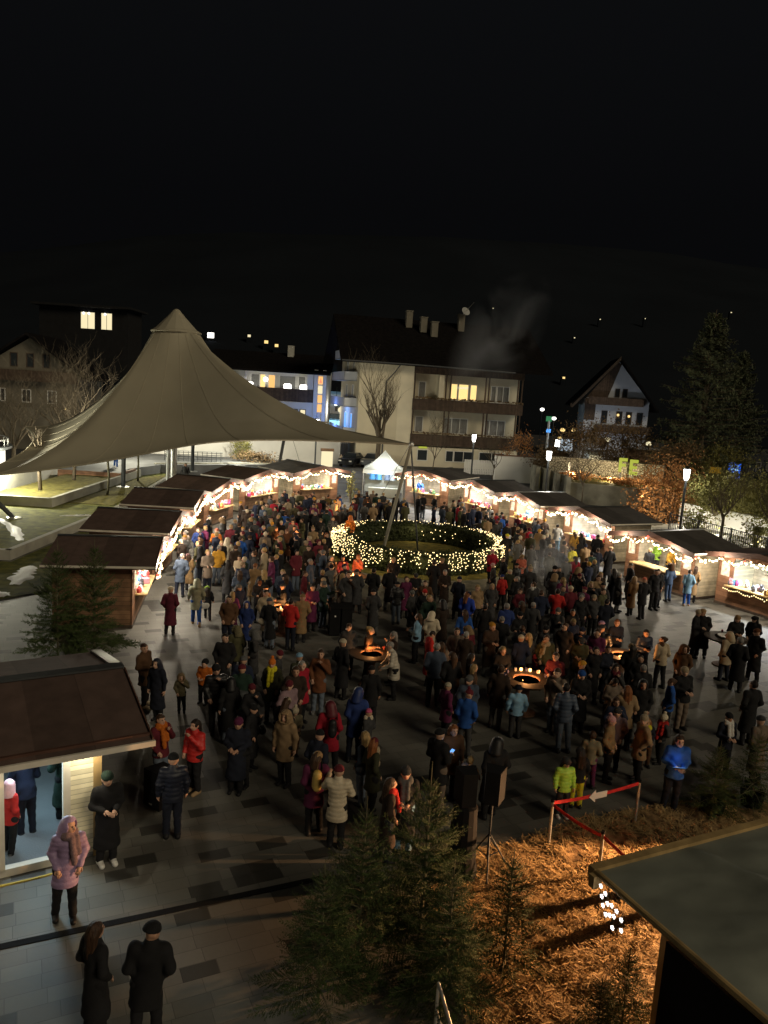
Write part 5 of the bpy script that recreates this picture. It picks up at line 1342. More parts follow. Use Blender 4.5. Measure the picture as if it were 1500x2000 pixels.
fir('a', .02, 10.2, 2.86, 1.1, 'dark fir at bottom centre, left one with a bare leading shoot', .80)
fir('b', .93, 10.45, 3.32, .2, 'tallest dark fir at bottom centre before the person with joined hands', .80)
fir('a', 1.25, 9.5, 2.45, 4.0, 'dark fir at bottom centre, the one nearest the handrail', .85)
fir('b', -.5, 9.6, 2.25, 5.0, 'dark fir at bottom centre, lowest one at the left of the group', .9)
fir('c', 2.25, 10.5, 2.0, .5, 'small sparse fir standing in the straw right of the dark fir group')
fir('c', 3.31, 9.2, 1.05, 1.5, 'smallest fir at the bottom edge in the straw, left of the two there', 1.3)
fir('c', 3.75, 9.5, 1.25, 2.5, 'low fir against the side sheet of the tarpaulin shelter', 1.2)
fir('b', 7.45, 15.4, 1.72, 2.9, 'fir in a black pot behind the straw, left of the pair at right', .95, .26)
fir('c', 8.53, 15.9, 1.78, .4, 'fir behind the straw at the right edge, right of the pair', 1.2, .26)

def bare_tree(x, y, z0, h, seed, label, spread=.5, depth=5, r0=.16, upright=.6, clear=.22, mat_='bark', twig=1.0):
    rr = random.Random(seed); t = thing('bare_tree', (x, y, z0), 0, label, 'tree', 'bare trees round the square')
    tk = MB(); tw = MB()
    cl = h * clear
    tk.path([(0, 0, 0), (rr.uniform(-.1, .1), 0, cl * .5), (0, 0, cl)], [r0, r0 * .85, r0 * .8], 9)
    def grow(p, d, L, r, lv):
        pts = [p]; rs = [r]; q = p.copy(); dd = d.copy(); n = 4
        for k in range(n):
            dd = (dd + Vector((rr.gauss(0, .13), rr.gauss(0, .13), .10 * upright))).normalized(); q = q + dd * L / n; pts.append(q.copy()); rs.append(r * (1 - .5 * (k + 1) / n))
        (tk if lv <= 1 else tw).path(pts, rs, 6 if lv <= 1 else 4, cap=False)
        if lv >= depth: return
        for k in range(rr.choice((2, 3, 3)) + (1 if lv < 2 else 0)):
            i = rr.randrange(1, n + 1); a = rr.uniform(0, 2 * PI); s = Vector((math.cos(a), math.sin(a), 0)); 
            nd = (dd * upright + s * spread + Vector((0, 0, .25))).normalized()
            grow(pts[i], nd, L * rr.uniform(.6, .85), max(rs[i] * .62, .008), lv + 1)
    for k in range(5):
        a = k * 2 * PI / 5 + rr.uniform(-.4, .4)
        grow(Vector((0, 0, cl * rr.uniform(.8, 1))), Vector((math.cos(a) * spread, math.sin(a) * spread, 1)).normalized(), h * .34, r0 * .55, 1)
    tk.build('trunk', M[mat_], t, smooth=True); tw.build('branches', M[mat_], t, recalc=False)
    return t
bare_tree(-1.0, 82.0, 0, 11.2, 4, 'bare tree with many upright twigs in front of the cream house', .42, 5, .3, .75, .32)
bare_tree(-30.5, 62.5, .3, 9.0, 8, 'bare tree left of the tent, leftmost of the row', .6, 5, .2, .5)
bare_tree(-27.5, 66, .3, 10.5, 9, 'bare tree with a wide crown just left of the tent slope', .6, 5, .2, .5)
bare_tree(-30, 74, .3, 11.0, 10, 'taller bare tree farther back left of the tent', .55, 5, .2, .5)
for x, y, z, lb, sd in ((-22.6, 49.8, .72, 'slim tree trunk on the raised lawn under the tent, left one', 1), (-22.7, 55.4, .72, 'slim tree trunk on the raised lawn under the tent, farther back', 2), (-19.1, 52.3, .3, 'thin young tree on the leaf strewn strip beside the low wall', 3), (-19.6, 60.2, .3, 'pale thin trunk at the far end of the leaf strewn strip', 4)):
    bare_tree(x, y, z, 3.4, 20 + sd, lb, .3, 2, .13 if sd < 3 else .09, .8, .75, 'bark' if sd < 3 else 'palebark')
for x, y, h, lb, sd in ((4.6, 75, 6.0, 'thin bare sapling before the cream house ground floor', 31), (10.3, 73.5, 5.0, 'thin bare sapling with red leaves before the tiled wall', 32), (15.6, 60.5, 5.6, 'thin bare sapling in front of the grey retaining wall', 33),
                     (20.9, 46.9, 4.6, 'bare tree behind the iron fence near the street lamp', 34), (22.3, 43.2, 5.4, 'slim dark tree behind the iron fence in the middle', 35), (24.4, 41.0, 4.6, 'bare spreading tree behind the iron fence at right', 36)):
    bare_tree(x, y, .3 if x > 16 else 0, h, sd, lb, .6, 4, .10 if x > 16 else .06, .6, .42)
b = MB()

def shrub(name, label, cat, c, R, n, size, m_, seed, stem=True, clumps=9, flat=.6, group=None, hole=.35):
    """leaf clusters gathered in uneven clumps with gaps between them"""
    r = np.random.default_rng(seed); rr = random.Random(seed)
    t = thing(name, c, 0, label, cat, group)
    cc = []
    for k in range(clumps):
        a = rr.uniform(0, 2 * PI); u = rr.uniform(0, 1) ** .5; zz = rr.uniform(.15, 1)
        e = math.sqrt(max(.05, 1 - (2 * zz - 1) ** 2))
        cc.append((u * R[0] * math.cos(a) * e, u * R[1] * math.sin(a) * e, zz * R[2]))
    cc = np.array(cc); w = r.uniform(.5, 1.2, clumps); w /= w.sum()
    k = r.choice(clumps, n, p=w)
    off = r.normal(size=(n, 3)) * (np.array([R[0], R[1], R[2] * flat]) * .34 * r.uniform(.5, 1.1, clumps)[k][:, None])
    P = cc[k] + off; P = P[P[:, 2] > .05]
    Nn = np.tile([0, 0, 1.0], (len(P), 1))
    v, f = leafquads(P, Nn, size, seed, 1.0)
    link('foliage', npmesh('leaves', v, f, M[m_], smooth=False), t)
    if stem:
        b = MB()
        for q in cc: b.path([(0, 0, 0), (q[0] * .4, q[1] * .4, q[2] * .55), tuple(q)], [.06, .04, .012], 5)
        b.build('branches', M['bark'], t)
    return t
shrub('oak_tree', 'young tree holding orange dry leaves behind the right huts', 'tree', (20.1, 55.8, .2), (2.5, 1.6, 3.7), 5200, .11, 'orange_leaf', 5, clumps=16)
for k, (x, y, z, rx, rz, n, mm_, lb) in enumerate(((18.6, 74.5, 2.2, 3.4, 3.6, 5000, 'brown_leaf', 'brown leafless hedge above the lit rubble wall, middle part'), (23.0, 76, 2.4, 3.0, 4.2, 4200, 'brown_leaf', 'brown bushy hedge above the rubble wall towards the gabled house'),
                                             (16.0, 76.5, 1.9, 2.0, 1.8, 2500, 'brown_leaf', 'low brown hedge above the rubble wall at its left end'), (26.8, 70, 1.8, 2.4, 3.2, 2600, 'brown_leaf', 'reddish brown bush right of the yellow letters'), (17.4, 69.6, 1.7, 1.3, .5, 1500, 'orange_leaf', 'strip of fallen orange leaves on the bank below the rubble wall'), (21.0, 67.4, 1.7, 2.0, .4, 1500, 'orange_leaf', 'strip of fallen orange leaves above the retaining wall'))):
    shrub('hedge_bush', lb, 'bush', (x, y, z), (rx, 1.5, rz), n, .11, mm_, 40 + k, clumps=14, stem=rz > 1)
for k, (x, y, z, rx, rz, n, lb) in enumerate(((22.2, 51.2, .4, 1.9, 4.0, 4200, 'olive green tree right of the tall street lamp'), (24.2, 47.6, .4, 2.0, 4.2, 4200, 'olive green tree in the middle of the garden behind the iron fence'), (26.2, 44.2, .4, 2.2, 4.4, 4200, 'olive green tree over the iron fence at the right edge'), (31.5, 72, .2, 3.0, 4.4, 4200, 'dark olive bush below the shop sign band'), (25.0, 58.0, .2, 2.0, 3.6, 3500, 'green bush between the orange leaved tree and the street lamp'))):
    shrub('olive_bush', lb, 'tree', (x, y, z + 1.2), (rx, 1.4, rz - 1.2), n, .09, 'olive', 60 + k, clumps=15)
for k, (x, y, r_, h_, lb) in enumerate(((20.9, 50.6, 1.1, 1.5, 'low olive shrub behind the iron fence beside the street lamp'), (22.9, 46.6, 1.3, 1.3, 'low olive shrub behind the iron fence, between two trees'), (24.9, 43.4, 1.4, 1.6, 'low olive shrub behind the iron fence at the right edge'))):
    shrub('fence_shrub', lb, 'bush', (x, y, .4), (r_, .8, h_), 1300, .08, 'olive', 90 + k, clumps=8)
shrub('potted_shrub', 'light green shrub standing before the long cream wall', 'shrub', (-14.6, 75.5, .9), (.9, .8, 2.0), 1800, .09, 'olive', 71, clumps=9)
shrub('wreath_plant', 'small green plant at the right front corner of the charcoal roofed hut', 'plant', (-2.6, 57.4, 0), (.35, .3, 1.9), 500, .07, 'olive', 72, clumps=6)
shrub('terrace_hedge', 'dark low hedge on the terrace behind the fifth left hut', 'bush', (-12.2, 72.8, .8), (2.4, .8, 1.1), 2200, .09, 'brown_leaf', 73, clumps=12)
shrub('house_creeper', 'dry creeper with red leaves at the right corner of the cream house', 'bush', (14.2, 83.6, 1.0), (1.3, .8, 3.4), 1100, .10, 'orange_leaf', 74, clumps=10)

def big_spruce(x, y, h, R, seed, label):
    rr = random.Random(seed); r = np.random.default_rng(seed)
    t = thing('spruce', (x, y, 0), 0, label, 'tree')
    b = MB(); b.path([(0, 0, 0), (0, 0, h * .5), (0, 0, h)], [.42, .28, .03], 10); b.build('trunk', M['bark'], t)
    P = []; Nn = []; bb = MB(); z = 1.0
    while z < h - .3:
        u = z / h; L = R * (1 - u) ** .8 * rr.uniform(.75, 1.15) + .25
        for k in range(9):
            a = rr.uniform(0, 2 * PI); l = L * rr.uniform(.55, 1.1); droop = -.30 + .5 * u
            e = Vector((l * math.cos(a), l * math.sin(a), z + droop * l + .12 * l)); bb.path([(0, 0, z), (e.x * .5, e.y * .5, z + droop * l * .35), e], [.06, .04, .01], 4, cap=False)
            m_ = int(50 * l / R) + 10
            f = r.uniform(.12, 1, m_) ** .7; sd = r.normal(0, .15, m_) * l * (1.15 - f)
            px_ = f * l * math.cos(a) - sd * math.sin(a); py_ = f * l * math.sin(a) + sd * math.cos(a); pz_ = z + droop * l * f + .12 * l * f ** 2 - np.abs(r.normal(0, .14, m_)) - np.abs(sd) * .4
            P.append(np.stack([px_, py_, pz_], 1)); Nn.append(np.tile([0.3 * math.cos(a), .3 * math.sin(a), 1], (m_, 1)))
        z += .42 * (1 - .45 * u)
    P = np.concatenate(P); v, f = leafquads(P, np.concatenate(Nn), .22, seed, .5, .3)
    link('foliage', npmesh('spruce_foliage', v, f, M['darkneedle'], smooth=False), t); bb.build('branches', M['bark'], t, recalc=False)
    return t
big_spruce(30.2, 75, 18.0, 6.6, 5, 'huge dark spruce towering at right behind the shops')
big_spruce(36.5, 82, 15.0, 5.5, 6, 'second dark spruce at the right edge behind the huge one')
# ------------------------------------------------------------------ people
# bodies, clothes and hats are grown as smooth surfaces from tapered capsules (surface nets on a distance field)
def surface_net(d, o, h):
    s = d < 0
    nx, ny, nz = d.shape
    c = np.zeros((nx - 1, ny - 1, nz - 1), np.int8)
    for i in (0, 1):
        for j in (0, 1):
            for k in (0, 1): c += s[i:nx - 1 + i, j:ny - 1 + j, k:nz - 1 + k]
    act = (c > 0) & (c < 8)
    idx = -np.ones(act.shape, np.int64); ii = np.argwhere(act); idx[act] = np.arange(len(ii))
    acc = np.zeros((len(ii), 3)); cnt = np.zeros(len(ii))
    cs = [(i, j, k) for i in (0, 1) for j in (0, 1) for k in (0, 1)]
    for a in range(8):
        for ax in range(3):
            if cs[a][ax]: continue
            b = list(cs[a]); b[ax] = 1
            da = d[ii[:, 0] + cs[a][0], ii[:, 1] + cs[a][1], ii[:, 2] + cs[a][2]]; db = d[ii[:, 0] + b[0], ii[:, 1] + b[1], ii[:, 2] + b[2]]
            m_ = (da < 0) != (db < 0); t = np.where(m_, da / (da - db + 1e-12), 0)
            p = np.tile(np.array(cs[a], float), (len(ii), 1)); p[:, ax] += t
            acc[m_] += p[m_]; cnt[m_] += 1
    v = (ii + acc / np.maximum(cnt, 1)[:, None]) * h + o
    F = []
    for ax in range(3):
        sl0 = [slice(1, n - 1) for n in d.shape]; sl1 = list(sl0); sl0[ax] = slice(0, d.shape[ax] - 1); sl1[ax] = slice(1, d.shape[ax])
        A = s[tuple(sl0)]; B = s[tuple(sl1)]
        e = np.argwhere(A != B); off = np.array([1, 1, 1]); off[ax] = 0; e = e + off
        flip = A[A != B]
        u, w = [(1, 2), (2, 0), (0, 1)][ax]
        def cell(du, dw):
            q = e.copy(); q[:, u] -= du; q[:, w] -= dw; return idx[q[:, 0], q[:, 1], q[:, 2]]
        q = np.stack([cell(1, 1), cell(0, 1), cell(0, 0), cell(1, 0)], 1)
        q[~flip] = q[~flip][:, ::-1]; F.append(q)
    F = np.concatenate(F); F = F[(F >= 0).all(1)]
    return v, F

class Field:
    def __init__(s, k=.03): s.p = []; s.k = k
    def cap(s, a, b, ra, rb=None, sy=1.0): s.p.append(('c', np.array(a, float), np.array(b, float), ra, ra if rb is None else rb, sy)); return s
    def ell(s, c, r): s.p.append(('e', np.array(c, float), np.array(r, float))); return s
    def ev(s, X):
        out = None
        for q in s.p:
            if q[0] == 'c':
                _, a, b, ra, rb, sy = q
                Y = X - a; ba = b - a
                if sy != 1.0: Y = Y * np.array([1, sy, 1]); ba = ba * np.array([1, sy, 1])
                t = np.clip((Y @ ba) / (ba @ ba + 1e-9), 0, 1)
                d = np.linalg.norm(Y - t[..., None] * ba, axis=-1) - (ra + (rb - ra) * t)
                if sy > 1: d = d / (1 + .35 * (sy - 1))
            else:
                _, c, r = q
                Y = (X - c) / r; n = np.linalg.norm(Y, axis=-1); d = (n - 1) * min(r)
            if out is None: out = d
            else:
                h = np.clip(.5 + .5 * (out - d) / s.k, 0, 1); out = out * (1 - h) + d * h - s.k * h * (1 - h)
        return out
    def mesh(s, vox=.02, post=None, pad=.05):
        lo = np.full(3, 9.); hi = -lo
        for q in s.p:
            if q[0] == 'c': r = max(q[3], q[4]); lo = np.minimum(lo, np.minimum(q[1], q[2]) - r); hi = np.maximum(hi, np.maximum(q[1], q[2]) + r)
            else: lo = np.minimum(lo, q[1] - q[2]); hi = np.maximum(hi, q[1] + q[2])
        lo -= pad; hi += pad
        n = np.ceil((hi - lo) / vox).astype(int) + 1
        g = np.stack(np.meshgrid(*[lo[i] + np.arange(n[i]) * vox for i in range(3)], indexing='ij'), -1)
        d = s.ev(g)
        if post: d = post(g, d)
        return surface_net(d, lo, vox)

# poses at a standing height of 1.72 m; front is -y.  lean tips the trunk forward
def pose(kind):
    L = {}
    P = dict(lean=0.0, hipz=.90, feet=((-.10, .02), (.10, -.02)), knee=0.0)
    arms = {'stand': ((-.235, .02, 1.16), (-.24, -.04, .91), (.235, .02, 1.16), (.245, -.03, .91)),
            'pocket': ((-.240, .06, 1.15), (-.165, -.09, .96), (.240, .06, 1.15), (.165, -.09, .96)),
            'hold': ((-.215, .01, 1.14), (-.10, -.22, 1.14), (.215, .01, 1.14), (.06, -.24, 1.12)),
            'reach': ((-.25, -.02, 1.17), (-.20, -.22, 1.02), (.25, -.10, 1.22), (.22, -.34, 1.33)),
            'walk': ((-.235, .08, 1.16), (-.25, -.08, .95), (.235, -.04, 1.16), (.24, -.18, .97)),
            'drink': ((-.24, .02, 1.15), (-.17, -.12, .98), (.25, -.06, 1.17), (.06, -.20, 1.42)),
            'lean': ((-.24, -.1, 1.14), (-.13, -.33, 1.06), (.24, -.1, 1.14), (.12, -.34, 1.05))}
    base_, hy, hp, sw = {'lookl': ('pocket', .7, 0, .05), 'lookr': ('pocket', -.75, .1, -.05), 'down': ('hold', .15, .38, .03), 'chat': ('hold', -.45, .05, -.04)}.get(kind, (kind, 0, 0, 0))
    arms = arms[base_]
    P.update(hy=hy, hp=hp, sway=sw)
    P['arms'] = arms
    if sw: P['feet'] = ((-.12, .05), (.13, -.06)) if sw > 0 else ((-.13, -.07), (.11, .05))
    if kind == 'walk': P['feet'] = ((-.09, .20), (.09, -.24))
    if kind == 'lean': P['lean'] = .26
    if kind == 'pocket': P['feet'] = ((-.13, -.02), (.11, .03))
    return P
def rotx(p, a, z0=.92):
    x, y, z = p; c, s = math.cos(a), math.sin(a); z -= z0
    return (x, y * c - z * s, y * s + z * c + z0)
HEADC = (0, -.025, 1.605)
def build_pose(kind):
    P = pose(kind); a = P['lean']; sw = P['sway']
    def R(p): q = rotx(p, a); return (q[0] + sw * max(0, min(1, (1.3 - abs(q[2] - 1.0)))) * .8, q[1], q[2])
    NK = Matrix.Translation((0, .01, 1.50)) @ Matrix.Rotation(P['hy'], 4, 'Z') @ Matrix.Rotation(P['hp'], 4, 'X') @ Matrix.Translation((0, -.01, -1.50))
    RB = R
    def RH_(p): return RB(tuple(NK @ Vector(p)))
    sh = [R((-.175, .01, 1.41)), R((.175, .01, 1.41))]
    el = [R(P['arms'][0]), R(P['arms'][2])]; wr = [R(P['arms'][1]), R(P['arms'][3])]
    hip = [(-.085, 0, .90), (.085, 0, .90)]
    ank = [(P['feet'][0][0], P['feet'][0][1] + .03, .085), (P['feet'][1][0], P['feet'][1][1] + .03, .085)]
    if kind == 'walk': ank[0] = (ank[0][0], ank[0][1], .12)
    kn = [tuple((np.array(h) + np.array(k)) / 2 + np.array((0, -.03, .02))) for h, k in zip(hip, ank)]
    hd = R(HEADC)
    # --- body
    B = Field(.035)
    B.cap(R((0, .0, 1.02)), R((0, .01, 1.30)), .115, .135, 1.35).cap(R((-.09, .01, 1.37)), R((.09, .01, 1.37)), .085, .085)
    B.cap(R((0, .015, 1.40)), R((0, -.005, 1.54)), .056, .052)
    B.cap((-.06, 0, .93), (.06, 0, .93), .105, .105, 1.2)
    for i in (0, 1):
        B.cap(sh[i], el[i], .048, .038).cap(el[i], wr[i], .036, .025)
        B.cap(hip[i], kn[i], .085, .055).cap(kn[i], ank[i], .052, .034)
        f = ank[i]; B.cap((f[0], f[1] + .02, .045), (f[0], f[1] - .14, .035), .04, .032)
        w_ = np.array(wr[i]); e_ = np.array(el[i]); dr = (w_ - e_) / np.linalg.norm(w_ - e_)
        B.cap(w_, w_ + dr * .075, .030, .034, 1.0)
    # skull, jaw, nose, ears
    B.ell(RH_((0, -.012, 1.625)), (.077, .095, .100)).ell(RH_((0, -.05, 1.555)), (.055, .055, .062))
    B.cap(RH_((0, -.112, 1.62)), RH_((0, -.126, 1.588)), .010, .015)
    B.ell(RH_((-.078, .0, 1.605)), (.014, .022, .032)).ell(RH_((.078, .0, 1.605)), (.014, .022, .032))
    eyes = [RH_((-.031, -.098, 1.622)), RH_((.031, -.098, 1.622))]
    def post(g, d):
        for e in eyes: d = np.maximum(d, -(np.linalg.norm(g - np.array(e), axis=-1) - .014))
        return d
    v, f = B.mesh(.0165, post)
    q = MB(); q.v = [tuple(x) for x in v]; q.f = [list(x) for x in f]; q.mi = [0] * len(f)
    for i in (0, 1):       # fingers rooted in the palm, thumb from the side
        w_ = np.array(wr[i]); e_ = np.array(el[i]); dr = (w_ - e_) / np.linalg.norm(w_ - e_)
        sd = np.array((1 if i == 0 else -1, 0, 0.)); 
        if abs(dr[0]) > .7: sd = np.array((0, -1, 0.))
        sd = sd - dr * (sd @ dr); sd /= np.linalg.norm(sd); cu = np.cross(dr, sd) * (1 if i else -1); cu = cu if cu[2] < 0 or abs(dr[2]) > .8 else -cu
        if abs(dr[2]) > .8: cu = sd; ac = np.cross(dr, sd)
        else: ac = sd
        for k, ll in enumerate((.070, .078, .073, .058)):
            p = w_ + dr * .085 + ac * (k - 1.5) * .019
            q.path([p, p + dr * ll * .5 + cu * .006, p + dr * ll * .85 + cu * .03], [.0095, .009, .007], 5, mi=0)
        p = w_ + dr * .03 + ac * -.032; q.path([p, p + dr * .03 - ac * .02 + cu * .012, p + dr * .055 - ac * .014 + cu * .03], [.012, .010, .008], 5, mi=0)
    for e in eyes:
        q.ball(tuple(np.array(e) + np.array((0, .004, 0))), .012, 6, 4, mi=1)
    for s in (-1, 1): q.path([RH_((s * .018, -.110, 1.640)), RH_((s * .045, -.098, 1.643))], .005, 4, mi=1)
    q.path([RH_((-.022, -.104, 1.556)), RH_((0, -.110, 1.554)), RH_((.022, -.104, 1.556))], [.004, .006, .004], 5, mi=2)
    o = q.build('body', [M['skin'], M['eye'], M['lip']], recalc=False, smooth=True); body = o.data; bpy.data.objects.remove(o)
    # --- coats of three lengths
    coats = {}
    for nm, hem, fl in (('jacket', .80, .02), ('parka', .62, .035), ('coat', .36, .05)):
        C = Field(.045)
        C.cap(R((0, .0, 1.0)), R((0, .012, 1.29)), .155, .172, 1.28).cap(R((-.125, .012, 1.365)), R((.125, .012, 1.365)), .095, .095)
        C.cap(R((0, .012, 1.44)), R((0, .0, 1.475)), .088, .082)
        zl = hem - .06
        C.cap((0, .0, .98), (0, .0, max(zl, .2)), .165, .175 + fl, 1.2)
        for i in (0, 1): C.cap(sh[i], el[i], .072, .064).cap(el[i], wr[i], .063, .048)
        def pc(g, d, hem=hem, nm=nm):
            z = g[..., 2]
            d = d + .006 * np.sin(g[..., 0] * 21 + z * 9) * np.cos(g[..., 1] * 17) + .004 * np.sin(z * 31 + g[..., 0] * 23 + g[..., 1] * 11)
            return np.maximum(d, hem - z)
        coats[nm] = npmesh(nm, *C.mesh(.0195, pc), M['cloth'])
        if nm != 'coat':
            def pq(g, d, hem=hem):
                z = g[..., 2]; d = d - .010 * np.abs(np.sin(z * 34)) + .006
                return np.maximum(d, hem - z)
            coats['puffer' if nm == 'jacket' else 'longpuffer'] = npmesh('padded_' + nm, *C.mesh(.0175, pq), M['padded'])
    # --- trousers, shoes
    T = Field(.02)
    T.cap((-.07, 0, .93), (.07, 0, .93), .118, .118, 1.1)
    for i in (0, 1): T.cap(hip[i], kn[i], .102, .078).cap(kn[i], (ank[i][0], ank[i][1], ank[i][2]), .074, .062)
    tr = npmesh('trousers', *T.mesh(.0195, lambda g, d: np.maximum(d + .004 * np.sin(g[..., 2] * 40 + g[..., 0] * 30), .07 - g[..., 2])), M['cloth'])
    H = Field(.02)
    for i in (0, 1):
        f = ank[i]; zz = .05 if not (kind == 'walk' and i == 0) else .085
        H.cap((f[0], f[1] + .03, zz), (f[0], f[1] - .15, zz - .008), .052, .046).cap((f[0], f[1] + .015, zz), (f[0], f[1], zz + .09), .052, .056)
    shm = npmesh('shoes', *H.mesh(.018, lambda g, d: np.maximum(d, .004 - g[..., 2])), M['shoe'])
    return dict(body=body, coats=coats, trousers=tr, shoes=shm, head=Matrix.Translation(Vector((sw * .55, 0, .92))) @ Matrix.Rotation(a, 4, 'X') @ Matrix.Translation(Vector((0, 0, -.92))) @ NK, wr=wr)
M['skin'] = mat('skin', rough=.55, objcol=True, var=.05, scale=14)
M['eye'] = mat('eye', (.03, .02, .015), .3)
M['lip'] = mat('lips', (.35, .12, .10), .5)
M['cloth'] = mat('wool_cloth', rough=.9, objcol=True, var=.14, scale=7, bump=.35, bscale=120)
M['padded'] = mat('padded_nylon', rough=.5, objcol=True, var=.12, scale=9, bump=.3, bscale=40, spec=.4)
M['shoe'] = mat('shoe_leather', rough=.55, objcol=True, var=.1)
M['hair'] = mat('hair', rough=.55, objcol=True, var=.25, scale=30, bump=.7, bscale=60, stretch=(1, 1, .2))
M['knit'] = mat('knitted_wool', rough=.95, objcol=True, var=.16, scale=30, bump=.8, bscale=90)
POSES = {k: build_pose(k) for k in ('stand', 'pocket', 'hold', 'reach', 'walk', 'lean', 'drink', 'lookl', 'lookr', 'down', 'chat')}
# --- headwear and hair, in the place of an upright head
HW = {}
def face_cut(g, d, w=.062, z0=1.50, z1=1.675, y=-.055):
    box = np.maximum(np.maximum(np.abs(g[..., 0]) - w, np.maximum(z0 - g[..., 2], g[..., 2] - z1)), g[..., 1] - y)
    return np.maximum(d, -box)
def shell(cut): return lambda g, d: cut(g, d)
F_ = Field(.03); F_.ell((0, -.008, 1.645), (.098, .117, .105)); HW['beanie'] = npmesh('beanie', *F_.mesh(.0125, lambda g, d: np.maximum(d + .003 * np.sin(np.arctan2(g[..., 1], g[..., 0]) * 22), 1.632 + .25 * (g[..., 1]) - g[..., 2] - .03 * (g[..., 1] > 9))), M['knit'])
F_ = Field(.012); F_.ell((0, -.008, 1.648), (.098, .117, .11)).ell((0, .02, 1.785), (.045, .045, .042)); HW['bobble'] = npmesh('bobble_hat', *F_.mesh(.0125, lambda g, d: np.maximum(d, 1.632 + .25 * g[..., 1] - g[..., 2])), M['knit'])
F_ = Field(.03); F_.ell((0, .002, 1.637), (.086, .106, .104)); HW['short'] = npmesh('short_hair', *F_.mesh(.0125, lambda g, d: np.maximum(face_cut(g, d + .004 * np.sin(g[..., 0] * 90) * np.sin(g[..., 1] * 70), .066, 1.4, 1.668, -.03), 1.555 - g[..., 2])), M['hair'])
F_ = Field(.04); F_.ell((0, .008, 1.635), (.096, .112, .110)).cap((-.05, .06, 1.58), (-.07, .09, 1.33), .055, .035).cap((.05, .06, 1.58), (.07, .09, 1.33), .055, .035).cap((0, .08, 1.58), (0, .11, 1.30), .06, .04)
HW['long'] = npmesh('long_hair', *F_.mesh(.0125, lambda g, d: face_cut(g, d + .004 * np.sin(g[..., 0] * 80), .062, 1.2, 1.672, -.025)), M['hair'])
F_ = Field(.03); F_.ell((0, .006, 1.634), (.090, .108, .107)).ell((0, .105, 1.66), (.045, .045, .045)); HW['bun'] = npmesh('tied_hair', *F_.mesh(.0125, lambda g, d: np.maximum(face_cut(g, d, .064, 1.4, 1.668, -.03), 1.54 - g[..., 2])), M['hair'])
F_ = Field(.03); F_.ell((0, .015, 1.63), (.122, .135, .14)).cap((0, .05, 1.55), (0, .07, 1.45), .13, .14); HW['hood'] = npmesh('hood', *F_.mesh(.015, lambda g, d: np.maximum(face_cut(g, d, .078, 1.515, 1.705, -.035), 1.43 - g[..., 2])), M['padded'])
F_ = Field(.03); F_.ell((0, .015, 1.63), (.122, .135, .14)).cap((0, .05, 1.55), (0, .07, 1.45), .13, .14)
for a_ in np.linspace(0, 2 * PI, 11)[:-1]: F_.ell((.095 * math.cos(a_), -.085, 1.615 + .105 * math.sin(a_)), (.042, .04, .042))
HW['furhood'] = npmesh('fur_hood', *F_.mesh(.015, lambda g, d: np.maximum(face_cut(g, d + .010 * np.sin(g[..., 0] * 130) * np.sin(g[..., 2] * 140), .068, 1.52, 1.70, -.02), 1.43 - g[..., 2])), M['knit'])
F_ = Field(.015); F_.ell((0, -.004, 1.655), (.093, .113, .085)).ell((0, -.13, 1.662), (.07, .075, .012)); HW['cap'] = npmesh('flat_cap', *F_.mesh(.0115, lambda g, d: np.maximum(d, 1.640 - g[..., 2])), M['knit'])
F_ = Field(.03); F_.ell((0, .004, 1.65), (.125, .135, .075)); HW['furhat'] = npmesh('fur_hat', *F_.mesh(.0135, lambda g, d: np.maximum(d + .006 * np.sin(g[..., 0] * 140) * np.sin(g[..., 1] * 130), 1.62 + .15 * g[..., 1] - g[..., 2])), M['knit'])
F_ = Field(.03); F_.cap((-.06, -.02, 1.475), (.06, -.02, 1.475), .088, .088).cap((-.05, -.11, 1.45), (-.06, -.2, 1.08), .045, .05).cap((.04, -.12, 1.45), (.03, -.19, 1.2), .045, .045); HW['scarf'] = npmesh('scarf', *F_.mesh(.0155, lambda g, d: d + .004 * np.sin(g[..., 2] * 60)), M['knit'])
F_ = Field(.03); F_.cap((0, .22, 1.12), (0, .22, 1.34), .10, .085); F_.cap((0, .27, 1.08), (0, .27, 1.18), .07, .06); bpm = npmesh('pack', *F_.mesh(.016), M['padded'])
F_ = Field(.02); F_.cap((-.10, 0, .10), (.10, 0, .10), .09, .09, 1.6); F_.cap((-.09, 0, .05), (.09, 0, .05), .07, .07, 1.6); bagm = npmesh('bag_body', *F_.mesh(.015), M['padded'])
BAGS = {'backpack': bpm, 'handbag': bagm}

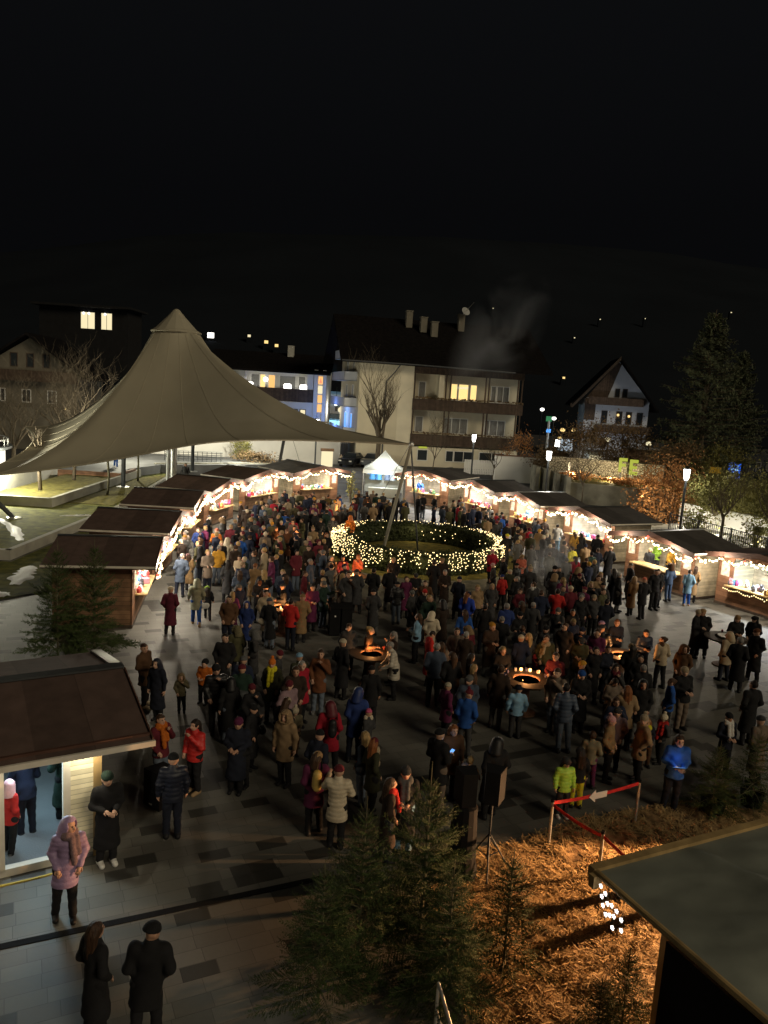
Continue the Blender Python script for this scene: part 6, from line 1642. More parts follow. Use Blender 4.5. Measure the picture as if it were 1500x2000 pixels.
CL = dict(black=(.012, .012, .014), navy=(.014, .02, .045), dnavy=(.012, .015, .028), grey=(.12, .12, .12), slate=(.06, .08, .12), dgrey=(.045, .045, .048), brown=(.10, .05, .025), dbrown=(.035, .022, .016), rust=(.16, .06, .025),
          tan=(.30, .20, .11), camel=(.34, .21, .10), beige=(.42, .34, .23), cream=(.58, .50, .37), white=(.72, .71, .68), taupe=(.17, .13, .10), olive=(.075, .072, .035), dolive=(.04, .042, .022), sage=(.19, .20, .14), khaki=(.16, .14, .08),
          red=(.50, .025, .022), crimson=(.36, .012, .03), maroon=(.12, .015, .025), burgundy=(.10, .014, .03), plum=(.13, .02, .07), orange=(.62, .16, .02), coral=(.60, .16, .10), mustard=(.48, .25, .03), yellow=(.75, .66, .03), lime=(.42, .70, .08),
          green=(.03, .10, .04), dgreen=(.015, .035, .025), blue=(.02, .09, .36), royal=(.02, .05, .33), dblue=(.02, .04, .16), lblue=(.22, .40, .58), denim=(.07, .11, .20), jeans=(.13, .16, .21), lilac=(.30, .21, .36), pink=(.70, .12, .25), lpink=(.66, .36, .38), mauve=(.24, .16, .18),
          peach=(.72, .52, .40), silver=(.45, .41, .34), gold=(.52, .36, .10), leopard=(.30, .19, .09), camo=(.22, .19, .12), blond=(.40, .27, .12), ginger=(.25, .09, .03), bhair=(.06, .03, .016), dhair=(.02, .013, .010), ghair=(.30, .28, .26))
TREND = ['dnavy', 'black', 'jeans', 'dgrey', 'navy', 'black', 'grey']
PEOPLE = 'visitors on the market square'
def person(x, y, h, yaw, pos, coat, cc, hat, hc, tc, label, scarf=None, shoes='black', sx=1.0, z=0.0, cat='person'):
    """yaw 0: seen from behind, 180: facing the camera, 90: facing left"""
    child = h < 1.42
    if pos == 'pocket': pos = random.choice(('pocket', 'lookl', 'lookr'))
    elif pos == 'hold': pos = random.choice(('hold', 'down', 'chat', 'drink'))
    P = POSES[pos]; s = h / 1.745
    t = thing('person', (x, y, z), math.radians(yaw + 180), label, cat, PEOPLE)
    sc = (s * sx * (1.1 if child else 1), s * sx * (1.1 if child else 1), s)
    def J(c): c = CL[c]; k = random.uniform(.85, 1.18); return tuple(min(1, q * k) for q in c)
    t.rotation_euler = (random.uniform(-.035, .035), random.uniform(-.035, .035), t.rotation_euler.z)
    sk = random.choice(((.52, .31, .22), (.58, .36, .26), (.47, .27, .18)))
    link('body', P['body'], t, color=sk, scale=sc)
    link('coat' if coat == 'coat' else 'jacket', P['coats'][coat], t, color=J(cc), scale=sc)
    link('trousers', P['trousers'], t, color=J(tc), scale=sc)
    link('shoes', P['shoes'], t, color=J(shoes), scale=sc)
    hs = 1.18 if child else 1.0
    def on_head(nm, key, col):
        o = link(nm, HW[key], t, color=col)
        o.matrix_local = Matrix.Diagonal((*sc, 1)) @ P['head'] @ Matrix.Translation((0, 0, 1.6)) @ Matrix.Scale(hs, 4) @ Matrix.Translation((0, 0, -1.6))
        return o
    nm = {'short': 'hair', 'long': 'hair', 'bun': 'hair', 'hood': 'hood', 'furhood': 'hood', 'scarf': 'scarf'}.get(hat, 'hat')
    on_head(nm, hat, J(hc))
    if nm == 'hat' and random.random() < .28: on_head('hair', 'long', J(random.choice(('bhair', 'bhair', 'ginger', 'dhair'))))
    if scarf: on_head('scarf', 'scarf', J(scarf))
    return t
def carried(kind, owner, label, col, off=(0, 0, 0), cat=None, sc=1.0):
    X = Matrix.Translation(owner.location) @ Matrix.Rotation(owner.rotation_euler.z, 4, 'Z')
    t = thing(kind, X @ Vector(off), owner.rotation_euler.z, label, cat or kind)
    link('body', BAGS['backpack' if kind == 'backpack' else 'handbag'], t, color=CL[col], scale=sc)
    b = MB()
    if kind == 'backpack':
        for s in (-.09, .09): b.path([(s, .17, 1.38), (s, .02, 1.50), (s * 1.3, -.16, 1.36), (s * 1.5, -.06, 1.12)], .017, 5)
    else: b.path([(-.1, 0, .15), (-.09, 0, .34), (.09, 0, .34), (.1, 0, .15)], .012, 5)
    b.build('strap', M['black'], t)
    return t
def phone(owner, off, label, size=(.08, .15)):
    X = Matrix.Translation(owner.location) @ Matrix.Rotation(owner.rotation_euler.z, 4, 'Z')
    t = thing('phone', X @ Vector(off), owner.rotation_euler.z, label, 'phone')
    b = MB(); b.box((0, 0, 0), (size[0] + .01, .012, size[1] + .01), rot=Euler((1.0, 0, 0))); b.build('case', M['black'], t)
    b = MB(); b.box((0, .005, .008), (size[0], .004, size[1]), rot=Euler((1.0, 0, 0))); b.build('screen', M['phone'], t)
    lamp('phone_light', 'POINT', X @ (Vector(off) + Vector((0, .06, .14))), .5, (.4, .6, 1), .02)
# --- the farthest, smallest visitors: one mesh of plain low figures
X = mat('crowd_cloth', rough=.85, var=.1)
_n = X.node_tree.nodes; _at = _n.new('ShaderNodeAttribute'); _at.attribute_name = 'tint'
X.node_tree.links.new(_at.outputs['Color'], _n['Principled BSDF'].inputs['Base Color'])
def low_figure(kind):
    P = pose(kind); out = []
    C = Field(.05); C.cap((0, 0, 1.0), (0, .01, 1.29), .155, .172, 1.28).cap((-.13, .01, 1.37), (.13, .01, 1.37), .095).cap((0, 0, 1.45), (0, 0, 1.47), .085)
    C.cap((0, 0, .98), (0, 0, .66), .165, .20, 1.2)
    for i in (0, 1):
        s = (-.175 if i == 0 else .175, .01, 1.41); C.cap(s, P['arms'][2 * i], .072, .064).cap(P['arms'][2 * i], P['arms'][2 * i + 1], .063, .048)
    out.append(('coat', *C.mesh(.036, lambda g, d: np.maximum(d, .62 - g[..., 2]))))
    T = Field(.03)
    for s in (-1, 1): T.cap((s * .08, 0, .9), (s * .1, 0, .09), .10, .065).cap((s * .1, .03, .05), (s * .1, -.13, .045), .05, .045)
    out.append(('legs', *T.mesh(.036)))
    H = Field(.03); H.ell((0, -.012, 1.625), (.078, .096, .10)).ell((0, -.05, 1.555), (.055, .055, .062)).cap((0, -.11, 1.61), (0, -.126, 1.59), .012, .014).cap((0, .01, 1.4), (0, 0, 1.53), .056, .052)
    for i in (0, 1): H.cap(P['arms'][2 * i + 1], tuple(np.array(P['arms'][2 * i + 1]) + np.array((0, -.05, -.05))), .034, .03)
    out.append(('skin', *H.mesh(.022)))
    K = Field(.03); K.ell((0, .002, 1.64), (.094, .112, .107)); out.append(('hat', *K.mesh(.022, lambda g, d: np.maximum(face_cut(g, d, .07, 1.4, 1.668, -.03), 1.565 - g[..., 2]))))
    return out
LOW = {k: low_figure(k) for k in ('pocket', 'hold')}
def crowd(rows, label):
    V = []; F = []; C = []; n0 = 0
    for (x, y, h, yaw, pos, cc, hc, tc) in rows:
        a = math.radians(yaw + 180); s = h / 1.745; c_, s_ = math.cos(a), math.sin(a)
        for role, v, f in LOW[pos]:
            w = v * s; V.append(np.stack([w[:, 0] * c_ - w[:, 1] * s_ + x, w[:, 0] * s_ + w[:, 1] * c_ + y, w[:, 2]], 1)); F.append(f + n0); n0 += len(v)
            col = {'coat': CL[cc], 'hat': CL[hc], 'legs': CL[tc], 'skin': (.52, .31, .22)}[role]; C.append(np.tile((*col, 1), (len(v), 1)))
    me = npmesh('crowd', np.concatenate(V), np.concatenate(F), X)
    at = me.color_attributes.new('tint', 'FLOAT_COLOR', 'POINT'); at.data.foreach_set('color', np.concatenate(C).astype(np.float32).ravel())
    return tag(link('crowd', me), label, 'crowd', kind='stuff')
# x, y, height, facing, pose, coat, colour, headwear, colour, trousers | label | extras
ROWS = '''
-5.94,19.11,1.75,250,hold,parka,brown,short,bhair,black|person in brown parka left of the pushchair near the front hut's roof corner|shoes=beige
-5.38,18.30,1.62,160,stand,coat,dnavy,hood,dnavy,black|person in long dark hooded coat facing the brown parka wearer|
-4.32,15.01,1.70,235,hold,jacket,maroon,short,bhair,jeans|person in maroon and orange top with beige boots by the front hut corner|shoes=tan scarf=orange
-3.62,14.98,1.65,150,hold,puffer,red,long,dhair,black|person in short bright red jacket and beige boots right of the front hut|shoes=tan
-3.63,13.35,1.72,20,stand,puffer,dnavy,beanie,black,dnavy|person in dark navy jacket seen from behind beside the beige boots wearer|
-4.52,12.43,1.76,215,hold,coat,black,beanie,dgreen,black|person in black coat and dark green beanie with white trainers by the lit doorway|shoes=white
-4.67,10.97,1.70,205,pocket,longpuffer,lilac,hood,lilac,black|person in lilac hooded padded jacket with a long grey scarf|scarf=mauve
-5.83,13.71,1.74,70,hold,coat,dgreen,beanie,dgrey,black|person in dark green coat handing something over inside the front hut|
-6.27,12.47,1.46,340,pocket,jacket,red,hood,lpink,black|child in red jacket and pink hood just inside the lit doorway|shoes=grey
-6.25,13.08,1.75,40,lean,jacket,navy,short,dhair,dnavy|person in navy jacket bending over inside the front hut|
-3.34,8.83,1.72,325,pocket,coat,black,long,bhair,black|person with long brown hair and a thin bag strap at the bottom left|
-2.67,8.74,1.76,5,pocket,parka,black,beanie,black,black|person in black seen from behind, lowest figure at bottom left|
-4.93,18.86,1.05,200,hold,jacket,khaki,furhood,tan,black|toddler in tan fur hooded suit sitting by the pushchair|
-4.53,19.49,1.22,170,hold,jacket,orange,beanie,black,black|child in orange jacket and black hat behind the pushchair|
-4.19,20.10,1.78,185,pocket,coat,black,short,dhair,dgrey|bearded person in long black coat with white soled shoes left of centre|shoes=dgrey
-3.97,21.36,1.60,15,pocket,parka,olive,furhood,khaki,dnavy|person in olive parka with a fur edged hood turned away|
-3.50,21.11,1.60,100,pocket,coat,dgrey,furhood,grey,black|person in dark coat and grey fur hood beside the olive fur hood|
-2.55,18.59,1.70,175,pocket,parka,dolive,bobble,orange,dgrey|person in dark olive coat with an orange and white bobble hat|scarf=yellow
-1.94,19.30,1.66,30,pocket,parka,dolive,beanie,lblue,dgrey|person in dark olive parka with a pale blue beanie|
-1.45,19.26,1.80,178,hold,parka,rust,short,bhair,jeans|tall person in rust brown coat looking at the hands|shoes=grey
-0.89,20.39,1.74,320,pocket,coat,black,beanie,cream,black|person in black coat with a cream beanie left of the small fire table|
-0.82,21.90,1.76,190,pocket,jacket,dgrey,short,bhair,black|brown haired person in dark jacket behind the small fire table|
-2.80,17.15,1.62,215,hold,coat,black,beanie,maroon,black|person in black with a dark red headband, upper of two dark hats|
-2.66,16.09,1.58,250,hold,coat,black,beanie,black,black|person in black with a black beanie holding a white cup|
-1.96,17.33,1.68,225,pocket,jacket,mauve,beanie,maroon,dnavy|person in grey mauve jacket with a maroon beanie|
-1.97,16.40,1.62,330,hold,coat,black,beanie,beige,black|person in black coat with a beige white beanie turned from us|
-1.77,16.81,1.20,210,hold,jacket,camo,bobble,cream,brown|small child with a cream bobble hat beside the beige beanie|
-2.78,15.09,1.70,180,hold,coat,dnavy,beanie,plum,black|person in dark coat with a wine beanie looking down|
-2.68,15.28,1.30,165,hold,jacket,black,beanie,black,black|child in black in front of the wine beanie|
-0.85,16.08,1.74,5,pocket,parka,crimson,hood,maroon,black|person in crimson hooded parka carrying a black backpack|extra=backpack:black:black backpack on the crimson hooded parka
-0.38,16.82,1.80,5,pocket,parka,dblue,hood,dblue,dnavy|person in dark blue hooded parka seen from behind|
-0.11,16.55,1.42,60,pocket,jacket,dgrey,beanie,pink,black|child with a bright pink beanie and cream scarf|scarf=cream
-1.05,14.65,1.72,330,pocket,jacket,dnavy,beanie,black,black|person in navy jacket and black beanie before the crimson parka|
-0.99,13.79,1.70,10,pocket,parka,plum,beanie,camel,black|person in dark plum coat with a tan beanie and shiny gold backpack|extra=backpack:gold:shiny gold backpack on a dark plum coat
-0.53,13.37,1.68,355,reach,longpuffer,cream,beanie,maroon,black|person in cream quilted coat and maroon beanie in the foreground|
0.10,14.49,1.70,300,pocket,parka,dolive,beanie,maroon,black|person in dark olive coat with a dark red beanie and pale scarf|scarf=beige
-0.11,14.93,1.64,60,pocket,jacket,slate,long,blond,jeans|fair haired person in slate jacket behind the dark red beanie|
0.75,13.29,1.76,182,hold,coat,black,beanie,dgrey,lblue|person in long open black coat with joined hands above the tall fir|scarf=grey
0.41,13.02,1.66,285,pocket,coat,dbrown,long,bhair,dnavy|person with long brown hair and a red scarf above the firs|scarf=red
1.49,14.87,1.82,315,hold,parka,black,cap,black,taupe|person in black coat and flat cap holding a lit blue phone|shoes=dgrey extra=phone:blue lit phone held by the person in the flat cap
1.74,15.40,1.66,200,stand,parka,brown,long,ginger,black|person with long auburn hair in a brown coat beside the flat cap|
2.12,14.94,1.22,330,reach,jacket,peach,short,blond,black|fair haired child in pale peach jumper near the loudspeakers|
2.52,14.77,1.74,20,pocket,coat,black,hood,black,black|person in black hooded coat bending over the fair haired child|
2.24,17.29,1.72,340,pocket,jacket,blue,bobble,maroon,dgrey|person in blue jacket with a patterned red bobble hat|
2.40,18.27,1.72,190,pocket,parka,slate,beanie,grey,black|person in slate parka with a grey beanie left of the large fire table|
1.84,18.15,1.52,300,pocket,parka,plum,beanie,cream,black|person in plum coat with a cream beanie, alone left of the grey beanie|
2.66,20.00,1.70,265,pocket,coat,black,long,dhair,black|dark haired person in black coat left of the blond long hair|
2.60,19.31,1.64,255,pocket,coat,dbrown,long,blond,black|fair haired person in dark brown coat behind the grey beanie|
1.61,21.82,1.70,285,hold,coat,red,short,dhair,black|person in very long bright red padded coat|
1.75,24.04,1.62,5,pocket,parka,cream,hood,cream,brown|person in cream hooded coat seen from behind above the red coat|
1.26,23.65,1.66,75,hold,jacket,lblue,long,bhair,black|person in pale blue and white jacket left of the cream hood|
2.42,22.25,1.70,178,pocket,coat,taupe,bun,bhair,black|person in long taupe coat with hand on hip and black belt bag|extra=handbag:black:small black belt bag on the taupe coat
-0.20,21.85,1.68,260,hold,jacket,brown,bun,blond,black|fair person in brown jacket at the left of the small fire table|
0.47,21.65,1.66,110,hold,jacket,dbrown,long,ghair,black|grey haired person in brown fur jacket at the small fire table|
0.56,20.58,1.70,100,lean,longpuffer,silver,short,ghair,black|person in long silver beige quilted coat at the small fire table|
-0.02,18.68,1.64,5,stand,parka,black,beanie,black,black|person in black before the small fire table, back to us|
3.62,20.92,1.66,190,hold,coat,black,long,blond,black|person with long bright blond hair left of the large fire table|
3.24,19.08,1.76,345,stand,parka,dbrown,short,bhair,grey|person in dark brown parka and light grey jeans by the large fire table|
3.68,18.60,1.40,0,stand,jacket,lblue,beanie,dnavy,dgrey|child in a blue to white jacket with its back to us at the fire table|
4.33,22.03,1.66,10,pocket,jacket,navy,beanie,cream,black|person in navy jacket with a cream beanie behind the large fire table|
4.55,22.18,1.70,20,pocket,jacket,dgrey,long,blond,black|fair haired person right beside the cream beanie behind the fire table|
4.92,22.36,1.22,180,hold,jacket,pink,beanie,lpink,black|child in bright pink jacket behind the large fire table|
5.12,22.07,1.70,175,pocket,jacket,olive,short,bhair,black|person in olive jacket and pale waistcoat behind the pink child|scarf=beige
5.05,20.47,1.72,150,hold,jacket,maroon,short,bhair,black|person in dark red jacket right of the pink child|
4.75,19.01,1.80,145,hold,jacket,taupe,short,bhair,jeans|person in taupe jacket with a pale hem at the large fire table|
1.59,26.60,1.70,190,pocket,jacket,black,beanie,red,black|person in black jacket with a red and white beanie|
1.23,26.36,1.72,240,pocket,coat,dgrey,beanie,grey,grey|person in dark coat and grey beanie left of the red and white beanie|
3.14,26.45,1.74,340,pocket,jacket,royal,beanie,navy,black|person in royal blue jacket and navy beanie below the hedge|
3.58,24.91,1.76,0,stand,jacket,black,short,dhair,dnavy|person in black jacket with bright yellow side stripes|
4.27,25.15,1.76,15,pocket,parka,dblue,short,ghair,dnavy|grey haired person in blue parka right of the yellow stripes|
4.91,25.52,1.76,0,pocket,coat,black,beanie,grey,black|person in black coat and grey beanie holding a white bag|
6.54,27.44,1.80,350,reach,jacket,red,short,dhair,black|person in bright red jacket with a black belt and outstretched arm|
7.39,27.03,1.76,195,pocket,jacket,black,short,ghair,black|grey haired person in black jacket right of the red belted jacket|
7.93,27.44,1.66,190,pocket,jacket,dgrey,beanie,beige,black|person in dark patterned jacket with a beige beanie near the red belted jacket|
7.36,24.20,1.62,10,pocket,coat,black,beanie,lilac,black|person in black coat with a lilac beanie in the right half|
7.83,24.15,1.72,190,hold,jacket,dnavy,short,ginger,dnavy|ginger haired person in navy jacket left of the pale paving|
8.41,23.31,1.72,185,hold,puffer,navy,short,dhair,dgrey|person in navy quilted jacket standing on the pale paving|
8.81,22.73,1.68,20,pocket,jacket,beige,bun,bhair,black|person in pale jacket and brown scarf seen from behind|scarf=brown
9.10,21.94,1.70,150,pocket,parka,brown,furhood,brown,black|person in brown fur trimmed parka right of the pale jacket|
7.58,21.66,1.72,340,pocket,coat,black,beanie,tan,black|person in black coat with a tan beanie at the sparkling fire table|
6.73,21.31,1.74,210,hold,coat,dnavy,short,bhair,black|person in navy coat left of the sparkling fire table|
6.29,21.21,1.70,185,pocket,coat,black,short,dhair,black|dark haired person in black coat two left of the sparkling fire|
6.51,20.04,1.66,180,hold,coat,dgrey,long,dhair,black|person in dark coat with a red scarf below the sparkling fire|scarf=maroon
11.12,25.98,1.76,230,hold,coat,black,beanie,beige,black|left of two people in black embracing on the pale paving|
11.41,25.95,1.76,160,pocket,coat,black,beanie,camel,black|right of two people in black embracing on the pale paving|
12.40,25.65,1.72,180,hold,jacket,black,beanie,camel,black|person in black jacket with a tan beanie behind the rightmost table|
13.05,25.76,1.70,140,pocket,coat,black,furhat,black,black|person in black with a dark fur hat at the right edge|
11.23,23.74,1.66,30,pocket,parka,beige,hood,beige,dnavy|person in beige hooded parka at the rightmost table|
11.26,22.90,1.76,330,pocket,coat,black,short,ghair,black|grey haired person in black coat right of the beige hood|
12.24,23.86,1.76,120,pocket,coat,black,beanie,rust,black|person in black coat with a rust beanie at the right edge|
5.43,19.17,1.72,180,hold,coat,black,beanie,blue,black|person in black coat with a bright blue beanie|
4.78,17.92,1.80,350,pocket,puffer,slate,short,dhair,jeans|person in slate quilted jacket and grey jeans seen from behind|
6.17,19.02,1.66,185,hold,coat,taupe,long,dhair,dgrey|person in taupe coat with a pale bag strap|
6.89,18.77,1.70,170,pocket,parka,black,hood,black,grey|person in black hooded parka and grey trousers at right|
8.35,19.69,1.80,195,hold,jacket,black,beanie,beige,taupe|broad person in black jacket and pale beanie holding a phone|
6.53,15.45,1.76,178,hold,jacket,blue,long,bhair,dnavy|curly haired person in blue jacket holding a glowing tablet|extra=tablet
5.50,16.59,1.60,240,pocket,jacket,leopard,bobble,lpink,black|person in patterned tan jacket with a pale pink bobble hat|
5.75,17.11,1.58,160,pocket,jacket,mauve,beanie,dgrey,black|person in mauve brown jacket behind the pale pink bobble hat|
4.97,16.23,1.36,345,pocket,jacket,camo,short,bhair,plum|child in shiny patterned jacket above the yellow trousers|
6.64,17.39,1.24,180,pocket,jacket,dnavy,beanie,tan,brown|child in navy jacket with a broad yellow stripe|scarf=yellow
7.06,17.67,1.26,100,pocket,jacket,dgrey,bobble,cream,black|child with a cream beanie and a long red scarf|scarf=red
4.09,14.92,1.30,190,stand,puffer,lime,beanie,dgrey,dgrey|child in lime green jacket behind the red belt|shoes=white
4.48,15.35,1.36,5,stand,jacket,black,beanie,dgrey,yellow|child in black jacket and bright yellow trousers|
9.81,19.08,1.76,15,pocket,coat,black,short,dhair,black|dark figure in black by the right edge above the firs|
8.40,17.13,1.62,190,hold,jacket,dnavy,beanie,black,black|person in navy with a white scarf left of the dark figure|scarf=white
9.03,16.87,1.70,20,pocket,coat,taupe,beanie,dgrey,black|person in taupe coat cut by the right edge|
-6.98,24.94,1.68,10,pocket,coat,burgundy,beanie,cream,black|person in long burgundy coat with a cream beanie near the left hut|
-6.37,26.04,1.70,20,walk,parka,sage,hood,sage,blue|person in sage green hooded parka walking in blue jeans|shoes=tan extra=handbag:white:white shopping bag beside the sage parka
-6.14,26.82,1.24,15,walk,jacket,black,beanie,lime,black|small child in black jacket with a lime beanie|
-7.89,29.40,1.80,5,pocket,parka,slate,short,ghair,dnavy|grey haired person in slate blue coat at the nearest left hut|
-7.76,30.50,1.55,0,pocket,coat,leopard,beanie,lpink,dgrey|person in brown patterned coat with a pink beanie at the left huts|
-8.18,33.81,1.66,180,hold,coat,navy,long,dhair,jeans|dark haired person in navy coat facing us at the left huts|
-8.67,35.32,1.72,215,hold,jacket,dblue,short,bhair,black|brown haired person in blue jacket behind the navy coat|
-6.90,31.51,1.76,10,pocket,jacket,mustard,short,ghair,jeans|person in mustard yellow jacket and light jeans|
-7.73,35.14,1.76,0,pocket,jacket,orange,beanie,coral,dgrey|person in bright orange jacket above the mustard jacket|
-6.80,33.37,1.72,340,reach,parka,cream,hood,cream,dgrey|person in cream hooded parka raising a hand to the face|
-6.39,33.76,1.74,5,pocket,parka,blue,short,bhair,black|person in bright blue jacket seen from behind beside the cream hood|
-5.29,28.69,1.78,0,pocket,puffer,navy,short,tan,dnavy|bald person in navy quilted jacket and blue trousers|
-5.97,29.16,1.70,10,pocket,coat,dgrey,long,dhair,black|person in very dark long coat left of the bald person|
-4.93,29.02,1.66,20,pocket,coat,camel,short,ginger,beige|person in camel coat with red hair right of the bald person|
-4.31,26.78,1.66,195,hold,jacket,black,cap,rust,black|person in black jacket with a rust headband|
-3.94,26.07,1.64,330,pocket,coat,brown,furhat,dbrown,black|person in brown fur coat and fur hat beside the bright fire|
-4.81,23.99,1.76,182,pocket,jacket,brown,short,dhair,dnavy|person in dark brown jacket facing us above the olive fur hood|
-4.19,23.91,1.60,182,pocket,coat,dblue,hood,dblue,black|person in blue hooded coat right of the dark brown jacket|
-3.47,24.13,1.70,350,pocket,coat,black,beanie,slate,jeans|person in black coat with a cream shoulder bag|extra=handbag:cream:cream shoulder bag on a black coat
-2.79,24.08,1.76,350,hold,jacket,red,short,dhair,dnavy|person in red jacket with its back to us at the bright fire|
-2.57,24.90,1.70,20,pocket,coat,leopard,beanie,camel,black|person in spotted coat with a tan beanie right of the red jacket|
-2.04,27.25,1.70,182,pocket,coat,slate,beanie,beige,black|person in blue grey coat with a long cream scarf|scarf=cream
-2.07,31.13,1.68,235,hold,coat,dbrown,short,ghair,black|grey haired person in dark brown coat lit by the tall blaze|
-2.71,32.84,1.60,255,pocket,coat,dgrey,short,bhair,black|person in dark coat left of the grey haired one near the blaze|
-1.61,31.35,1.66,195,hold,coat,maroon,short,dhair,black|person in dark red coat behind the tall blaze|
-3.48,33.75,1.72,195,pocket,coat,olive,beanie,beige,black|person in olive coat with a beige beanie above the small child|
-3.14,32.91,1.70,190,pocket,coat,dbrown,short,bhair,black|person in dark brown coat right of the olive coat|
-3.62,32.37,1.12,200,pocket,jacket,camo,beanie,dolive,dgrey|small child in camouflage jacket left of the hedge|
-4.67,34.73,1.68,0,pocket,coat,olive,hood,dolive,black|person in quilted olive hooded coat seen from behind|
-5.57,35.75,1.72,15,pocket,coat,black,short,dhair,grey|person in black coat and pale trousers left of the quilted olive coat|
-5.92,36.10,1.72,20,pocket,jacket,crimson,beanie,blue,dgrey|person in crimson jacket with a bright blue beanie|
-6.30,36.01,1.76,0,pocket,coat,dnavy,short,dhair,black|tall person in navy coat left of the bright blue beanie|
-5.18,37.17,1.66,185,hold,coat,brown,short,ginger,black|person with a fire lit face in brown coat|
-4.59,36.60,1.68,200,pocket,coat,rust,long,ginger,black|auburn haired person in rust coat near the crowd's fire|
-4.12,35.85,1.66,15,pocket,coat,black,beanie,lilac,black|person in black with a lilac beanie left of the hedge|
-3.46,37.41,1.70,30,pocket,parka,tan,bobble,tan,black|person in tan parka with a tan bobble hat left of the hedge|
-2.70,36.33,1.66,180,pocket,coat,black,long,ginger,black|person with a fire lit face close to the left end of the hedge|
-4.70,39.57,1.70,20,pocket,jacket,crimson,short,bhair,black|person in crimson jacket in the middle of the left crowd|
-6.39,39.84,1.62,20,pocket,coat,burgundy,long,dhair,black|person in burgundy in the middle of the left crowd|
-5.21,38.99,1.62,185,pocket,coat,black,beanie,cream,black|person in black with a cream beanie in the middle of the left crowd|
-3.36,40.31,1.66,180,pocket,coat,black,beanie,khaki,black|person in black with a khaki beanie behind the hedge's left end|
-2.75,40.72,1.72,200,pocket,coat,dgrey,short,bhair,black|person in dark grey just left of the bright blaze behind the hedge|
-1.81,41.16,1.76,10,stand,jacket,orange,hood,orange,dgrey|person in blazing orange hooded jacket behind the hedge|
-6.76,43.69,1.76,180,pocket,jacket,sage,short,dhair,dgrey|person in grey green jacket at the back of the left crowd|
-5.71,43.81,1.68,20,pocket,parka,taupe,beanie,beige,black|person in taupe parka with a beige beanie at the back of the left crowd|
-5.14,44.06,1.76,5,pocket,parka,khaki,short,bhair,black|person in khaki parka at the back of the left crowd|
-3.59,48.78,1.76,5,pocket,parka,olive,short,bhair,black|person in olive parka with white bags before the charcoal roofed hut|extra=handbag:white:white plastic bag carried by the olive parka
6.35,38.80,1.70,180,pocket,coat,black,beanie,yellow,black|person in black coat with a yellowish beanie right of the hedge|
7.41,40.74,1.70,200,pocket,coat,rust,long,bhair,black|person in rust orange coat right of the hedge|
5.15,34.89,1.62,20,pocket,parka,crimson,beanie,lpink,black|person in crimson parka right at the hedge|
4.85,32.00,1.60,90,pocket,coat,dgrey,beanie,lpink,black|person in dark coat with a pale pink beanie below the hedge's right end|
5.39,32.89,1.72,100,pocket,coat,black,short,bhair,black|brown haired person in black coat below the hedge's right end|
6.31,34.09,1.66,190,hold,jacket,coral,long,blond,black|fair haired person in coral lit jacket right of the hedge|
5.32,31.13,1.58,350,pocket,jacket,dolive,beanie,cream,black|person in dark jacket with a cream beanie beside the smoke|
4.99,30.41,1.50,20,pocket,jacket,red,beanie,dblue,black|person in red jacket with a dark blue beanie beside the smoke|
3.73,27.86,1.66,200,pocket,jacket,tan,long,blond,black|fair haired person in tan jacket, left of the two under the hedge|
4.21,28.16,1.66,180,pocket,coat,dgrey,long,blond,black|fair haired person in dark coat, right of the two under the hedge|
9.91,42.85,1.72,330,reach,jacket,white,short,dhair,lblue|person in white jacket and pale blue jeans raising an arm|
10.31,40.72,1.70,10,pocket,jacket,mustard,long,bhair,black|person in mustard jacket with long hair at the middle right hut|
10.71,40.79,1.66,0,pocket,coat,dgrey,long,dhair,black|person in dark grey coat with long hair at the middle right hut|
9.18,36.34,1.74,30,pocket,jacket,yellow,short,bhair,dgrey|person in dull yellow jacket before the rusty round table|
8.81,34.24,1.68,10,pocket,coat,crimson,beanie,black,black|person in long crimson coat with a black beanie at right|
11.31,40.05,1.76,350,pocket,coat,black,short,dhair,black|person in black with hanging strap at the middle right hut|
11.03,36.63,1.80,0,pocket,coat,black,furhat,tan,black|person in black coat and tan fur hat at the corner of the middle right hut|
10.38,36.42,1.72,10,pocket,coat,dnavy,short,bhair,black|person in navy coat left of the tan fur hat|
9.77,31.70,1.76,60,pocket,coat,black,cap,beige,black|person in black coat with a beige cap by the right huts|
9.97,31.18,1.72,260,pocket,coat,black,short,ghair,grey|person in black coat and grey trousers right of the beige cap|
10.40,30.89,1.66,20,pocket,coat,camel,hood,camel,black|person in long camel hooded coat by the drinks hut|
10.72,30.39,1.76,20,pocket,parka,black,beanie,coral,black|person in black parka with a coral beanie by the drinks hut|
11.74,31.94,1.80,190,stand,jacket,black,short,bhair,black|tall person in black with feet apart before the drinks hut|
11.09,33.36,1.70,100,pocket,coat,dgrey,short,dhair,black|person in dark grey at the left end of the drinks hut|
13.17,37.18,1.74,350,hold,coat,black,short,blond,black|fair haired person in black leaning on the drinks bar|
12.94,33.62,1.74,20,pocket,jacket,denim,furhood,brown,denim|person in denim blue with a fur hood at the drinks bar|
13.54,32.95,1.66,350,pocket,parka,lblue,short,dhair,blue|person in pale blue parka and brown boots by the drinks hut|shoes=tan
14.08,33.76,1.68,330,pocket,coat,camel,long,bhair,black|person in camel coat at the corner of the drinks hut|
12.03,32.41,1.72,180,pocket,coat,black,short,bhair,black|person in black facing us between the drinkers|
14.01,38.40,1.72,120,hold,jacket,lime,beanie,grey,dgrey|barkeeper in pale lime top serving inside the drinks hut|z=.12
14.40,37.77,1.60,200,lean,jacket,mustard,short,bhair,black|person in mustard leaning inside the drinks hut|z=.12
9.29,48.46,1.70,180,hold,jacket,lblue,short,blond,black|seller in pale blue inside the third hut right of the tent|z=.12
2.66,59.45,1.72,180,hold,jacket,blue,beanie,grey,black|seller in bright blue inside the hut right of the tent|z=.12
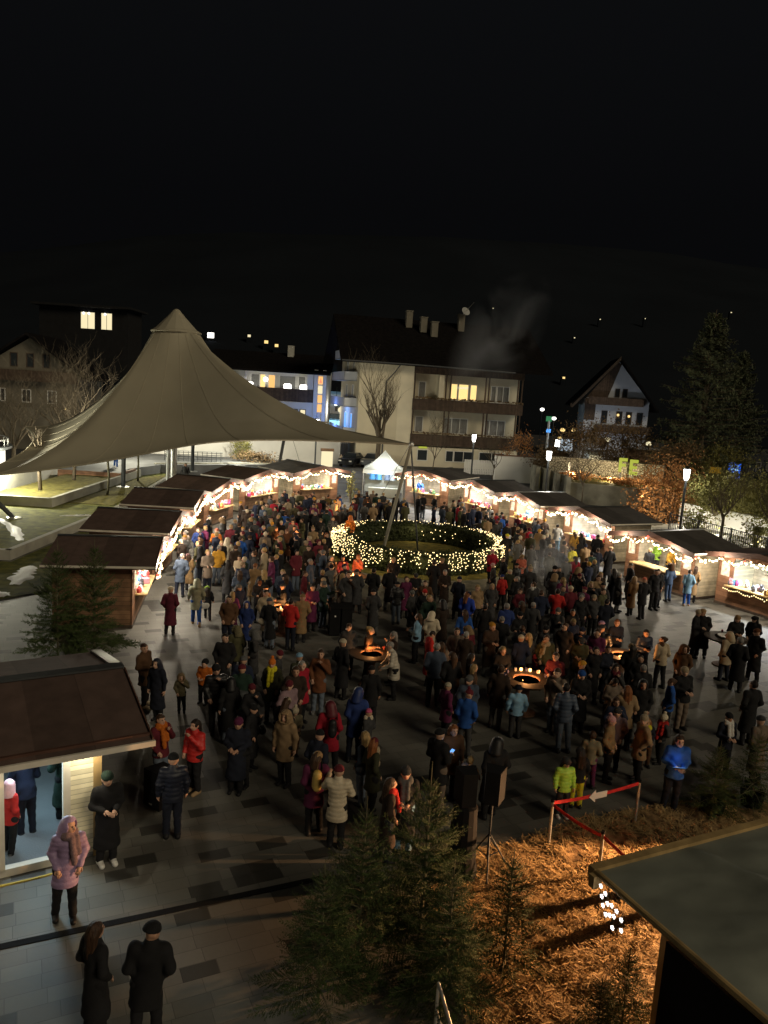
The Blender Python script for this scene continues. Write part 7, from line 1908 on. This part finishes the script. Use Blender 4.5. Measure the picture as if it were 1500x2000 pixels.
5.87,28.30,1.80,10,pocket,jacket,dgrey,short,bhair,black|broad person in dark grey jacket with a white collar in the smoke|scarf=white
4.95,25.73,1.70,0,pocket,coat,black,beanie,taupe,black|person in black coat with a taupe beanie below the smoke|
5.37,25.91,1.64,350,pocket,coat,dgrey,short,ghair,black|grey haired person in dark coat below the smoke|
6.92,28.58,1.66,180,pocket,coat,dgrey,short,bhair,black|brown haired person in dark grey above the red belted jacket|
8.12,26.71,1.72,10,pocket,coat,dnavy,short,dhair,black|person in navy coat left of the lilac beanie|
7.34,27.12,1.76,200,pocket,coat,black,beanie,grey,black|person in black with a grey beanie near the right fire|
-2.10,31.03,1.70,230,pocket,coat,dgrey,short,ghair,black|grey haired person in dark coat left of the tall blaze|
-0.97,31.86,1.66,150,hold,coat,coral,long,ginger,black|person lit orange by the tall blaze in front of the hedge|
0.56,31.62,1.68,170,pocket,coat,black,short,blond,black|fair haired person in black before the middle of the hedge|
0.42,29.48,1.76,10,pocket,coat,black,short,bhair,grey|person in black coat and pale trousers below the hedge's curtain|
-0.22,29.27,1.74,340,pocket,coat,black,short,dhair,black|dark haired person in black right of the tall blaze|
-0.84,28.76,1.74,5,pocket,coat,dgrey,beanie,dgrey,black|person in dark grey with its back to us at the tall blaze|
1.38,29.18,1.70,180,hold,coat,black,beanie,dgrey,black|person in black with a dark beanie below the hedge|
2.23,31.13,1.78,350,pocket,coat,black,short,dhair,black|tall dark haired person in black against the fairy lights|
2.69,32.01,1.70,180,pocket,coat,dbrown,beanie,tan,black|person in dark brown with a tan beanie against the fairy lights|
2.62,29.86,1.70,180,hold,coat,dbrown,short,ghair,black|grey haired person in brown black coat below the fairy lights|
3.04,28.75,1.72,340,pocket,coat,dnavy,beanie,navy,black|person in navy with a navy beanie right below the fairy lights|
1.76,28.10,1.64,170,pocket,jacket,brown,short,bhair,black|brown haired person in brown below the fairy lights|
0.99,28.46,1.66,200,pocket,coat,plum,short,bhair,black|person in plum brown coat below the fairy lights|
1.84,26.09,1.66,30,pocket,coat,dolive,long,bhair,black|person in dark olive left of the royal blue jacket|
-0.15,26.16,1.70,10,pocket,coat,dgrey,beanie,black,grey|person in dark grey coat and grey trousers right of the waste bins|
-6.97,95.04,1.70,170,pocket,jacket,sage,long,dhair,black|left walker in a pale green jacket on the street behind|
-5.61,96.58,1.68,190,pocket,jacket,tan,long,dhair,black|right walker in a tan jacket on the street behind|
-5.15,84.92,1.25,180,pocket,jacket,cream,beanie,cream,black|child in a white jacket by a pram on the street behind|
-14.04,53.04,1.72,170,pocket,jacket,dgrey,short,tan,black|person in dark jacket on the terrace next to the tent post|z=1.02
-13.33,59.06,1.70,180,pocket,jacket,brown,short,bhair,black|person half hidden behind the fifth left hut's roof|
-22.05,62.16,1.75,200,walk,jacket,lblue,short,bhair,blue|person in blue trousers walking on the terrace under the tent|z=1.02 shoes=white
-8.99,34.34,1.74,71,stand,coat,taupe,short,ghair,black|person in taupe coat with grey hair at the left huts counters|
-8.18,43.38,1.82,103,pocket,coat,dbrown,beanie,mustard,black|person in dark brown coat with mustard beanie at the left huts counters|
-9.42,35.04,1.60,119,pocket,parka,dgreen,bobble,beige,dgrey|person in dark green parka with beige bobble hat at the left huts counters|
-8.82,33.67,1.64,45,pocket,coat,grey,beanie,mustard,dnavy|person in grey coat with mustard beanie at the left huts counters|
-8.65,36.64,1.68,85,hold,parka,dgreen,beanie,navy,dnavy|person in dark green parka with navy beanie at the left huts counters|
-8.33,39.49,1.60,89,hold,coat,dbrown,short,dhair,black|person in dark brown coat with short dark hair at the left huts counters|
-8.99,39.35,1.64,93,pocket,coat,taupe,cap,dgrey,jeans|person in taupe coat with grey flat cap at the left huts counters|
-8.20,38.62,1.64,99,hold,coat,grey,furhood,tan,black|person in grey coat with tan fur hood at the left huts counters|
-8.81,37.87,1.64,91,pocket,jacket,navy,hood,black,black|person in navy jacket with black hood up at the left huts counters|
-8.63,32.53,1.70,53,hold,coat,dbrown,beanie,cream,dgrey|person in dark brown coat with cream beanie at the left huts counters|
8.73,29.18,1.74,336,stand,parka,dgrey,beanie,black,dnavy|person in dark grey parka with black beanie in the crowd right of the hedge|
5.81,32.05,1.68,36,stand,puffer,black,beanie,black,black|person in black quilted jacket with black beanie in the crowd right of the hedge|
6.16,30.89,1.82,343,pocket,parka,dgrey,bobble,beige,jeans|person in dark grey parka with beige bobble hat in the crowd right of the hedge|
8.71,30.03,1.82,207,hold,parka,tan,short,bhair,black|person in tan parka with short brown hair in the crowd right of the hedge|
9.13,31.27,1.68,196,pocket,coat,dbrown,long,blond,jeans|person in dark brown coat with long fair hair in the crowd right of the hedge|
7.26,31.29,1.82,183,hold,coat,black,beanie,black,dgrey|person in black coat with black beanie in the crowd right of the hedge|
6.99,30.32,1.70,337,pocket,coat,grey,furhood,tan,grey|person in grey coat with tan fur hood in the crowd right of the hedge|
5.42,29.55,1.68,24,pocket,coat,black,short,ghair,grey|person in black coat with grey hair in the crowd right of the hedge|
7.25,29.82,1.70,17,pocket,coat,plum,long,blond,black|person in plum coat with long fair hair in the crowd right of the hedge|
7.73,28.42,1.70,328,hold,coat,plum,beanie,maroon,dgrey|person in plum coat with maroon beanie in the crowd right of the hedge|
8.20,30.72,1.70,188,hold,coat,black,beanie,maroon,grey|person in black coat with maroon beanie in the crowd right of the hedge|
5.32,28.01,1.60,206,pocket,jacket,maroon,long,bhair,black|person in maroon jacket with long brown hair in the crowd right of the hedge|
7.17,27.89,1.82,13,pocket,jacket,maroon,beanie,cream,black|person in maroon jacket with cream beanie in the crowd right of the hedge|
8.42,28.05,1.78,221,stand,parka,olive,short,bhair,grey|person in olive parka with short brown hair in the crowd right of the hedge|
5.94,27.29,1.74,6,pocket,jacket,navy,short,bhair,black|person in navy jacket with short brown hair in the crowd right of the hedge|
8.19,28.85,1.82,185,hold,coat,black,long,blond,black|person in black coat with long fair hair in the crowd right of the hedge|
8.37,31.93,1.68,4,pocket,puffer,black,furhood,tan,black|person in black quilted jacket with tan fur hood in the crowd right of the hedge|
7.56,31.76,1.68,20,hold,coat,black,beanie,grey,black|person in black coat with grey beanie in the crowd right of the hedge|
3.53,22.85,1.74,206,hold,coat,dbrown,beanie,mustard,grey|person in dark brown coat with mustard beanie in the middle right crowd|
6.53,25.19,1.70,184,stand,coat,black,short,dhair,grey|person in black coat with short dark hair in the middle right crowd|
4.55,23.11,1.64,348,reach,puffer,black,bun,bhair,black|person in black quilted jacket with tied brown hair in the middle right crowd|
5.89,23.09,1.78,159,pocket,coat,dbrown,bun,bhair,black|person in dark brown coat with tied brown hair in the middle right crowd|
7.09,23.13,1.82,157,pocket,puffer,black,cap,dgrey,black|person in black quilted jacket with grey flat cap in the middle right crowd|
6.71,22.65,1.82,153,hold,coat,plum,bun,bhair,jeans|person in plum coat with tied brown hair in the middle right crowd|
5.35,23.28,1.64,181,hold,puffer,black,beanie,black,jeans|person in black quilted jacket with black beanie in the middle right crowd|
6.46,23.31,1.64,153,hold,jacket,navy,beanie,navy,grey|person in navy jacket with navy beanie in the middle right crowd|
6.04,22.08,1.74,163,hold,parka,olive,cap,dgrey,jeans|person in olive parka with grey flat cap in the middle right crowd|
4.03,23.84,1.68,358,hold,coat,black,short,ghair,dgrey|person in black coat with grey hair in the middle right crowd|
4.67,24.15,1.78,199,hold,coat,black,beanie,black,black|person in black coat with black beanie in the middle right crowd|
5.99,24.94,1.78,149,reach,parka,dgrey,beanie,grey,dgrey|person in dark grey parka with grey beanie in the middle right crowd|
6.33,24.13,1.68,193,hold,jacket,navy,short,blond,grey|person in navy jacket with short fair hair in the middle right crowd|
-1.95,26.69,1.74,245,reach,parka,dgreen,beanie,grey,jeans|person in dark green parka with grey beanie between hedge and left fires|
-2.23,28.61,1.68,27,stand,coat,black,short,blond,dgrey|person in black coat with short fair hair between hedge and left fires|
-1.47,28.61,1.60,246,pocket,coat,taupe,long,blond,black|person in taupe coat with long fair hair between hedge and left fires|
-1.39,29.54,1.74,43,hold,coat,black,beanie,navy,jeans|person in black coat with navy beanie between hedge and left fires|
-2.86,28.19,1.70,272,pocket,jacket,maroon,short,bhair,grey|person in maroon jacket with short brown hair between hedge and left fires|
-2.74,29.78,1.82,254,stand,jacket,slate,short,ghair,grey|person in slate jacket with grey hair between hedge and left fires|
-2.05,30.34,1.60,16,hold,jacket,navy,beanie,cream,dnavy|person in navy jacket with cream beanie between hedge and left fires|
-1.96,29.60,1.68,225,pocket,coat,grey,beanie,black,black|person in grey coat with black beanie between hedge and left fires|
-1.22,28.04,1.82,200,hold,parka,dgrey,bun,bhair,dnavy|person in dark grey parka with tied brown hair between hedge and left fires|
-4.27,27.83,1.74,17,hold,puffer,black,long,blond,black|person in black quilted jacket with long fair hair left of the waste bins|
-4.86,26.00,1.60,208,pocket,jacket,navy,beanie,grey,dnavy|person in navy jacket with grey beanie left of the waste bins|
-3.40,27.18,1.78,18,pocket,jacket,navy,beanie,black,dgrey|person in navy jacket with black beanie left of the waste bins|
-2.34,26.24,1.70,203,hold,coat,plum,short,dhair,black|person in plum coat with short dark hair left of the waste bins|
-5.24,27.77,1.68,16,hold,jacket,slate,long,bhair,grey|person in slate jacket with long brown hair left of the waste bins|
-3.68,24.92,1.78,211,pocket,coat,beige,short,dhair,dgrey|person in beige coat with short dark hair left of the waste bins|
-4.90,25.06,1.60,6,pocket,coat,plum,long,blond,dgrey|person in plum coat with long fair hair left of the waste bins|
-3.36,26.09,1.70,114,hold,coat,black,cap,dgrey,black|person in black coat with grey flat cap left of the waste bins|
-3.63,28.02,1.74,205,hold,jacket,slate,short,blond,grey|person in slate jacket with short fair hair left of the waste bins|
2.63,21.74,1.74,339,hold,coat,dbrown,short,ghair,jeans|person in dark brown coat with grey hair between bins and large fire table|
2.90,24.08,1.74,355,pocket,jacket,blue,long,bhair,black|person in blue jacket with long brown hair between bins and large fire table|
2.79,22.78,1.60,25,hold,jacket,maroon,furhood,tan,jeans|person in maroon jacket with tan fur hood between bins and large fire table|
2.23,25.11,1.74,30,hold,coat,dbrown,hood,black,black|person in dark brown coat with black hood up between bins and large fire table|
1.91,20.79,1.70,15,hold,coat,taupe,long,bhair,grey|person in taupe coat with long brown hair between bins and large fire table|
1.65,20.30,1.82,5,pocket,jacket,slate,short,ghair,black|person in slate jacket with grey hair between bins and large fire table|
1.69,25.46,1.78,205,pocket,parka,dgreen,short,blond,dgrey|person in dark green parka with short fair hair between bins and large fire table|
0.67,27.64,1.64,14,pocket,puffer,black,beanie,black,jeans|person in black quilted jacket with black beanie between bins and large fire table|
2.14,19.65,1.82,5,pocket,coat,black,long,bhair,black|person in black coat with long brown hair between bins and large fire table|
-2.57,19.38,1.68,268,pocket,parka,dgrey,beanie,maroon,black|person in dark grey parka with maroon beanie in the dark left of centre|
-3.39,18.80,1.64,4,stand,jacket,navy,beanie,grey,black|person in navy jacket with grey beanie in the dark left of centre|
-3.77,17.75,1.82,199,hold,puffer,black,beanie,black,dgrey|person in black quilted jacket with black beanie in the dark left of centre|
-1.96,17.93,1.82,191,pocket,coat,dbrown,bun,bhair,grey|person in dark brown coat with tied brown hair in the dark left of centre|
-1.80,18.59,1.74,235,pocket,parka,crimson,short,ghair,black|person in crimson parka with grey hair in the dark left of centre|
-3.19,17.99,1.74,2,pocket,parka,dgreen,beanie,maroon,dnavy|person in dark green parka with maroon beanie in the dark left of centre|
-1.80,15.52,1.70,160,stand,parka,tan,furhood,tan,black|person in tan parka with tan fur hood in the dark left of centre|
-3.41,17.31,1.64,25,stand,coat,black,hood,black,jeans|person in black coat with black hood up in the dark left of centre|
6.37,18.30,1.70,359,hold,parka,tan,cap,dgrey,dnavy|person in tan parka with grey flat cap right of the large fire table|
7.76,19.26,1.64,81,pocket,jacket,blue,bun,bhair,black|person in blue jacket with tied brown hair right of the large fire table|
7.49,21.06,1.60,173,pocket,coat,black,short,dhair,dnavy|person in black coat with short dark hair right of the large fire table|
5.68,19.97,1.70,89,pocket,coat,black,beanie,mustard,black|person in black coat with mustard beanie right of the large fire table|
5.95,17.76,1.60,185,hold,jacket,navy,long,bhair,jeans|person in navy jacket with long brown hair right of the large fire table|
7.34,20.04,1.68,358,hold,coat,black,short,ghair,black|person in black coat with grey hair right of the large fire table|
6.20,16.66,1.64,102,pocket,parka,tan,bobble,beige,black|person in tan parka with beige bobble hat right of the large fire table|
'''
random.seed(77)
for ln in ROWS.strip().split('\n'):
    a_, lb, ex = ln.split('|')
    f_ = a_.split(',')
    opt = {}; extra = None
    if 'extra=' in ex:
        ex, extra = ex.split('extra=')
    for e in ex.split():
        k_, v_ = e.split('='); opt[k_] = v_
    kw = {}
    if 'z' in opt: kw['z'] = float(opt['z'])
    if 'shoes' in opt: kw['shoes'] = opt['shoes']
    if 'scarf' in opt: kw['scarf'] = opt['scarf']
    o = person(float(f_[0]), float(f_[1]), float(f_[2]), float(f_[3]), f_[4], f_[5], f_[6], f_[7], f_[8], f_[9], lb, sx=random.uniform(.94, 1.08), **kw)
    if extra:
        e = extra.split(':')
        if e[0] == 'backpack': carried('backpack', o, e[2], e[1])
        elif e[0] == 'handbag': carried('handbag', o, e[2], e[1], (-.27, .0, .62) if 'shopping' in e[2] or 'plastic' in e[2] else (.26, -.06, .78))
        elif e[0] == 'phone': phone(o, (0, -.33, 1.2), e[1])
        elif e[0] == 'tablet': phone(o, (-.02, -.36, 1.16), 'glowing tablet held by the curly haired person in blue', (.24, .10))
crowd([
(-7.36,45.54,1.78,332,'pocket','black','bhair','black'),
(-4.32,41.72,1.78,43,'hold','black','dgrey','black'),
(-7.00,46.57,1.82,131,'hold','dgrey','bhair','jeans'),
(-3.49,42.92,1.7,344,'hold','black','navy','dnavy'),
(-6.04,42.28,1.82,138,'hold','dbrown','black','black'),
(-4.91,47.55,1.78,142,'pocket','navy','bhair','jeans'),
(-2.39,45.82,1.64,336,'pocket','grey','blond','black'),
(-2.95,49.82,1.64,309,'hold','blue','dgrey','dgrey'),
(-4.57,43.59,1.68,351,'pocket','grey','dhair','jeans'),
(-3.45,46.04,1.68,61,'hold','dbrown','bhair','dnavy'),
(-5.85,48.29,1.78,317,'pocket','dgrey','blond','jeans'),
(-3.19,42.23,1.82,325,'hold','dgreen','dhair','black'),
(-5.43,49.00,1.78,354,'pocket','olive','bhair','dnavy'),
(-7.43,41.19,1.74,353,'pocket','dbrown','cream','jeans'),
(-5.61,40.38,1.68,132,'pocket','dbrown','blond','dnavy'),
(-4.74,42.33,1.6,19,'pocket','black','ghair','jeans'),
(-4.45,48.01,1.64,65,'hold','black','mustard','dgrey'),
(-5.66,49.74,1.74,25,'hold','beige','bhair','dgrey'),
(-2.12,44.19,1.6,19,'pocket','grey','bhair','dnavy'),
(-5.06,45.73,1.68,31,'hold','navy','beige','dnavy'),
(-4.26,46.35,1.68,44,'pocket','dgreen','bhair','black'),
(-7.12,37.35,1.68,340,'pocket','black','bhair','jeans'),
(-6.99,40.32,1.68,20,'hold','olive','maroon','jeans'),
(-7.62,42.05,1.78,19,'pocket','dbrown','dhair','black'),
(-2.70,42.97,1.64,148,'pocket','dbrown','ghair','jeans'),
(-5.69,41.27,1.64,26,'hold','dgreen','grey','black'),
(-3.21,44.34,1.78,135,'pocket','crimson','grey','dgrey'),
(-6.48,38.16,1.7,16,'pocket','dgrey','grey','dgrey'),
(-1.90,47.04,1.78,22,'hold','maroon','beige','dnavy'),
(-5.75,38.79,1.7,39,'pocket','slate','blond','jeans'),
(-3.89,48.14,1.7,325,'pocket','black','beige','jeans'),
(-4.89,40.72,1.68,313,'pocket','dbrown','navy','dgrey'),
(-4.13,44.45,1.78,160,'pocket','plum','navy','jeans'),
(-6.82,42.82,1.74,153,'hold','slate','beige','dnavy'),
(-4.57,38.43,1.82,157,'hold','taupe','bhair','black'),
(-3.26,43.66,1.78,150,'pocket','slate','tan','dnavy'),
(-6.01,50.34,1.64,133,'hold','dgreen','bhair','jeans'),
(-5.90,46.59,1.64,336,'pocket','beige','maroon','jeans'),
(-7.18,44.34,1.74,39,'pocket','black','blond','dnavy'),
(-1.90,44.78,1.78,139,'hold','taupe','grey','dgrey'),
(-4.07,45.03,1.64,339,'pocket','beige','blond','dgrey'),
(-4.76,48.85,1.7,145,'pocket','navy','maroon','dgrey'),
(-5.07,40.10,1.6,56,'pocket','grey','black','black'),
(-4.67,49.55,1.78,131,'hold','dgrey','dgrey','jeans'),
(-4.12,47.37,1.6,30,'hold','maroon','cream','dgrey'),
(-6.64,50.38,1.68,167,'hold','navy','grey','dgrey'),
(-5.02,44.62,1.78,334,'hold','maroon','black','jeans'),
(-6.85,39.07,1.68,323,'pocket','black','blond','dnavy'),
(-1.94,43.62,1.82,51,'pocket','black','mustard','dnavy'),
(-6.44,41.02,1.7,352,'pocket','dgrey','ghair','dnavy'),
(-5.71,43.11,1.68,339,'hold','black','maroon','dgrey'),
(-6.05,45.20,1.68,341,'pocket','black','grey','jeans'),
(-4.30,39.98,1.64,136,'hold','olive','bhair','dgrey'),
(-5.93,39.41,1.82,336,'hold','black','dgrey','dgrey'),
(-4.00,42.62,1.7,164,'hold','black','blond','dgrey'),
(-2.46,44.74,1.6,315,'hold','grey','grey','black'),
(-3.11,47.14,1.68,43,'hold','beige','mustard','jeans'),
(-7.50,38.31,1.68,310,'hold','dgrey','tan','dgrey'),
(-6.45,48.15,1.78,135,'hold','black','bhair','black'),
(-7.75,42.66,1.68,332,'hold','grey','navy','dgrey'),
(-3.00,48.50,1.7,39,'hold','beige','bhair','jeans'),
(-7.53,44.82,1.64,331,'pocket','navy','blond','black'),
(-5.42,41.83,1.6,346,'pocket','blue','bhair','dgrey'),
(-3.08,47.70,1.64,147,'pocket','dgrey','navy','dnavy'),
(-3.77,41.77,1.74,40,'pocket','black','ghair','black'),
(-6.51,44.87,1.78,343,'hold','crimson','bhair','dgrey'),
(-4.35,29.90,1.78,106,'pocket','plum','bhair','jeans'),
(-5.15,30.53,1.82,106,'pocket','dgrey','bhair','black'),
(-5.13,32.84,1.68,341,'hold','dbrown','navy','black'),
(-6.26,32.82,1.7,320,'pocket','dgrey','blond','jeans'),
(-6.14,31.64,1.78,350,'hold','dbrown','bhair','jeans'),
(-6.78,36.58,1.64,189,'pocket','dgrey','mustard','dnavy'),
(-6.99,30.28,1.82,217,'hold','taupe','blond','dnavy'),
(-5.39,34.76,1.82,358,'hold','taupe','cream','dgrey'),
(-3.56,31.65,1.74,213,'pocket','maroon','black','jeans'),
(-7.93,33.06,1.68,98,'pocket','slate','bhair','jeans'),
(-8.42,35.87,1.7,320,'pocket','plum','blond','dgrey'),
(-6.06,34.45,1.68,329,'pocket','navy','bhair','jeans'),
(-4.25,31.81,1.64,73,'hold','black','mustard','dgrey'),
(-4.33,31.09,1.6,111,'hold','navy','blond','black'),
(-4.17,37.11,1.6,115,'hold','black','dgrey','black'),
(-5.21,33.40,1.74,317,'hold','slate','tan','jeans'),
(-3.87,35.15,1.78,112,'hold','black','bhair','dnavy'),
(-7.68,31.86,1.82,95,'pocket','black','bhair','dnavy'),
(-2.83,33.69,1.82,223,'pocket','maroon','maroon','jeans'),
(-4.72,35.35,1.82,93,'hold','dbrown','tan','jeans'),
(-2.66,34.53,1.7,320,'hold','dbrown','blond','black'),
(-5.44,32.04,1.64,317,'hold','black','black','dgrey'),
(-4.44,37.86,1.6,183,'pocket','black','bhair','dnavy'),
(-6.93,35.73,1.6,348,'hold','black','black','black'),
(-3.05,34.97,1.6,326,'hold','black','bhair','black'),
(-7.92,32.42,1.68,70,'pocket','olive','blond','jeans'),
(-4.60,33.91,1.78,105,'pocket','maroon','blond','dnavy'),
(-7.51,34.13,1.78,320,'hold','navy','blond','dnavy'),
(-4.61,33.36,1.6,102,'pocket','olive','black','dnavy'),
(-5.76,30.54,1.6,177,'hold','beige','dhair','dnavy'),
(-3.92,34.45,1.78,84,'hold','black','navy','dnavy'),
(-3.32,34.42,1.82,111,'hold','plum','beige','dnavy'),
(-5.61,38.23,1.68,349,'pocket','olive','mustard','black'),
(-6.53,35.23,1.7,108,'pocket','olive','maroon','dnavy'),
(-5.80,36.71,1.74,200,'hold','black','beige','jeans'),
(-2.44,31.57,1.82,68,'hold','slate','grey','dnavy'),
(-4.88,31.31,1.82,80,'pocket','beige','blond','black'),
(-5.44,29.93,1.7,87,'hold','dgreen','beige','dgrey'),
(-7.29,36.23,1.78,4,'pocket','maroon','tan','jeans'),
(-6.94,32.57,1.74,214,'pocket','black','blond','dnavy'),
(1.30,49.60,1.74,354,'pocket','slate','beige','dnavy'),
(-0.57,51.00,1.74,8,'hold','dgreen','black','dgrey'),
(-1.90,49.55,1.78,29,'hold','black','blond','dgrey'),
(-0.11,52.23,1.64,348,'hold','dgrey','blond','dgrey'),
(-1.22,50.95,1.78,350,'pocket','black','bhair','black'),
(-1.03,47.87,1.74,23,'pocket','black','bhair','dgrey'),
(-1.20,46.65,1.68,347,'pocket','grey','dhair','dgrey'),
(1.27,48.45,1.78,345,'hold','navy','grey','dgrey'),
(-0.34,48.77,1.68,14,'pocket','navy','blond','dgrey'),
(0.75,52.01,1.64,11,'pocket','dbrown','dgrey','dnavy'),
(-1.54,50.42,1.7,20,'hold','slate','grey','jeans'),
(0.74,49.69,1.78,355,'hold','black','mustard','dnavy'),
(1.32,47.00,1.78,0,'hold','olive','dhair','black'),
(-1.14,49.53,1.82,14,'pocket','dbrown','black','dnavy'),
(0.34,46.67,1.82,9,'hold','black','tan','black'),
(0.28,49.23,1.6,15,'hold','olive','dgrey','black'),
(1.20,47.87,1.64,347,'pocket','navy','mustard','jeans'),
(1.27,50.68,1.6,348,'pocket','black','beige','dgrey'),
(-0.58,46.98,1.68,11,'pocket','dbrown','blond','jeans'),
(0.27,47.97,1.7,349,'hold','olive','black','dnavy'),
(-1.80,52.22,1.7,351,'pocket','dbrown','blond','black'),
(-0.83,52.33,1.74,353,'hold','taupe','tan','dgrey'),
(-0.66,45.96,1.78,351,'pocket','tan','cream','jeans'),
(0.16,48.53,1.7,3,'hold','dgrey','tan','dnavy'),
(3.81,48.42,1.82,357,'pocket','dbrown','bhair','black'),
(6.40,48.01,1.68,318,'hold','beige','bhair','dnavy'),
(4.02,46.48,1.74,17,'hold','olive','tan','black'),
(6.41,44.92,1.68,26,'hold','black','ghair','jeans'),
(4.84,45.82,1.74,298,'hold','black','grey','dgrey'),
(6.50,45.51,1.74,281,'hold','black','dhair','dgrey'),
(6.69,44.09,1.68,348,'hold','dgrey','bhair','jeans'),
(4.69,46.65,1.78,277,'pocket','olive','bhair','black'),
(6.87,44.61,1.78,356,'pocket','blue','grey','jeans'),
(3.12,47.42,1.64,276,'pocket','navy','dgrey','dgrey'),
(5.57,47.75,1.78,35,'pocket','navy','maroon','black'),
(3.67,47.49,1.7,304,'pocket','slate','black','jeans'),
(3.42,52.02,1.68,301,'pocket','black','blond','dgrey'),
(5.26,47.04,1.64,348,'hold','navy','bhair','black'),
(5.17,51.28,1.7,16,'hold','grey','blond','dgrey'),
(6.25,46.25,1.7,277,'hold','black','grey','jeans'),
(6.82,46.02,1.68,354,'pocket','crimson','dgrey','dnavy'),
(6.38,42.68,1.74,19,'pocket','dgrey','maroon','jeans'),
(6.83,49.13,1.6,353,'pocket','grey','blond','dnavy'),
(6.00,49.35,1.6,307,'hold','tan','bhair','jeans'),
(6.02,43.70,1.7,5,'hold','tan','black','dnavy'),
(5.05,49.24,1.68,16,'hold','dgrey','blond','black'),
(6.91,42.31,1.68,356,'hold','black','maroon','jeans'),
(5.26,52.86,1.64,315,'hold','maroon','bhair','black'),
(2.65,52.36,1.7,335,'hold','black','bhair','jeans'),
(5.89,47.12,1.78,314,'hold','navy','blond','dnavy'),
(2.25,50.75,1.82,302,'hold','black','tan','dnavy'),
(7.21,46.45,1.68,324,'pocket','maroon','black','black'),
(6.03,50.40,1.68,349,'hold','black','cream','dgrey'),
(5.96,44.42,1.64,18,'hold','olive','black','dnavy'),
(4.70,48.37,1.7,285,'hold','crimson','black','black'),
(7.30,45.54,1.6,317,'pocket','navy','blond','dnavy'),
(4.50,48.88,1.7,279,'hold','dgreen','beige','black'),
(4.57,50.50,1.68,275,'hold','tan','dhair','jeans'),
(6.81,37.87,1.6,12,'pocket','grey','blond','black'),
(7.80,34.94,1.68,1,'pocket','olive','bhair','dgrey'),
(7.36,41.34,1.68,42,'hold','dgreen','tan','jeans'),
(8.94,42.62,1.64,311,'pocket','black','bhair','dgrey'),
(8.29,38.93,1.74,294,'hold','dgrey','cream','jeans'),
(8.51,35.59,1.74,309,'pocket','slate','bhair','dgrey'),
(9.39,34.46,1.6,315,'hold','black','bhair','dgrey'),
(8.61,39.62,1.7,322,'hold','black','cream','dgrey'),
(8.10,44.14,1.64,345,'pocket','black','blond','dgrey'),
(8.52,37.82,1.74,286,'pocket','olive','tan','jeans'),
(7.23,36.50,1.64,347,'pocket','grey','bhair','jeans'),
(7.08,39.72,1.78,39,'hold','black','dhair','dnavy'),
(8.85,40.92,1.7,343,'pocket','black','ghair','black'),
(9.56,33.73,1.68,40,'pocket','black','blond','black'),
(9.01,44.97,1.68,22,'hold','dgrey','black','jeans'),
(8.78,41.99,1.64,325,'pocket','black','black','black'),
(7.59,38.75,1.82,333,'pocket','olive','grey','black'),
(9.87,35.42,1.7,22,'pocket','dgreen','black','black'),
(8.00,45.28,1.74,308,'hold','maroon','mustard','black'),
(8.38,40.56,1.78,311,'pocket','tan','mustard','dnavy'),
(9.32,43.95,1.82,11,'pocket','dbrown','mustard','dgrey'),
(8.29,33.69,1.7,358,'hold','grey','grey','dgrey'),
(7.49,43.08,1.6,345,'pocket','dbrown','dgrey','jeans'),
(8.27,36.37,1.82,355,'hold','dgrey','bhair','black'),
(8.88,43.62,1.74,341,'pocket','slate','bhair','jeans'),
(9.15,33.11,1.7,33,'hold','navy','mustard','black'),
(8.25,37.03,1.64,320,'pocket','navy','cream','dgrey'),
(8.96,37.14,1.82,283,'pocket','taupe','dhair','black'),
(9.39,39.23,1.7,288,'hold','beige','bhair','jeans'),
(10.02,37.19,1.74,1,'hold','tan','navy','black'),
(7.96,41.28,1.68,40,'hold','crimson','maroon','dnavy'),
(7.03,38.53,1.7,321,'pocket','taupe','cream','dgrey')],
"far rows of visitors standing close together before the back huts and the white tent")
# ------------------------------------------------------------------ lamps that belong to the place, smoke
lamp('straw_flood', 'SPOT', (8.6, 13.9, 1.1), 7600, (1.0, .52, .22), .03, (3.9, 11.0, .1), 68, .4)
lamp('tent_flood', 'POINT', (-13.5, 70.5, 4.2), 2600, (1, .95, .76), .08)
lamp('tent_flood', 'POINT', (-22.5, 66.5, 4.6), 2200, (1, .93, .70), .08)
lamp('lawn_flood', 'POINT', (-24.3, 48.8, 3.3), 2200, (1, .95, .72), .08)
sm = smokemat('smoke_plume', 1.1, 1.1)
def smoke(name, c, size, m_, label, rot=(0, 0, 0)):
    b = MB(); b.ball((0, 0, 0), (size[0] / 2, size[1] / 2, size[2] / 2), 24, 16)
    o = b.build(name, m_, loc=c); o.rotation_euler = rot
    tag(o, label, 'smoke', kind='stuff'); return o
smoke('smoke', (7.4, 32.6, 1.9), (2.4, 2.2, 3.0), sm, 'pale smoke drifting over the crowd right of the hedge', (0, .3, 0))
smoke('smoke', (1.7, 52.5, 1.9), (2.0, 2.0, 3.4), smokemat('smoke_thin', .8, 1.0), 'thin smoke rising before the back right hut')
smoke('smoke', (11.0, 84, 14.8), (9, 5, 17), smokemat('smoke_high', .22, .22), 'faint smoke trailing up before the roof of the cream house', (0, .55, 0))
lamp('lawn_low', 'POINT', (-24.0, 46.9, 1.9), 1700, (1, .95, .74), .08)
